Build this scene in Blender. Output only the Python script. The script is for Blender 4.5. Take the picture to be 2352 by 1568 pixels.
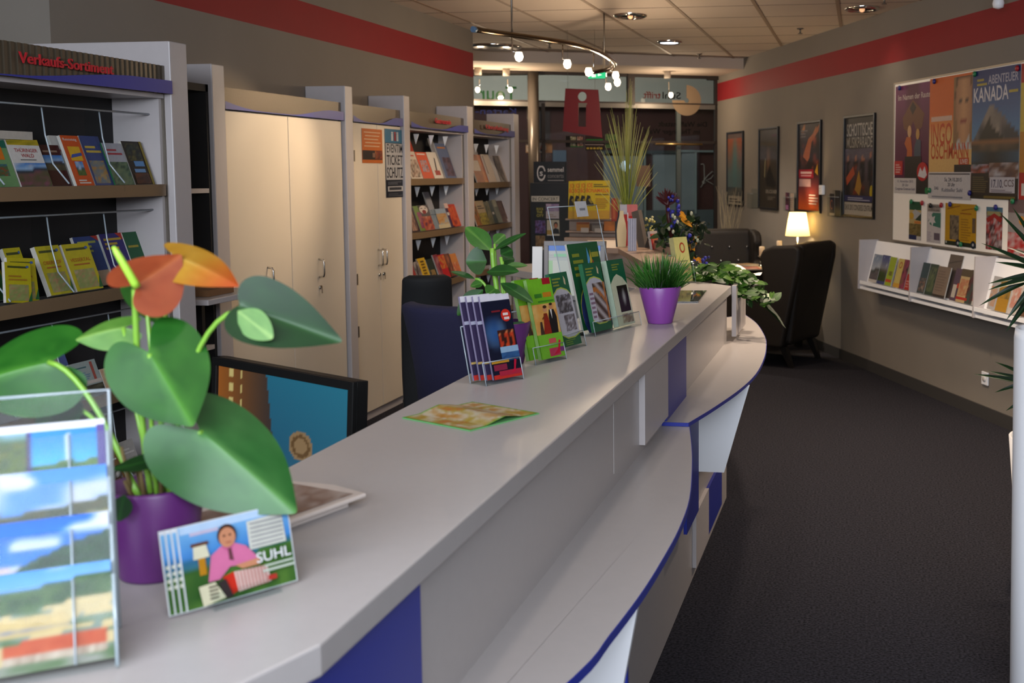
import bpy, bmesh, random
from math import *
from mathutils import Vector, Matrix
for o in list(bpy.data.objects): bpy.data.objects.remove(o)
SC = bpy.context.scene
COL = SC.collection
random.seed(7)
# ---------------------------------------------------------------- camera (1 unit = 1 m, counter runs along +Y)
FPX, PX, PY, PITCH, ROLL, YAW, EYE = 2575.0, 1585.1, 608.3, .083, -.001, .152, 1.6
def _axes():
    f = Vector((0, cos(PITCH), -sin(PITCH))); u = Vector((0, sin(PITCH), cos(PITCH))); r = Vector((1, 0, 0))
    r2 = r*cos(ROLL) + u*sin(ROLL); u2 = u*cos(ROLL) - r*sin(ROLL)
    m = Matrix.Rotation(YAW, 3, 'Z')
    return m @ r2, m @ u2, m @ f
RI, UP, FW = _axes()
cam = bpy.data.cameras.new('camera'); camo = bpy.data.objects.new('camera', cam); COL.objects.link(camo)
mw = Matrix((RI, UP, -FW)).transposed().to_4x4(); mw.translation = (0, 0, EYE); camo.matrix_world = mw
cam.sensor_fit = 'HORIZONTAL'; cam.sensor_width = 36; cam.lens = FPX/2352*36
cam.shift_x = (1176-PX)/2352; cam.shift_y = (PY-784)/2352
cam.clip_start = .05; cam.clip_end = 100
cam.dof.use_dof = True; cam.dof.focus_distance = 3.9; cam.dof.aperture_fstop = 5.6
SC.camera = camo
# measuring helpers: where a line of sight meets a real plane
def ray(x, y): return RI*((x-PX)/FPX) - UP*((y-PY)/FPX) + FW
EYEV = Vector((0, 0, EYE))
def atz(x, y, z): d = ray(x, y); return EYEV + d*((z-EYE)/d.z)
def aty(x, y, Y): d = ray(x, y); return EYEV + d*(Y/d.y)
def atx(x, y, X): d = ray(x, y); return EYEV + d*(X/d.x)
# ---------------------------------------------------------------- view, world, daylight
vs = SC.view_settings
SC.display_settings.display_device = 'sRGB'
vs.view_transform = 'Standard'; vs.look = 'None'; vs.exposure = 0.0; vs.gamma = 1; vs.use_curve_mapping = False
W = bpy.data.worlds.new('World'); SC.world = W; W.use_nodes = True
W.node_tree.nodes['Background'].inputs[0].default_value = (.55, .62, .75, 1)
W.node_tree.nodes['Background'].inputs[1].default_value = .12
def light(name, kind, loc, energy, color=(1, 1, 1), size=.1, rot=None, target=None, **kw):
    l = bpy.data.lights.new(name, kind); l.energy = energy; l.color = color
    if kind == 'AREA':
        l.shape = 'RECTANGLE'; l.size = size[0]; l.size_y = size[1]
    else: l.shadow_soft_size = size
    for k, v in kw.items(): setattr(l, k, v)
    o = bpy.data.objects.new(name, l); COL.objects.link(o); o.location = loc
    if target is not None: o.rotation_euler = (Vector(target)-Vector(loc)).to_track_quat('-Z', 'Y').to_euler()
    elif rot: o.rotation_euler = rot
    return o
WARM = (1, .62, .30); TUNG = (1, .77, .53); COOL = (.80, .88, 1.0)
light('entrance_daylight', 'AREA', (-.5, -1.3, 2.3), 300, COOL, (4.6, .9), target=(-.9, 3.2, .5))
light('passage_light', 'AREA', (-4.0, 15.5, 3.6), 190, (.95, .96, 1), (4, 2), target=(-4.0, 17, 0))
# ---------------------------------------------------------------- colour and materials
def lin(c):
    return tuple(((v/255)/12.92 if v/255 <= .04045 else ((v/255+.055)/1.055)**2.4) for v in c)
_M = {}
def M(name, rgb=(128, 128, 128), rough=.5, metal=0, bump=0, bscale=200, var=0, vscale=8, emit=0, spec=.5, coat=0, trans=0):
    if name in _M: return _M[name]
    m = bpy.data.materials.new(name); m.use_nodes = True; nt = m.node_tree; b = nt.nodes['Principled BSDF']
    c = lin(rgb)+(1,)
    b.inputs['Base Color'].default_value = c; b.inputs['Roughness'].default_value = rough
    b.inputs['Metallic'].default_value = metal; b.inputs['Specular IOR Level'].default_value = spec
    if coat: b.inputs['Coat Weight'].default_value = coat
    if emit:
        b.inputs['Emission Color'].default_value = c; b.inputs['Emission Strength'].default_value = emit
    if var or bump:
        tc = nt.nodes.new('ShaderNodeTexCoord')
    if var:
        n = nt.nodes.new('ShaderNodeTexNoise'); n.inputs['Scale'].default_value = vscale; n.inputs['Detail'].default_value = 4
        nt.links.new(tc.outputs['Object'], n.inputs['Vector'])
        mp = nt.nodes.new('ShaderNodeMapRange'); mp.inputs[1].default_value = .3; mp.inputs[2].default_value = .7
        mp.inputs[3].default_value = 1-var; mp.inputs[4].default_value = 1+var
        nt.links.new(n.outputs['Fac'], mp.inputs[0])
        vm = nt.nodes.new('ShaderNodeVectorMath'); vm.operation = 'SCALE'; vm.inputs[0].default_value = c[:3]
        nt.links.new(mp.outputs[0], vm.inputs['Scale']); nt.links.new(vm.outputs[0], b.inputs['Base Color'])
    if bump:
        n2 = nt.nodes.new('ShaderNodeTexNoise'); n2.inputs['Scale'].default_value = bscale; n2.inputs['Detail'].default_value = 3
        nt.links.new(tc.outputs['Object'], n2.inputs['Vector'])
        bp = nt.nodes.new('ShaderNodeBump'); bp.inputs['Strength'].default_value = bump; bp.inputs['Distance'].default_value = .01
        nt.links.new(n2.outputs['Fac'], bp.inputs['Height']); nt.links.new(bp.outputs[0], b.inputs['Normal'])
    _M[name] = m; return m
def attr_mat(name, rough=.4, emit=0, sss=0, spec=.5, gain=1.0):
    if name in _M: return _M[name]
    m = bpy.data.materials.new(name); m.use_nodes = True; nt = m.node_tree; b = nt.nodes['Principled BSDF']
    a = nt.nodes.new('ShaderNodeVertexColor'); a.layer_name = 'Col'
    b.inputs['Roughness'].default_value = rough; b.inputs['Specular IOR Level'].default_value = spec
    if emit:
        nt.links.new(a.outputs['Color'], b.inputs['Emission Color']); b.inputs['Emission Strength'].default_value = emit
        b.inputs['Base Color'].default_value = (.01, .01, .01, 1)
    else:
        tc = nt.nodes.new('ShaderNodeTexCoord'); n = nt.nodes.new('ShaderNodeTexNoise'); n.inputs['Scale'].default_value = 60
        nt.links.new(tc.outputs['Object'], n.inputs['Vector'])
        mp = nt.nodes.new('ShaderNodeMapRange'); mp.inputs[3].default_value = .88*gain; mp.inputs[4].default_value = 1.12*gain
        nt.links.new(n.outputs['Fac'], mp.inputs[0])
        vm = nt.nodes.new('ShaderNodeVectorMath'); vm.operation = 'SCALE'
        nt.links.new(a.outputs['Color'], vm.inputs[0]); nt.links.new(mp.outputs[0], vm.inputs['Scale'])
        nt.links.new(vm.outputs[0], b.inputs['Base Color'])
    _M[name] = m; return m
def glass(name, tint=(235, 245, 245), refl=.10, rough=.03, opac=0.0):
    if name in _M: return _M[name]
    m = bpy.data.materials.new(name); m.use_nodes = True; nt = m.node_tree; nt.nodes.clear()
    out = nt.nodes.new('ShaderNodeOutputMaterial'); mx = nt.nodes.new('ShaderNodeMixShader')
    t = nt.nodes.new('ShaderNodeBsdfTransparent'); g = nt.nodes.new('ShaderNodeBsdfGlossy'); lw = nt.nodes.new('ShaderNodeLayerWeight')
    t.inputs[0].default_value = lin(tint)+(1,); g.inputs['Roughness'].default_value = rough
    lw.inputs['Blend'].default_value = .25
    mp = nt.nodes.new('ShaderNodeMapRange'); mp.inputs[3].default_value = refl*.5; mp.inputs[4].default_value = min(1, refl*5)
    nt.links.new(lw.outputs['Facing'], mp.inputs[0]); nt.links.new(mp.outputs[0], mx.inputs[0])
    nt.links.new(t.outputs[0], mx.inputs[1]); nt.links.new(g.outputs[0], mx.inputs[2]); nt.links.new(mx.outputs[0], out.inputs[0])
    _M[name] = m; return m
# ---------------------------------------------------------------- mesh builder
class MB:
    def __init__(s): s.v = []; s.f = []; s.mi = []; s.c = []; s.sm = []
    def face(s, pts, m=0, c=None, sm=False):
        i = len(s.v); s.v += [tuple(p) for p in pts]; s.f.append(tuple(range(i, i+len(pts)))); s.mi.append(m); s.sm.append(sm)
        if c is None: c = (200, 200, 200)
        s.c.append([c]*len(pts) if not isinstance(c, list) else c); return s
    def mesh(s, pts, faces, m=0, c=None, sm=False, pc=None):
        i = len(s.v); s.v += [tuple(p) for p in pts]
        for f in faces:
            s.f.append(tuple(k+i for k in f)); s.mi.append(m); s.sm.append(sm)
            s.c.append([pc[k] for k in f] if pc else [c or (200, 200, 200)]*len(f))
        return s
    def hexa(s, p, m=0, c=None):   # 8 points: bottom 4 ccw, top 4 ccw
        return s.mesh(p, [(3, 2, 1, 0), (4, 5, 6, 7), (0, 1, 5, 4), (1, 2, 6, 5), (2, 3, 7, 6), (3, 0, 4, 7)], m, c)
    def box(s, x0, x1, y0, y1, z0, z1, m=0, c=None):
        return s.hexa([(x0, y0, z0), (x1, y0, z0), (x1, y1, z0), (x0, y1, z0), (x0, y0, z1), (x1, y0, z1), (x1, y1, z1), (x0, y1, z1)], m, c)
    def prism(s, poly, z0, z1, m=0, c=None, me=None):
        n = len(poly); a = [(p[0], p[1], z0) for p in poly]+[(p[0], p[1], z1) for p in poly]
        s.mesh(a, [tuple(range(n-1, -1, -1)), tuple(range(n, 2*n))], m, c)
        s.mesh(a, [(i, (i+1) % n, n+(i+1) % n, n+i) for i in range(n)], m if me is None else me, c); return s
    def extr(s, poly, d, m=0, c=None):   # any 3-D polygon pushed along vector d
        n = len(poly); d = Vector(d); a = [Vector(p) for p in poly]; a += [p+d for p in a]
        return s.mesh(a, [tuple(range(n-1, -1, -1)), tuple(range(n, 2*n))]+[(i, (i+1) % n, n+(i+1) % n, n+i) for i in range(n)], m, c)
    def tube(s, pts, r, n=8, m=0, c=None, cap=True, pc=None):
        P = [Vector(p) for p in pts]; k = len(P); R = r if isinstance(r, (list, tuple)) else [r]*k
        vs_, col = [], []; up = Vector((0, 0, 1)); prev = None
        for i in range(k):
            t = (P[min(i+1, k-1)]-P[max(i-1, 0)]).normalized()
            a = prev if prev is not None else (up if abs(t.z) < .9 else Vector((1, 0, 0)))
            x = (a - t*a.dot(t)).normalized(); y = t.cross(x); prev = x
            for j in range(n):
                w = 2*pi*j/n; vs_.append(P[i]+(x*cos(w)+y*sin(w))*R[i])
                if pc: col.append(pc[i])
        fs = [(i*n+j, i*n+(j+1) % n, (i+1)*n+(j+1) % n, (i+1)*n+j) for i in range(k-1) for j in range(n)]
        s.mesh(vs_, fs, m, c, True, col if pc else None)
        if cap:
            s.mesh(vs_[:n], [tuple(range(n-1, -1, -1))], m, c or (pc[0] if pc else None)); s.mesh(vs_[-n:], [tuple(range(n))], m, c or (pc[-1] if pc else None))
        return s
    def lathe(s, prof, n=32, cx=0, cy=0, m=0, c=None, sm=True):
        pts = [(cx+r*cos(2*pi*j/n), cy+r*sin(2*pi*j/n), z) for r, z in prof for j in range(n)]
        fs = [(i*n+j, i*n+(j+1) % n, (i+1)*n+(j+1) % n, (i+1)*n+j) for i in range(len(prof)-1) for j in range(n)]
        return s.mesh(pts, fs, m, c, sm)
    def ball(s, ctr, r, m=0, c=None, n=10, k=6, sz=1):
        pts = [(ctr[0]+r*sin(pi*i/k)*cos(2*pi*j/n), ctr[1]+r*sin(pi*i/k)*sin(2*pi*j/n), ctr[2]+r*sz*cos(pi*i/k)) for i in range(k+1) for j in range(n)]
        return s.mesh(pts, [(i*n+j, (i+1)*n+j, (i+1)*n+(j+1) % n, i*n+(j+1) % n) for i in range(k) for j in range(n)], m, c, True)
    def surf(s, fn, nu, nv, m=0, cfn=None, sm=True):
        pts = [fn(i/nu, j/nv) for j in range(nv+1) for i in range(nu+1)]
        pc = [cfn(i/nu, j/nv) for j in range(nv+1) for i in range(nu+1)] if cfn else None
        w = nu+1
        return s.mesh(pts, [(j*w+i, j*w+i+1, (j+1)*w+i+1, (j+1)*w+i) for j in range(nv) for i in range(nu)], m, None, sm, pc)
    def build(s, name, mats, parent=None, bevel=0, solid=0, seg=2):
        me = bpy.data.meshes.new(name); me.from_pydata(s.v, [], s.f)
        for mm in (mats if isinstance(mats, (list, tuple)) else [mats]): me.materials.append(mm)
        me.polygons.foreach_set('material_index', s.mi); me.polygons.foreach_set('use_smooth', s.sm)
        if any(m.name in ATTR for m in me.materials):
            at = me.color_attributes.new('Col', 'FLOAT_COLOR', 'CORNER'); buf = []
            for cc in s.c:
                for c in cc: buf += [*LIN(c), 1.0]
            at.data.foreach_set('color', buf)
        me.update()
        if bevel or any(s.sm):
            bm = bmesh.new(); bm.from_mesh(me); bmesh.ops.remove_doubles(bm, verts=bm.verts, dist=1e-5); bm.to_mesh(me); bm.free()
        o = bpy.data.objects.new(name, me); COL.objects.link(o)
        if parent: o.parent = parent
        if solid:
            md = o.modifiers.new('thickness', 'SOLIDIFY'); md.thickness = solid; md.offset = 0
        if bevel:
            md = o.modifiers.new('edges', 'BEVEL'); md.width = bevel; md.segments = seg; md.limit_method = 'ANGLE'
        return o
ATTR = {'print', 'leaf', 'screen', 'petal', 'lit_print'}
_LC = {}
def LIN(c):
    k = (int(c[0]), int(c[1]), int(c[2]))
    if k not in _LC: _LC[k] = lin(tuple(max(0, min(255, q)) for q in k))
    return _LC[k]
PRINT = attr_mat('print', .45, spec=.25, gain=.6); LEAF = attr_mat('leaf', .4, spec=.3, gain=.5); PETAL = attr_mat('petal', .4, spec=.3, gain=.65); SCREEN = attr_mat('screen', .3, emit=.55)
# ---------------------------------------------------------------- tagging
def tag(o, label, cat, group=None, kind=None):
    o['label'] = label; o['category'] = cat
    if group: o['group'] = group
    if kind: o['kind'] = kind
    return o
def thing(name, label, cat, loc=(0, 0, 0), rz=0, group=None):
    o = bpy.data.objects.new(name, None); COL.objects.link(o); o.empty_display_size = .1
    o.location = loc; o.rotation_euler = (0, 0, rz); return tag(o, label, cat, group)
def struct(o, label, cat): o['kind'] = 'structure'; o['label'] = label; o['category'] = cat; return o
# ---------------------------------------------------------------- lettering and printed pictures
_T = {}
def text_mesh(t):
    if t in _T: return _T[t]
    cu = bpy.data.curves.new('lettering', 'FONT'); cu.body = t; cu.offset = .012; cu.resolution_u = 3
    o = bpy.data.objects.new('lettering', cu); COL.objects.link(o)
    dg = bpy.context.evaluated_depsgraph_get(); me = o.evaluated_get(dg).to_mesh()
    vs_ = [(v.co.x, v.co.y) for v in me.vertices]; fs = [tuple(p.vertices) for p in me.polygons]
    o.evaluated_get(dg).to_mesh_clear(); bpy.data.objects.remove(o); bpy.data.curves.remove(cu)
    x0 = min(v[0] for v in vs_); x1 = max(v[0] for v in vs_)
    _T[t] = ([((x-x0)/(x1-x0), y/.69) for x, y in vs_], fs, (x1-x0)/.69); return _T[t]
def h2(i, j, s):
    n = (i*374761393 + j*668265263 + s*974711) & 0xffffffff; n = ((n ^ (n >> 13))*1274126177) & 0xffffffff
    return ((n ^ (n >> 16)) & 0xffff)/65535
def vn(x, y, s=0):
    i, j = floor(x), floor(y); a, b = x-i, y-j; a = a*a*(3-2*a); b = b*b*(3-2*b)
    return (h2(i, j, s)*(1-a)+h2(i+1, j, s)*a)*(1-b)+(h2(i, j+1, s)*(1-a)+h2(i+1, j+1, s)*a)*b
def mix(a, b, t): t = max(0, min(1, t)); return tuple(a[k]+(b[k]-a[k])*t for k in range(3))
def ramp(p, t):
    t = max(0, min(.9999, t))*(len(p)-1); i = int(t); return mix(p[i], p[i+1], t-i)
def p_blot(p, s=1, fx=4, fy=6):      # soft photographic mottling over a palette
    return lambda u, v: ramp(p, (vn(u*fx, v*fy, s)*.6+vn(u*fx*2.3, v*fy*2.3, s+5)*.4-.2)/.6)
def p_land(sky=((60, 130, 215), (170, 205, 240)), hill=(70, 90, 110), fg=((60, 90, 45), (110, 130, 60)), hz=.5, s=1):
    def f(u, v):
        r = hz+.12*(vn(u*2.2, .3, s)-.5)*2
        if v > r+.0: return mix(mix(sky[1], sky[0], (v-r)/(1-r)), (206, 212, 224), max(0, vn(u*4, v*7, s+3)-.62)*3)
        if v > r-.13: return mix(hill, (40, 60, 45), (r-v)*5)
        return mix(fg[0], fg[1], vn(u*9, v*9, s+1))
    return f
def p_figs(bg, body=(25, 22, 25), skin=(205, 150, 110), n=3, s=1, accent=(190, 50, 30)):
    def f(u, v):
        c = ramp(bg, v*.7+.3*vn(u*4, v*4, s))
        for k in range(n):
            cx = (k+.5+.3*(h2(k, 1, s)-.5))/n; hh = .72+.15*h2(k, 2, s); w = .30/n
            if (u-cx)**2/(w*.5)**2+(v-hh)**2/.07**2 < 1: return skin
            if v < hh-.05 and abs(u-cx) < w*(.75+.35*sin(v*9+k)): c = mix(body, accent, max(0, vn(u*8, v*8, s+k)-.5)*2.2)
        return c
    return f
def p_face(bg, skin=(215, 165, 125), hair=(50, 35, 25), cx=.5, cy=.55, r=.28, shirt=(40, 40, 50)):
    def f(u, v):
        d = ((u-cx)/r)**2+((v-cy)/(r*1.3))**2; c = bg if not isinstance(bg, list) else ramp(bg, v)
        if v < cy-r*1.05 and abs(u-cx) < .25+(cy-r-v)*1.1: c = shirt
        if d < 1.35 and v > cy+r*.15: c = hair
        if d < 1 and v < cy+r*.8:
            c = mix(skin, (150, 95, 70), abs(u-cx)/r*.6)
            for e in (-.4, .4):
                if ((u-cx-e*r)/(.16*r))**2+((v-cy-.15*r)/(.1*r))**2 < 1: c = (60, 40, 35)
            if abs(v-cy+.55*r) < .07*r and abs(u-cx) < .35*r: c = (150, 60, 55)
        return c
    return f
def p_town(s=1, sky=((40, 140, 230), (190, 215, 240)), hz=.62, roof=(205, 85, 50), cloud=.55):
    def f(u, v):
        r = hz+.14*(u-.3)+.03*vn(u*8, 0, s)
        if v > r: return mix(mix(sky[1], sky[0], (v-r)*2.2), (196, 206, 226), max(0, vn(u*3.1, v*6, s+3)-cloud)*4)
        if v > r-.22: return mix((40, 75, 35), (85, 115, 60), vn(u*14, v*14, s))
        if .19 < v < .30+.02*u and .28 < u < .95: return mix(roof, (225, 120, 80), vn(u*20, v*20, s)*.5)
        if .10 < v < .19 and .28 < u < .95: return mix((226, 206, 184), (160, 130, 110), vn(u*26, v*8, s))
        if .36 < v < .54 and .02 < u < .72-.3*abs(v-.45): return mix((232, 200, 140), (90, 110, 170) if .40 < v < .43 else (206, 176, 120), vn(u*16, v*30, s)*.9)
        if v < .10: return mix((86, 116, 66), (170, 164, 156), vn(u*8, v*20, s))
        t = vn(u*10, v*16, s+2); return (mix((235, 205, 150), (215, 190, 140), t) if t > .48 else mix((95, 120, 75), (150, 160, 150), t*2))
    return f
def p_map(s=1):
    return lambda u, v: ramp([(205, 190, 150), (190, 180, 120), (150, 170, 95), (200, 150, 110), (220, 215, 190)], vn(u*9, v*11, s)*.6+vn(u*23, v*25, s+1)*.4)
def art(mb, w, h, ops, y=0.0, m=0, cx=0.0, z0=0.0, back=1):
    """print a layout on the plane y facing -Y; x,z in card units 0..1"""
    X = lambda u: cx-w/2+u*w
    Z = lambda v: z0+v*h
    L = 0
    for op in ops:
        L += 1; yy = y-back*.00025*L; k = op[0]
        if k == 'r':
            _, a, b, c, d, col = op; mb.face([(X(a), yy, Z(b)), (X(c), yy, Z(b)), (X(c), yy, Z(d)), (X(a), yy, Z(d))], m, col)
        elif k == 'e':
            _, a, b, rx, ry, col = op
            mb.face([(X(a+rx*cos(2*pi*i/20)), yy, Z(b+ry*sin(2*pi*i/20))) for i in range(20)], m, col)
        elif k == 'g':
            _, pts, col = op; mb.face([(X(a), yy, Z(b)) for a, b in pts], m, col)
        elif k == 'p':
            a, b, c, d, fn = op[1:6]; nx, ny = (op[6], op[7]) if len(op) > 6 else (12, 14)
            mb.surf(lambda i, j: (X(a+(c-a)*i), yy, Z(b+(d-b)*j)), nx, ny, m, fn, False)
        elif k == 't':       # text, x0, baseline, cap height, colour, width (fractions)
            _, t, a, b, hh, col, ww = op; vs_, fs, asp = text_mesh(t)
            mb.mesh([(X(a+ww*p[0]), yy, Z(b+hh*p[1])) for p in vs_], fs, m, col)
        elif k == 'l':       # rows of small print
            _, a, b, c, d, n, col = op
            for i in range(n):
                q = b+(d-b)*i/n; e = c-(c-a)*.35*h2(i, n, 3)
                mb.face([(X(a), yy, Z(q)), (X(e), yy, Z(q)), (X(e), yy, Z(q+(d-b)/n*.5)), (X(a), yy, Z(q+(d-b)/n*.5))], m, col)
    return mb
def card(name, label, cat, w, h, t, ops, loc, rz=0, tilt=0, roll=0, group=None, parent=None, edge=(225, 220, 210), y0=0):
    """a printed card, book or leaflet: front at local -Y, foot at the origin, leaning back by tilt"""
    mb = MB(); mb.box(-w/2, w/2, 0, t, 0, h, 0, edge); art(mb, w, h, ops)
    o = mb.build(name, PRINT, parent); o.location = loc
    o.rotation_euler = (Matrix.Rotation(rz, 3, 'Z') @ Matrix.Rotation(-tilt, 3, 'X') @ Matrix.Rotation(roll, 3, 'Y')).to_euler()
    if label: tag(o, label, cat, group)
    return o
# ---------------------------------------------------------------- frames of the walls
class Frame:
    """a vertical plane: local X to the viewer's right, local -Y towards the viewer"""
    def __init__(s, o, rz): s.o = Vector(o); s.rz = rz; s.t = Vector((cos(rz), sin(rz), 0)); s.n = Vector((sin(rz), -cos(rz), 0))
    def P(s, u, off, z): return s.o + s.t*u + s.n*off + Vector((0, 0, z))
    def px(s, x, y, off=0):
        d = ray(x, y); p0 = s.o+s.n*off; p = EYEV + d*(((p0-EYEV).dot(s.n))/d.dot(s.n)); return (p-s.o).dot(s.t), p.z
    def place(s, ob, u, off, z): ob.location = s.P(u, off, z); ob.rotation_euler = (0, 0, s.rz); return ob
RWALL = Frame((-1.70, 13.18, 0), radians(-66.68))      # right wall
FRONT = Frame((-1.70, 13.18, 0), radians(27.49))       # glazed front at the far end
FAC = Frame(tuple(FRONT.P(0, -6.0, 0)), radians(27.49))  # facade across the passage
LWX = -3.36
# ---------------------------------------------------------------- shell materials
m_wall = M('wall_paint', (125, 117, 107), .85, var=.03, vscale=3, bump=.04, bscale=250)
m_red = M('stripe_paint', (134, 14, 24), .7, var=.04, vscale=5)
m_carpet = M('carpet', (48, 47, 54), .95, var=.7, vscale=105, bump=.8, bscale=420, spec=.1)
m_tile = M('ceiling_tile', (200, 185, 170), .9, bump=.15, bscale=320, var=.03, vscale=2)
m_tbar = M('ceiling_bar', (150, 130, 112), .6)
m_gap = M('ceiling_joint', (112, 96, 84), .8)
m_base = M('skirting_carpet', (48, 45, 43), .9, bump=.3, bscale=300)
m_lam = M('grey_laminate', (168, 162, 160), .34, var=.015, vscale=40, bump=.02, bscale=500)
m_lam2 = M('pale_laminate', (178, 171, 170), .4, var=.012, vscale=30)
m_blue = M('blue_laminate', (34, 46, 140), .4)
m_white = M('white_laminate', (238, 238, 240), .4)
m_cream = M('cream_door', (206, 194, 176), .45, var=.012, vscale=4)
m_steel = M('brushed_steel', (128, 120, 110), .42, metal=.85, bump=.05, bscale=90)
m_chrome = M('chrome', (215, 212, 206), .12, metal=1)
m_black = M('black_plastic', (12, 12, 12), .5, spec=.3)
m_leather = M('black_leather', (31, 25, 20), .5, bump=.25, bscale=260, spec=.3)
m_dark = M('dark_interior', (26, 24, 24), .7)
m_pot = M('purple_glaze', (88, 36, 100), .38, var=.02, vscale=12)
m_soil = M('soil', (44, 28, 20), .95, bump=.9, bscale=120, var=.4, vscale=50)
m_acryl = glass('acrylic', (248, 250, 250), .006)
m_acedge = M('acrylic_edge', (150, 160, 166), .2, spec=.6)
m_pane = glass('window_pane', (222, 226, 220), .03)
m_paper = M('white_paper', (228, 224, 218), .6)
m_frame = M('black_frame', (18, 15, 13), .35)
# ---------------------------------------------------------------- floor and ceiling
f = MB(); f.face([(-9, -3.4, 0), (7, -3.4, 0), (7, 13.9, 0), (-9, 13.9, 0)])
struct(f.build('floor', m_carpet), 'dark blue grey carpet floor', 'floor')
c = MB(); z = 2.82
c.box(-9, 7, -3.4, 13.9, z, z+.1, 0)
for k in range(-9, 14):
    x = -2.583+.5975*k; c.box(x-.013, x+.013, -3.4, 13.5, z-.004, z+.01, 1)
for k in range(-18, 9):
    y = 8.369+.615*k; c.box(-9, 7, y-.005, y+.005, z-.0015, z+.01, 2)
struct(c.build('ceiling', [m_tile, m_tbar, m_gap]), 'suspended ceiling of square tiles', 'ceiling')
def bands(mb, x0, x1, y0, y1, top=2.9):
    mb.box(x0, x1, y0, y1, 0, 2.42, 0); mb.box(x0, x1, y0, y1, 2.42, 2.628, 1); mb.box(x0, x1, y0, y1, 2.628, top, 0)
w = MB(); bands(w, -5.2, LWX, 4.29, 9.475)
struct(w.build('wall_left', [m_wall, m_red]), 'grey wall with a red stripe above the cabinets', 'wall')
w = MB(); w.box(-5.4, -5.2, -3.4, 9.475, 0, 2.9); struct(w.build('wall_left_recess', m_wall), 'grey recess wall behind the display shelves', 'wall')
w = MB(); w.box(-5.4, 7, -3.6, -3.4, 0, 2.9); struct(w.build('wall_entrance', m_wall), 'grey wall on the entrance side', 'wall')
w = MB(); bands(w, 0, 17.6, 0, .2)
RWALL.place(struct(w.build('wall_right', [m_wall, m_red]), 'grey wall with a red stripe above the posters', 'wall'), 0, 0, 0)
w = MB(); w.box(0, 17.6, -.012, 0, 0, .085)
RWALL.place(struct(w.build('baseboard_right', m_base), 'dark carpet skirting along the right wall', 'baseboard'), 0, 0, 0)
w = MB(); w.box(-5.5, .1, -1.05, -.12, 2.705, 2.83)
FRONT.place(struct(w.build('trim_1', M('bulkhead_paint', (188, 172, 156), .8)), 'pale boxed bulkhead along the glazed front', 'bulkhead'), 0, 0, 0)
# ---------------------------------------------------------------- glazed front
m_mull = M('grey_mullion', (112, 108, 102), .45, metal=.4)
m_mulld = M('dark_mullion', (52, 44, 40), .5, metal=.3)
fr = thing('window_1', 'glazed shop front with steel posts and a transom', 'window'); fr['kind'] = 'structure'
FRONT.place(fr, 0, 0, 0)
b = MB()
b.box(-5.4, 0, -.03, .03, 2.325, 2.375, 0); b.box(-5.4, 0, -.035, .03, 2.375, 2.392, 1)
b.box(-5.4, 0, -.03, .03, 1.925, 1.955, 1); b.box(-5.4, 0, -.03, .03, 0, .08, 1)
b.box(-.03, .0, -.03, .03, 0, 2.75, 1); b.box(-5.4, 0, -.03, .03, 2.68, 2.75, 1)
b.build('window_frame', [m_mull, m_mulld], fr)
b = MB(); b.tube([(-2.185, -.05, 0), (-2.185, -.05, 2.72)], .062, 20); b.build('post', M('post_steel', (96, 88, 80), .3, metal=.3), fr)
b = MB(); b.box(-2.09, -2.05, -.03, .03, 0, 2.36); b.build('mullion', m_mulld, fr)
b = MB(); b.box(-1.09, -1.01, -.04, .04, 2.36, 2.72); b.build('mullion', m_mulld, fr)
b = MB(); b.box(-.50, -.455, -.03, .03, 0, 2.33); b.build('mullion', M('green_grey_mullion', (84, 92, 90), .5), fr)
b = MB(); b.box(-.12, .01, -.08, .02, 2.665, 2.705); b.build('closer', m_mulld, fr)
b = MB(); b.box(-5.4, 0, -.004, .004, .05, 2.7); b.build('pane', m_pane, fr)
# letters stuck on the outside of the glass, so they read mirrored from inside
def glass_text(name, t, px0, py, hh, px1, col, label, mat_rough=.6):
    u0, z0 = FRONT.px(px0, py); u1, _ = FRONT.px(px1, py); zt = FRONT.px(px0, py-hh)[1]-z0
    vs_, fs, asp = text_mesh(t); mb = MB()
    mb.mesh([(u0+(u1-u0)*a, .006, z0+zt*q) for a, q in vs_], [tuple(reversed(g)) for g in fs], 0, col)
    o = mb.build(name, PRINT); FRONT.place(o, 0, 0, 0); return tag(o, label, 'lettering', 'lettering on the glass front')
glass_text('window_lettering', 'Tour', 1187, 231, 32, 1098, (22, 92, 52), 'green mirrored letters on the glass between the two ceiling spots')
glass_text('window_lettering', 'Karten-', 1186, 263, 14, 1092, (30, 34, 120), 'blue mirrored letters on the glass above the far shelf unit')
glass_text('window_lettering', 'Suhl', 1564, 227, 15, 1522, (28, 22, 24), 'black mirrored word on the glass left of the beige disc')
glass_text('window_lettering', 'trifft', 1518, 226, 15, 1478, (170, 24, 28), 'red mirrored slanted word on the glass beside the black word')
glass_text('window_lettering', 'Die Waffenstadt', 1624, 291, 11, 1513, (14, 10, 12), 'upper line of black mirrored lettering under the beige disc')
glass_text('window_lettering', 'im Thüringer Wald', 1608, 308, 11, 1481, (14, 10, 12), 'lower line of black mirrored lettering under the beige disc')
# three-quarter disc hung against the glass
mb = MB(); R = .176; ro = .028
arc = [(R*cos(a), R*sin(a)) for a in [radians(q) for q in range(90, -181, -6)]]
inn = [(ro*cos(a), ro*sin(a)) for a in [radians(q) for q in range(180, 451, 15)]]
poly = arc+[(-ro, 0)]+[(ro*cos(radians(q)), ro*sin(radians(q))) for q in range(180, 451, 18)][1:]
mb.extr([(x, -.005, q) for x, q in poly], (0, .010, 0), 0)
u, z = FRONT.px(1575, 231)
o = mb.build('disc_sign', M('disc_card', (126, 106, 82), .5)); FRONT.place(o, u, .03, z)
tag(o, 'beige three quarter disc with a cut out hub against the glass front', 'sign')
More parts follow.
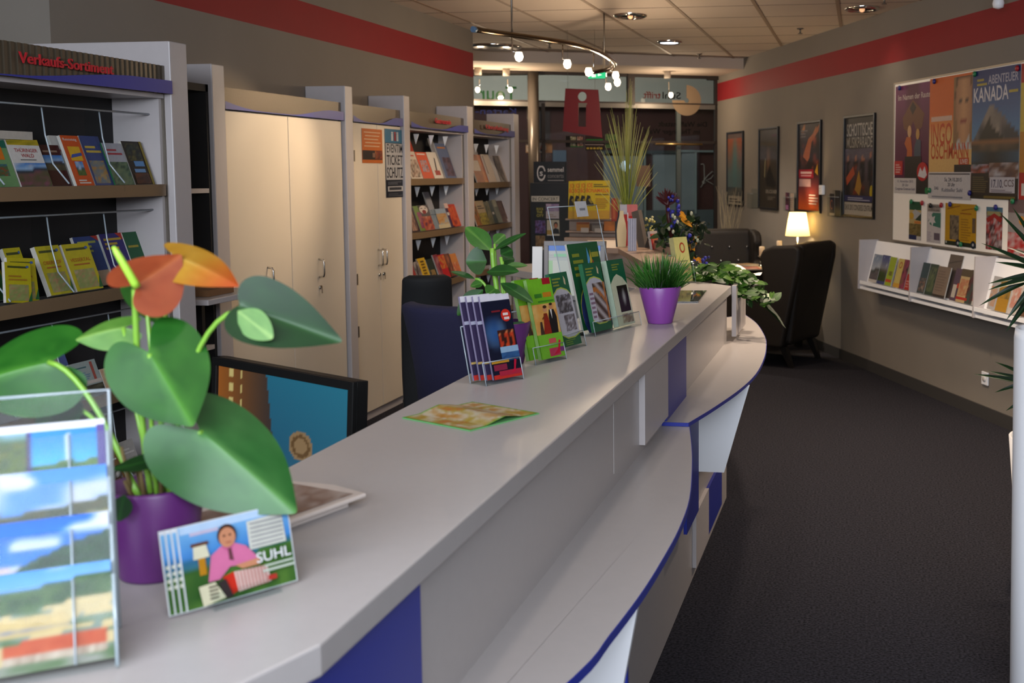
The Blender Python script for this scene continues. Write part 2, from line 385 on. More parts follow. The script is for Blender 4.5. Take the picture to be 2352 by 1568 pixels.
# paper notices on the glass
def on_glass(name, label, a, b_, c_, d_, ops, cat='notice', off=.012):
    u0, z1 = FRONT.px(a, b_); u1, z0 = FRONT.px(c_, d_)
    o = card(name, label, cat, u1-u0, z1-z0, .003, ops, (0, 0, 0)); FRONT.place(o, (u0+u1)/2, off, z0); return o
on_glass('window_notice', 'plain brown paper sheet stuck on the glass right of the tall grass', 1461, 380, 1493, 428, [('r', 0, 0, 1, 1, (150, 124, 104))])
on_glass('window_notice', 'beige strip with two stickers on the glass beside the far shelf unit', 1207, 326, 1268, 351,
         [('r', 0, 0, 1, 1, (168, 132, 100)), ('r', .02, .1, .3, .85, (196, 184, 170)), ('g', [(.05, .55), (.12, .3), (.2, .3), (.26, .7), (.15, .5)], (180, 110, 80)),
          ('e', .6, .48, .17, .5, (190, 188, 180)), ('g', [(.53, .3), (.6, .85), (.68, .4), (.6, .2)], (160, 80, 60)), ('e', .6, .25, .06, .12, (60, 50, 60))])
on_glass('window_notice', 'two small framed pictures on the glass below the red info sign', 1298, 312, 1340, 338,
         [('r', 0, 0, 1, 1, (24, 20, 20)), ('p', .27, .1, .58, .95, p_blot([(180, 175, 140), (90, 90, 60), (220, 215, 200)], 4), 6, 6), ('p', .65, .1, .97, .95, p_blot([(220, 190, 170), (120, 70, 60), (240, 230, 220)], 6), 6, 6), ('r', .27, .0, .97, .1, (30, 100, 50))])
on_glass('window_notice', 'dark opening hours board with green and yellow lines below the red info sign', 1343, 312, 1388, 346,
         [('r', 0, 0, 1, 1, (54, 30, 34)), ('r', .06, .62, .92, .78, (30, 130, 50)), ('r', 0, .38, .95, .44, (190, 170, 160)), ('r', 0, 0, .98, .3, (34, 30, 34))]+[('r', .08+.17*k, .1, .2+.17*k, .22, (200, 170, 60)) for k in range(5)])
on_glass('window_notice', 'pale green ruled board on the glass behind the tall grass', 1390, 308, 1418, 340, [('r', 0, 0, 1, 1, (92, 118, 70))]+[('r', .05, .1+.16*k, .95, .15+.16*k, (50, 100, 60)) for k in range(5)])
# handle bar across the right-hand leaf
u0, z = FRONT.px(1502, 331); u1, _ = FRONT.px(1608, 331)
mb = MB(); mb.tube([(u0, -.07, z), (u1, -.07, z)], .012, 10); mb.tube([(u0+.02, -.07, z), (u0+.02, 0, z)], .008, 8); mb.tube([(u1-.02, -.07, z), (u1-.02, 0, z)], .008, 8)
o = mb.build('push_bar', M('brass', (205, 170, 110), .3, metal=1)); FRONT.place(o, 0, 0, 0); tag(o, 'brass push bar across the right hand glass door', 'handle')
# ---------------------------------------------------------------- the passage outside
g = MB(); g.face([FRONT.P(-9, -.05, .001), FRONT.P(6, -.05, .001), FRONT.P(6, -6.5, .001), FRONT.P(-9, -6.5, .001)])
struct(g.build('floor_passage', M('passage_tiles', (110, 108, 106), .35)), 'tiled floor of the passage', 'floor')
g = MB(); g.box(-9, 6, -6.6, -.04, 3.7, 3.75)
g.v = [tuple(FRONT.P(x, y, 0)[:2])+(zz,) for x, y, zz in g.v]; g.f = [tuple(reversed(q)) for q in g.f]
struct(g.build('ceiling_passage', M('passage_ceiling', (205, 205, 200), .9)), 'pale ceiling of the passage', 'ceiling')
fac = thing('facade', 'brown red shop front across the passage with grey glass doors', 'building'); FAC.place(fac, 0, 0, 0); fac['kind'] = 'structure'
zf = FAC.px(1500, 243)[1]
b = MB(); b.box(-11, 6, 0, .2, 0, zf); b.build('wall', M('facade_brown', (74, 38, 34), .7, var=.2, vscale=1.5), fac)
b = MB(); b.box(-11, 6, -.25, .2, zf, 3.72); b.box(-11, 6, -.27, .2, zf-.05, zf, 1); b.build('fascia', [M('fascia_white', (206, 200, 190), .6), m_mull], fac)
m_fdoor = M('facade_glass', (136, 142, 146), .3, var=.1, vscale=2)
def fpanel(nm, a, b_, c_, d_, m, y0=-.06):
    u0, z1 = FAC.px(a, b_); u1, z0 = FAC.px(c_, d_); q = MB(); q.box(u0, u1, y0, 0, max(0, z0), z1); return q.build(nm, m, fac)
fpanel('shop_door', 1498, 352, 1554, 500, m_fdoor); fpanel('shop_door', 1563, 344, 1592, 500, m_fdoor)
fpanel('shop_door', 1385, 358, 1475, 520, m_fdoor); fpanel('shop_window', 1268, 345, 1300, 480, M('facade_glass_blue', (92, 104, 122), .25))
fpanel('door_post', 1476, 350, 1480, 500, M('pale_post', (140, 150, 150), .5), -.1); fpanel('door_post', 1592, 346, 1596, 490, M('pale_post'), -.1)
fpanel('plinth', 1380, 484, 1660, 640, M('facade_grey', (88, 96, 98), .6), -.08); fpanel('rail', 1380, 345, 1560, 353, M('rail_dark', (60, 66, 66), .5), -.1)
fpanel('rail', 1560, 345, 1700, 350, M('pale_post'), -.1); fpanel('shop_window', 1215, 255, 1262, 320, M('facade_dark', (44, 26, 24), .6))
u0, z0 = FAC.px(1612, 418); mb = MB()
sc_ = FAC.px(1650, 418)[0]-u0
for st in ([(-.1, 1.0), (.05, 1.02), (.1, .95), (.12, .3), (.1, 0), (-.1, -.3)], [(.1, .1), (.3, .35), (.6, .6), (.75, .5), (.5, .2), (.2, .1), (.5, -.05), (.75, -.2)], [(.8, -.1), (.9, .05), (1.0, 0), (.95, -.12), (.85, -.05)], [(1.1, .05), (1.2, .0), (1.25, -.12), (1.12, -.1)], [(1.35, .1), (1.36, -.1)], [(0, 0), (.1, .1), (.2, -.02), (.08, -.08), (0, 0)]):
    mb.tube([(u0+a*sc_, -.03, z0+q*sc_) for a, q in st], .007, 5)
mb.build('script_lettering', M('script_white', (190, 180, 170), .5), fac)
b = MB(); b.ball((FAC.px(1392, 382)[0], -1.2, FAC.px(1392, 382)[1]), .085); o = b.build('globe_lamp', M('globe_glow', (190, 215, 250), .4, emit=1.1)); FAC.place(o, 0, 0, 0); tag(o, 'pale round lamp glowing outside the glass left of the tall grass', 'lamp')
# ---------------------------------------------------------------- left wall: partitions, cabinets, shelf units
LF = lambda x, y: Frame((x, y, 0), radians(90))
def panel(y0, y1, xf, label, xb=LWX, h=2.12):
    t = thing('partition_panel', label, 'panel', (xf, y0, 0), radians(90), 'tall grey partitions between the cabinets')
    b = MB(); b.box(0, y1-y0, 0, xf-xb-.003, 0, h); b.build('board', m_lam2, t, bevel=.004)
    b = MB(); b.box(-.006, 0, .03, .055, .02, h-.1); b.build('edge_profile', m_steel, t)
    return t
panel(4.15, 4.265, -2.73, 'deep grey partition right of the shelves with yellow hiking maps')
panel(5.04, 5.148, -3.1, 'grey partition between the narrow dark bookcase and the double wardrobe')
panel(6.45, 6.55, -3.1, 'grey partition between the wardrobe and the cabinet with two stuck notices')
panel(7.335, 7.432, -3.1, 'grey partition right of the cabinet with two stuck notices')
panel(8.58, 8.715, -3.1, 'grey partition between the two far brochure shelf units')
panel(9.79, 9.93, -3.1, 'grey partition at the glass front, right of the last shelf unit')
def wave(mb, w, z0, hgt, y, m=0, flip=False):     # blue wave along the lower edge of a header
    N = 14; top = []
    for i in range(N+1):
        u = i/N; top.append((w*u, y, z0+hgt*(.04+.7*max(0, 1-u/.3)**2+.96*(lambda q: q*q*(3-2*q))(max(0, min(1, (u-.5)/.38))))))
    for i in range(N):
        a, b_ = top[i], top[i+1]; mb.face([(a[0], y, z0-.002), (b_[0], y, z0-.002), b_, a], m)
def header(t, w, z0=1.912, z1=2.02, ribs=0, txt=None, tx=(.3, .8), bow=.03):
    hb = MB(); N = 24 if not ribs else ribs
    f_ = lambda u: -bow*4*u*(1-u)
    for i in range(N):
        a, b_ = i/N, (i+1)/N; r = .006 if (ribs and i % 2) else 0
        hb.hexa([(w*a, f_(a)-r, z0), (w*b_, f_(b_)-r, z0), (w*b_, .02, z0), (w*a, .02, z0), (w*a, f_(a)-r, z1), (w*b_, f_(b_)-r, z1), (w*b_, .02, z1), (w*a, .02, z1)])
    ho = hb.build('header', M('header_metal', (92, 82, 68), .4, metal=.5, bump=.04, bscale=90), t)
    wv = MB(); wave(wv, w, z0, .05, -bow-.009, 0); wv.build('wave_trim', m_blue, ho)
    if txt:
        vs_, fs, asp = text_mesh(txt); q = MB()
        q.mesh([(w*(tx[0]+(tx[1]-tx[0])*a), -bow-.012, z0+.045+.035*b_) for a, b_ in vs_], fs, 0)
        q.build('lettering', M('red_letter', (176, 22, 36), .5), ho, solid=.004)
    return ho
# --- wardrobe and narrow cabinet
def cabinet(name, label, y0, y1, xf, ndoor, handles, hinges=False, lift=.06):
    w = y1-y0; t = thing(name, label, 'cabinet', (xf, y0, 0), radians(90)); d = xf-LWX-.004
    b = MB(); b.box(0, w, .02, d, 0, 2.015); b.build('body', m_lam2, t)
    header(t, w, 1.912, 2.018, bow=.012)
    for k in range(ndoor):
        a, e = w*k/ndoor+.003, w*(k+1)/ndoor-.003
        b = MB(); b.box(a, e, -.002, .019, lift, 1.905); dr = b.build('door', m_cream, t, bevel=.002)
        hx = handles[k]; q = MB()
        q.tube([(hx, -.002, 1.095), (hx, -.03, 1.09), (hx, -.034, 1.075), (hx, -.034, 1.01), (hx, -.03, .995), (hx, -.002, .99)], .006, 8); q.build('handle', m_chrome, dr)
        q = MB(); q.tube([(hx+.004, -.012, .93), (hx+.004, 0, .93)], .012, 12); q.box(hx, hx+.008, -.016, -.012, .895, .93); q.build('lock', m_chrome, dr)
    if hinges:
        for z in (1.70, .93, .6):
            b = MB(); b.box(.0, .024, -.014, -.003, z-.035, z+.035); b.build('hinge', m_steel, t)
    return t
cabinet('wardrobe', 'cream two door wardrobe lit from above behind the counter', 5.156, 6.438, -3.125, 2, (.38, .95))
cabinet('cabinet', 'narrow cream cabinet with two stuck notices and paired handles', 6.566, 7.322, -3.125, 2, (.352, .418), True)
NF = Frame((-3.125, 0, 0), radians(90))
def notice(name, label, a, b_, c_, d_, ops):
    u0, z1 = NF.px(a, b_, .004); u1, z0 = NF.px(c_, d_, .004)
    o = card(name, label, 'notice', u1-u0, z1-z0, .001, ops, (0, 0, 0)); NF.place(o, (u0+u1)/2, .0045, z0); return o
notice('notice', 'orange printed notice with a black lower band on the narrow cabinet', 830, 294, 879, 375,
       [('r', 0, 0, 1, 1, (216, 112, 30)), ('r', .02, .1, .98, .37, (36, 22, 18)), ('p', .62, .12, .98, .36, p_blot([(180, 60, 30), (90, 30, 20), (200, 120, 60)], 3), 5, 5), ('r', .5, .17, .62, .3, (150, 110, 90))]
       + [('r', .1+.05*(k % 2), .88-.1*k, .9-.06*(k % 3), .91-.1*k, (240, 200, 160)) for k in range(5)])
notice('notice', 'dark and white ticket insurance poster with a blue top on the narrow cabinet', 883, 295, 928, 452,
       [('r', 0, 0, 1, 1, (30, 36, 52)), ('r', 0, .8, 1, 1, (46, 120, 160)), ('e', .4, .95, .06, .012, (220, 225, 230)), ('r', .34, .83, .45, .935, (210, 220, 228)), ('e', .55, .95, .06, .012, (200, 60, 50)), ('r', .5, .83, .6, .935, (160, 30, 40)), ('e', .68, .95, .06, .012, (220, 225, 230)), ('r', .63, .83, .73, .935, (210, 220, 228)),
        ('r', .02, .26, .98, .79, (205, 204, 206)), ('t', 'EVENTIM', .08, .66, .12, (36, 38, 50), .86), ('t', 'TICKET', .06, .48, .14, (36, 38, 50), .88), ('t', 'SCHUTZ', .06, .29, .15, (36, 38, 50), .88),
        ('l', .1, .19, .9, .24, 3, (120, 124, 136)), ('r', .08, .09, .92, .165, (205, 204, 206)), ('r', .16, .11, .84, .15, (60, 62, 72)), ('l', .1, .02, .9, .07, 2, (90, 94, 104))])
# --- narrow dark bookcase
t = thing('bookcase', 'narrow dark open bookcase in the gap left of the wardrobe', 'shelf', (-3.12, 4.268, 0), radians(90))
b = MB(); b.box(0, .769, .2, .232, 0, 2.02); b.box(0, .02, 0, .2, 0, 2.02); b.box(.749, .769, 0, .2, 0, 2.02); b.box(0, .769, 0, .2, 1.985, 2.02); b.build('body', m_dark, t)
for z in (.36, .74, 1.12, 1.50):
    b = MB(); b.box(.021, .748, .0, .199, z, z+.022); b.build('shelf', m_lam2, t)
b = MB(); b.box(.2, .225, -.004, .2, 0, 1.98); b.build('divider', m_lam2, t)
tb = thing('side_board', 'small grey shelf board projecting beside the wardrobe above the monitor', 'shelf', (-2.76, 4.40, 0), radians(90))
b = MB(); b.box(0, .5, 0, .355, 1.03, 1.055); b.build('board', m_lam2, tb, bevel=.003)
b = MB(); b.box(.02, .045, .32, .355, 0, 1.03); b.box(.455, .48, .32, .355, 0, 1.03); b.build('leg', m_dark, tb)
b = MB(); b.box(-.08, .08, -.1, .1, 0, .028); o = b.build('box', M('brown_card', (120, 84, 52), .7)); o.location = (-2.9, 4.6, 1.0565); tag(o, 'small brown box lying on the projecting shelf board', 'box')
# --- brochure shelf units
def shelf_unit(label, y0, y1, xf, xb, zs, ribs, txt, tx, ndiv, bow, lip):
    w = y1-y0; t = thing('brochure_shelf', label, 'shelf', (xf, y0, 0), radians(90)); d = xf-xb-.004
    b = MB(); b.box(0, w, d-.02, d, .1, 1.91); b.build('back_panel', m_dark, t)
    for q0 in (0, w-.018): b = MB(); b.box(q0, q0+.018, .012, d-.02, 0, 1.91); b.build('side_panel', m_lam2, t)
    b = MB(); b.box(0, w, .0, d, 1.893, 1.911); b.build('top_board', m_lam2, t)
    header(t, w, 1.912, 2.022, ribs, txt, tx, bow)
    for z in zs:
        N = 12; f_ = lambda u: -bow*4*u*(1-u)
        b = MB(); poly = [(w*(.018/w)+(w-.036)*i/N, f_(i/N)) for i in range(N+1)]+[(w-.018, d-.022), (.018, d-.022)]
        b.prism(poly, z-.02, z-.004); sh = b.build('shelf_board', m_lam2, t)
        b = MB()
        for i in range(N):
            a, e = poly[i], poly[i+1]; b.hexa([(a[0], a[1]-.006, z-.024), (e[0], e[1]-.006, z-.024), (e[0], e[1], z-.024), (a[0], a[1], z-.024), (a[0], a[1]-.006, z+.022), (e[0], e[1]-.006, z+.022), (e[0], e[1], z+.022), (a[0], a[1], z+.022)])
        b.build('price_rail', lip, sh)
        for k in range(ndiv):      # clear fins between the compartments; far units show only painted glints
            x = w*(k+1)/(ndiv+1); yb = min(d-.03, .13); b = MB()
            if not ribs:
                b = MB(); b.extr([(x, .025, z+.342), (x, .066, z+.342), (x, .062, z+.32), (x, .05, z+.268)], (.003, 0, 0)); b.build('divider', M('fin_glint', (240, 242, 244), .25), sh); continue  # opaque white triangle paints the light reflected by a clear fin
            fin = [(x, -bow*.8, z), (x, -bow*.8, z+.03), (x, .035, z+.1), (x, .06, z+.2), (x, .07, z+.30), (x, yb, z+.30), (x, yb, z)]
            b.extr(fin, (.003, 0, 0)); b.build('divider', m_acryl, sh)
            b = MB(); b.tube([(x+.0015, p[1]-.001, p[2]) for p in fin[1:5]], .003, 5); b.build('divider_edge', m_acedge, sh)
        if not ribs: continue
        b = MB(); b.tube([(.02, .055 if ribs else .03, z+.30), (w-.02, .055 if ribs else .03, z+.30)], .004 if ribs else .0025, 6); b.build('rail', m_acedge, sh)
    return t
m_lip = M('price_rail_bronze', (128, 106, 80), .35, metal=.3)
shelf_unit('tall shelf unit with a ribbed metal header and yellow hiking maps at the left', 2.35, 4.146, -2.76, -3.0, (1.53, 1.15, .77, .39), 120, 'Verkaufs-Sortiment', (.54, .80), 5, .03, m_lip)
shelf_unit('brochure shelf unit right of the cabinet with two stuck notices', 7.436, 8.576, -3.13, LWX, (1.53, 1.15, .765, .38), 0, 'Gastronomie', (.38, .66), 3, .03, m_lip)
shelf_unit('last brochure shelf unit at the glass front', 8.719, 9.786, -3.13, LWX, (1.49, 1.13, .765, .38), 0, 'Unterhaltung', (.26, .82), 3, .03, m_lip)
def sbook(name, label, px0, px1, pyt, X, z, ops, group, tilt=.33, t=.012, off=0, cat='brochure', edge=(225, 220, 210), roll=0):
    pb = atx((px0+px1)/2, 500, X); Y = lambda p: (lambda q: q.y)(atx(p, proj_y(X, pb.y, z), X))
    y0, y1 = Y(px0), Y(px1); zt = atx((px0+px1)/2-8, pyt, X-.07).z
    h = max(.08, (zt-z)/cos(tilt)); w = max(.03, y1-y0)
    return card(name, label, cat, w, h, t, ops, (X+off, (y0+y1)/2, z), radians(90), tilt, roll, group, None, edge)
def proj_y(X, Y, Z):
    v = Vector((X, Y, Z))-EYEV; return PY-FPX*v.dot(UP)/v.dot(FW)
def cov(bg, pic=None, title=(240, 240, 240), box=(.08, .06, .92, .55), tz=.68, n=2, extra=()):
    ops = [('r', 0, 0, 1, 1, bg)]
    if pic: ops.append(('p', *box, pic, 8, 9))
    if n: ops.append(('l', .12, tz, .9, tz+.09*n, n, title))
    return ops+list(extra)
G1 = 'books on the top shelf of the left unit'; X1 = -2.785; Z1 = 1.552
W_ = (236, 232, 226)
sbook('guide_book', 'green guide with an orange picture at the left end of the top shelf', -6, 46, 306, X1, Z1, cov((120, 168, 110), p_blot([(60, 120, 160), (70, 110, 60), (180, 60, 50)], 2), W_, (.1, .2, .75, .42), .82, 1, [('r', 0, .72, 1, 1, (20, 110, 90)), ('r', .1, .5, .75, .74, (235, 130, 30))]), G1)
sbook('guide_book', 'cream forest guide titled in red with a flowery meadow cover', 50, 122, 322, X1, Z1, [('r', 0, 0, 1, 1, W_), ('p', 0, .88, 1, 1, p_blot([(220, 190, 40), (150, 140, 30)], 3), 6, 2), ('p', 0, 0, 1, .5, p_land(hz=.8, hill=(40, 60, 110), fg=((70, 90, 40), (150, 80, 110)), s=3), 10, 8), ('t', 'THÜRINGER', .16, .73, .075, (190, 60, 60), .72), ('t', 'WALD', .32, .62, .075, (190, 60, 60), .4), ('r', .25, .555, .75, .575, (120, 120, 120))], G1)
sbook('guide_book', 'dark red book with a landscape photo band beside the forest guide', 120, 166, 334, X1-.012, Z1, cov((72, 16, 18), p_land(s=5, hill=(80, 70, 90), fg=((80, 80, 60), (110, 90, 60))), (170, 140, 120), (0, .38, 1, .75), .82, 1), G1)
sbook('guide_book', 'white booklet spine peeping out left of the orange travel guide', 152, 176, 313, X1-.02, Z1, cov((226, 222, 216), None, (190, 120, 120), n=1), G1)
sbook('guide_book', 'tall orange travel guide with a yellow field and small photo', 177, 218, 313, X1, Z1, cov((226, 92, 34), None, W_, n=0, extra=[('t', 'Rennsteig', .1, .9, .05, W_, .75), ('r', .2, .5, .85, .78, (240, 190, 40)), ('p', .3, .2, .75, .48, p_land(s=8), 6, 6), ('l', .2, .04, .85, .14, 2, W_), ('g', [(.2, .55), (.85, .6), (.85, .66), (.3, .62)], (60, 90, 180))]), G1)
sbook('guide_book', 'blue guide with an ochre castle photo right of the orange guide', 220, 264, 314, X1-.006, Z1, cov((70, 84, 138), p_blot([(200, 160, 90), (110, 130, 150), (190, 140, 70)], 9), (220, 190, 80), (.1, .04, .85, .5), .66, 2), G1)
sbook('guide_book', 'green backed grey brochure with a forest photo on the top shelf', 266, 310, 330, X1, Z1, cov((196, 196, 204), p_blot([(70, 100, 90), (130, 150, 110), (60, 80, 70)], 12), (190, 70, 80), (.0, 0, 1, .55), .72, 2), G1, edge=(40, 110, 60), t=.022)
sbook('guide_book', 'dark brochure with blue picture strips at the right end of the top shelf', 312, 356, 326, X1-.004, Z1, cov((56, 46, 34), p_blot([(70, 80, 60), (40, 40, 34), (120, 110, 50)], 14), W_, (.1, .55, .8, .95), 0, 0, [('r', .3, .42, .8, .54, (110, 160, 215)), ('r', .2, .28, .75, .36, (130, 170, 215)), ('p', .1, .02, .85, .26, p_blot([(120, 70, 40), (70, 50, 40)], 7), 5, 4), ('r', .88, 0, 1, 1, (150, 130, 40))]), G1)
def stack(name, label, x, y, z, w, d, n, th, cols, group, rz=0):
    for k in range(n):
        b = MB(); b.box(-w/2, w/2, -d/2, d/2, 0, th*.93, 0, cols[k % len(cols)])
        o = b.build(name, PRINT); o.location = (x+random.uniform(-.006, .006), y+random.uniform(-.006, .006), z+k*th); o.rotation_euler = (0, 0, rz+random.uniform(-.03, .03))
        tag(o, label, 'booklet', group)
for zz, yy, nn, lb in ((1.531, 3.41, 7, 'white booklet in the pile behind the forest guide, one of several alike'), (1.531, 4.03, 4, 'white booklet in the low pile at the right end of the top shelf')):
    stack('booklet', lb, -2.90, yy, zz, .13, .20, nn, .030 if nn > 5 else .024, [(214, 206, 194), (206, 198, 188)], 'piled booklets behind the '+('forest guide' if nn > 5 else 'dark brochure'))
G2 = 'folded maps on the second shelf of the left unit'; Z2 = 1.172
def ymap(px0, px1, pyt, label, word=None, off=0, roll=0, tilt=.33, t=.018):
    ops = [('r', 0, 0, 1, 1, (214, 200, 30)), ('r', .1, .86, .85, .91, (70, 80, 30)), ('e', .86, .9, .06, .03, (70, 110, 190)), ('p', .12, .05, .88, .45, p_map(px0), 8, 8), ('g', [(.85, .03), (1, .03), (1, .3)], (30, 110, 60))]
    ops += [('t', word, .12, .62, .07, (196, 96, 30), .76), ('r', .2, .54, .8, .57, (190, 110, 40))] if word else [('l', .12, .55, .85, .72, 2, (190, 140, 40))]
    sbook('hiking_map', label, px0, px1, pyt, X1, Z2, ops, G2, tilt, t, off, 'map', roll=roll)
ymap(-30, 18, 560, 'yellow map cut by the left picture edge on the second shelf', None, -.03)
ymap(48, 84, 570, 'yellow map nearest the back in the middle of the second shelf', None, -.10)
ymap(76, 114, 566, 'yellow map third from the right, half hidden behind its neighbour', None, -.05)
ymap(118, 172, 561, 'yellow map with orange title second from the right, left of the last one', 'OBERHOF')
ymap(178, 238, 556, 'yellow map with orange title at the right end of the yellow maps', 'VESSERTAL')
ymap(8, 72, 588, 'yellow map bending forward at the front left of the second shelf', None, .03, .10, .16, .01)
ymap(-14, 46, 598, 'yellow map leaning forward furthest left in front of the others', None, .045, .12, .10, .01)
sbook('guide_book', 'blue book with a red corner behind the right hand yellow maps', 206, 262, 540, X1-.06, Z2, cov((60, 80, 140), None, (190, 190, 90), n=3, extra=[('g', [(.7, 1), (1, 1), (1, .88)], (210, 60, 40)), ('r', 0, 0, 1, .3, (210, 180, 150))]), 'books behind the yellow maps')
sbook('guide_book', 'violet blue book with yellow title lines right of the last yellow map', 266, 320, 533, X1-.05, Z2, cov((64, 52, 130), None, (220, 180, 60), n=3, extra=[('g', [(.65, 1), (1, 1), (1, .8)], (210, 60, 50))]), 'books behind the yellow maps')
sbook('guide_book', 'green book at the right end of the second shelf', 318, 350, 530, X1-.045, Z2, cov((40, 104, 64), None, (190, 170, 60), n=1), 'books behind the yellow maps')
sbook('guide_book', 'dark green book standing behind the bending yellow maps', -10, 22, 500, X1-.07, Z2, cov((24, 92, 40), None, (190, 170, 60), n=1), 'books behind the yellow maps')
G3 = 'leaflets on the third shelf of the left unit'; Z3 = .79
sbook('newspaper', 'blue striped newspaper standing behind the big left leaf', 92, 182, 772, X1-.035, Z3, [('r', 0, 0, 1, 1, (96, 116, 180)), ('r', 0, .93, 1, 1, (30, 40, 150)), ('r', .3, .8, .8, .86, (70, 130, 130)), ('r', 0, .58, .8, .68, (200, 180, 186))]+[('r', 0, .05+.07*k, 1, .075+.07*k, (120, 140, 196)) for k in range(7)], G3, cat='newspaper')
sbook('leaflet', 'pale leaflet with colour bands in the middle of the third shelf', 182, 242, 822, X1, Z3, [('r', 0, 0, 1, 1, (176, 190, 186)), ('r', .1, .8, .6, .84, (60, 110, 120)), ('r', .75, .3, .85, .95, (180, 90, 80)), ('r', 0, .3, 1, .4, (220, 210, 200)), ('p', 0, 0, 1, .26, p_blot([(40, 40, 34), (110, 110, 90)], 3), 6, 4), ('l', .1, .45, .7, .7, 4, (120, 160, 180))], G3, cat='leaflet')
sbook('leaflet', 'beige leaflet with red figures right of the banded leaflet', 244, 296, 840, X1, Z3, cov((226, 192, 158), p_blot([(226, 192, 158), (226, 192, 158), (190, 90, 50)], 5), W_, (.05, .1, .95, .9), 0, 0), G3, cat='leaflet')
sbook('leaflet', 'grey striped leaflet at the right end of the third shelf', 297, 330, 844, X1-.01, Z3, cov((90, 88, 92), p_blot([(70, 60, 50), (130, 120, 110)], 6), W_, (.1, .1, .9, .5), .65, 2), G3, cat='leaflet')
sbook('leaflet', 'red and cream leaflet at the left of the third shelf under the blue newspaper', 96, 130, 868, X1+.005, Z3, cov((200, 180, 160), p_blot([(190, 70, 60), (220, 200, 180)], 7), W_, (0, .2, .5, .95), 0, 0), G3, cat='leaflet')
sbook('leaflet', 'cream leaflet with a round yellow motif on the third shelf', 134, 172, 868, X1+.008, Z3, cov((212, 190, 172), p_blot([(120, 70, 60), (220, 205, 190)], 8), W_, (.1, .5, .9, .95), 0, 0, [('e', .5, .25, .42, .2, (226, 190, 110))]), G3, cat='leaflet')
G4 = 'leaflets on the bottom shelf of the left unit'; Z4 = .412
for k, (a, b_, cc, lb) in enumerate(((205, 240, (60, 70, 130), 'violet leaflet with white lines on the bottom shelf behind the plant'), (244, 292, (150, 110, 70), 'brown leaflet on the bottom shelf behind the plant stems'), (296, 332, (200, 196, 190), 'pale leaflet at the right end of the bottom shelf'))):
    sbook('leaflet', lb, a, b_, 1040-20*k, X1, Z4, cov(cc, p_blot([cc, (60, 50, 50), W_], 20+k), W_, (.1, .1, .9, .5), .66, 2), G4, cat='leaflet')
# --- far shelf units: every brochure by its look
def row(unit, X, z, items, pyb):
    for i, (a, b_, pyt, lb, ops, of) in enumerate(items):
        sbook('brochure', lb, a, b_, pyt, X, z, ops, 'brochures on the '+unit, .33, .01, of)
XB = -3.155
bl = p_blot; CR = (228, 214, 196)
row('top shelf right of the notices', XB, 1.552, [
    (946, 972, 348, 'cream brochure with a brown photo at the left of the top shelf', cov(CR, bl([(110, 60, 40), (230, 210, 190), (60, 40, 30)], 31), (190, 60, 50), (.1, .05, .95, .7), .82, 1), 0),
    (973, 998, 350, 'orange red brochure with a white head strip on the top shelf', cov((222, 84, 34), bl([(222, 84, 34), (180, 170, 190), (120, 50, 40)], 32), W_, (.2, .25, .8, .7), .9, 1), 0),
    (999, 1020, 350, 'white brochure with a red square and a black scribble on the top shelf', cov((232, 222, 210), None, (60, 50, 50), n=0, extra=[('r', .25, .12, .8, .3, (170, 50, 36)), ('g', [(.4, .3), (.6, .8), (.7, .75), (.55, .3)], (70, 60, 60))]), 0),
    (960, 990, 322, 'tall orange red folder behind the cream brochure on the top shelf', cov((196, 70, 40), None, (170, 60, 40), n=0), -.06),
    (1024, 1032, 318, 'tall grey folder leaning sideways on the top shelf', cov((150, 148, 154), None, (200, 200, 200), n=0), -.03),
    (1030, 1055, 330, 'tall blue magazine with a dark crowd photo on the top shelf', cov((110, 124, 160), bl([(60, 50, 60), (120, 90, 100), (90, 110, 150)], 35), (220, 140, 60), (.25, .05, .95, .6), .85, 1), -.02)], 0)
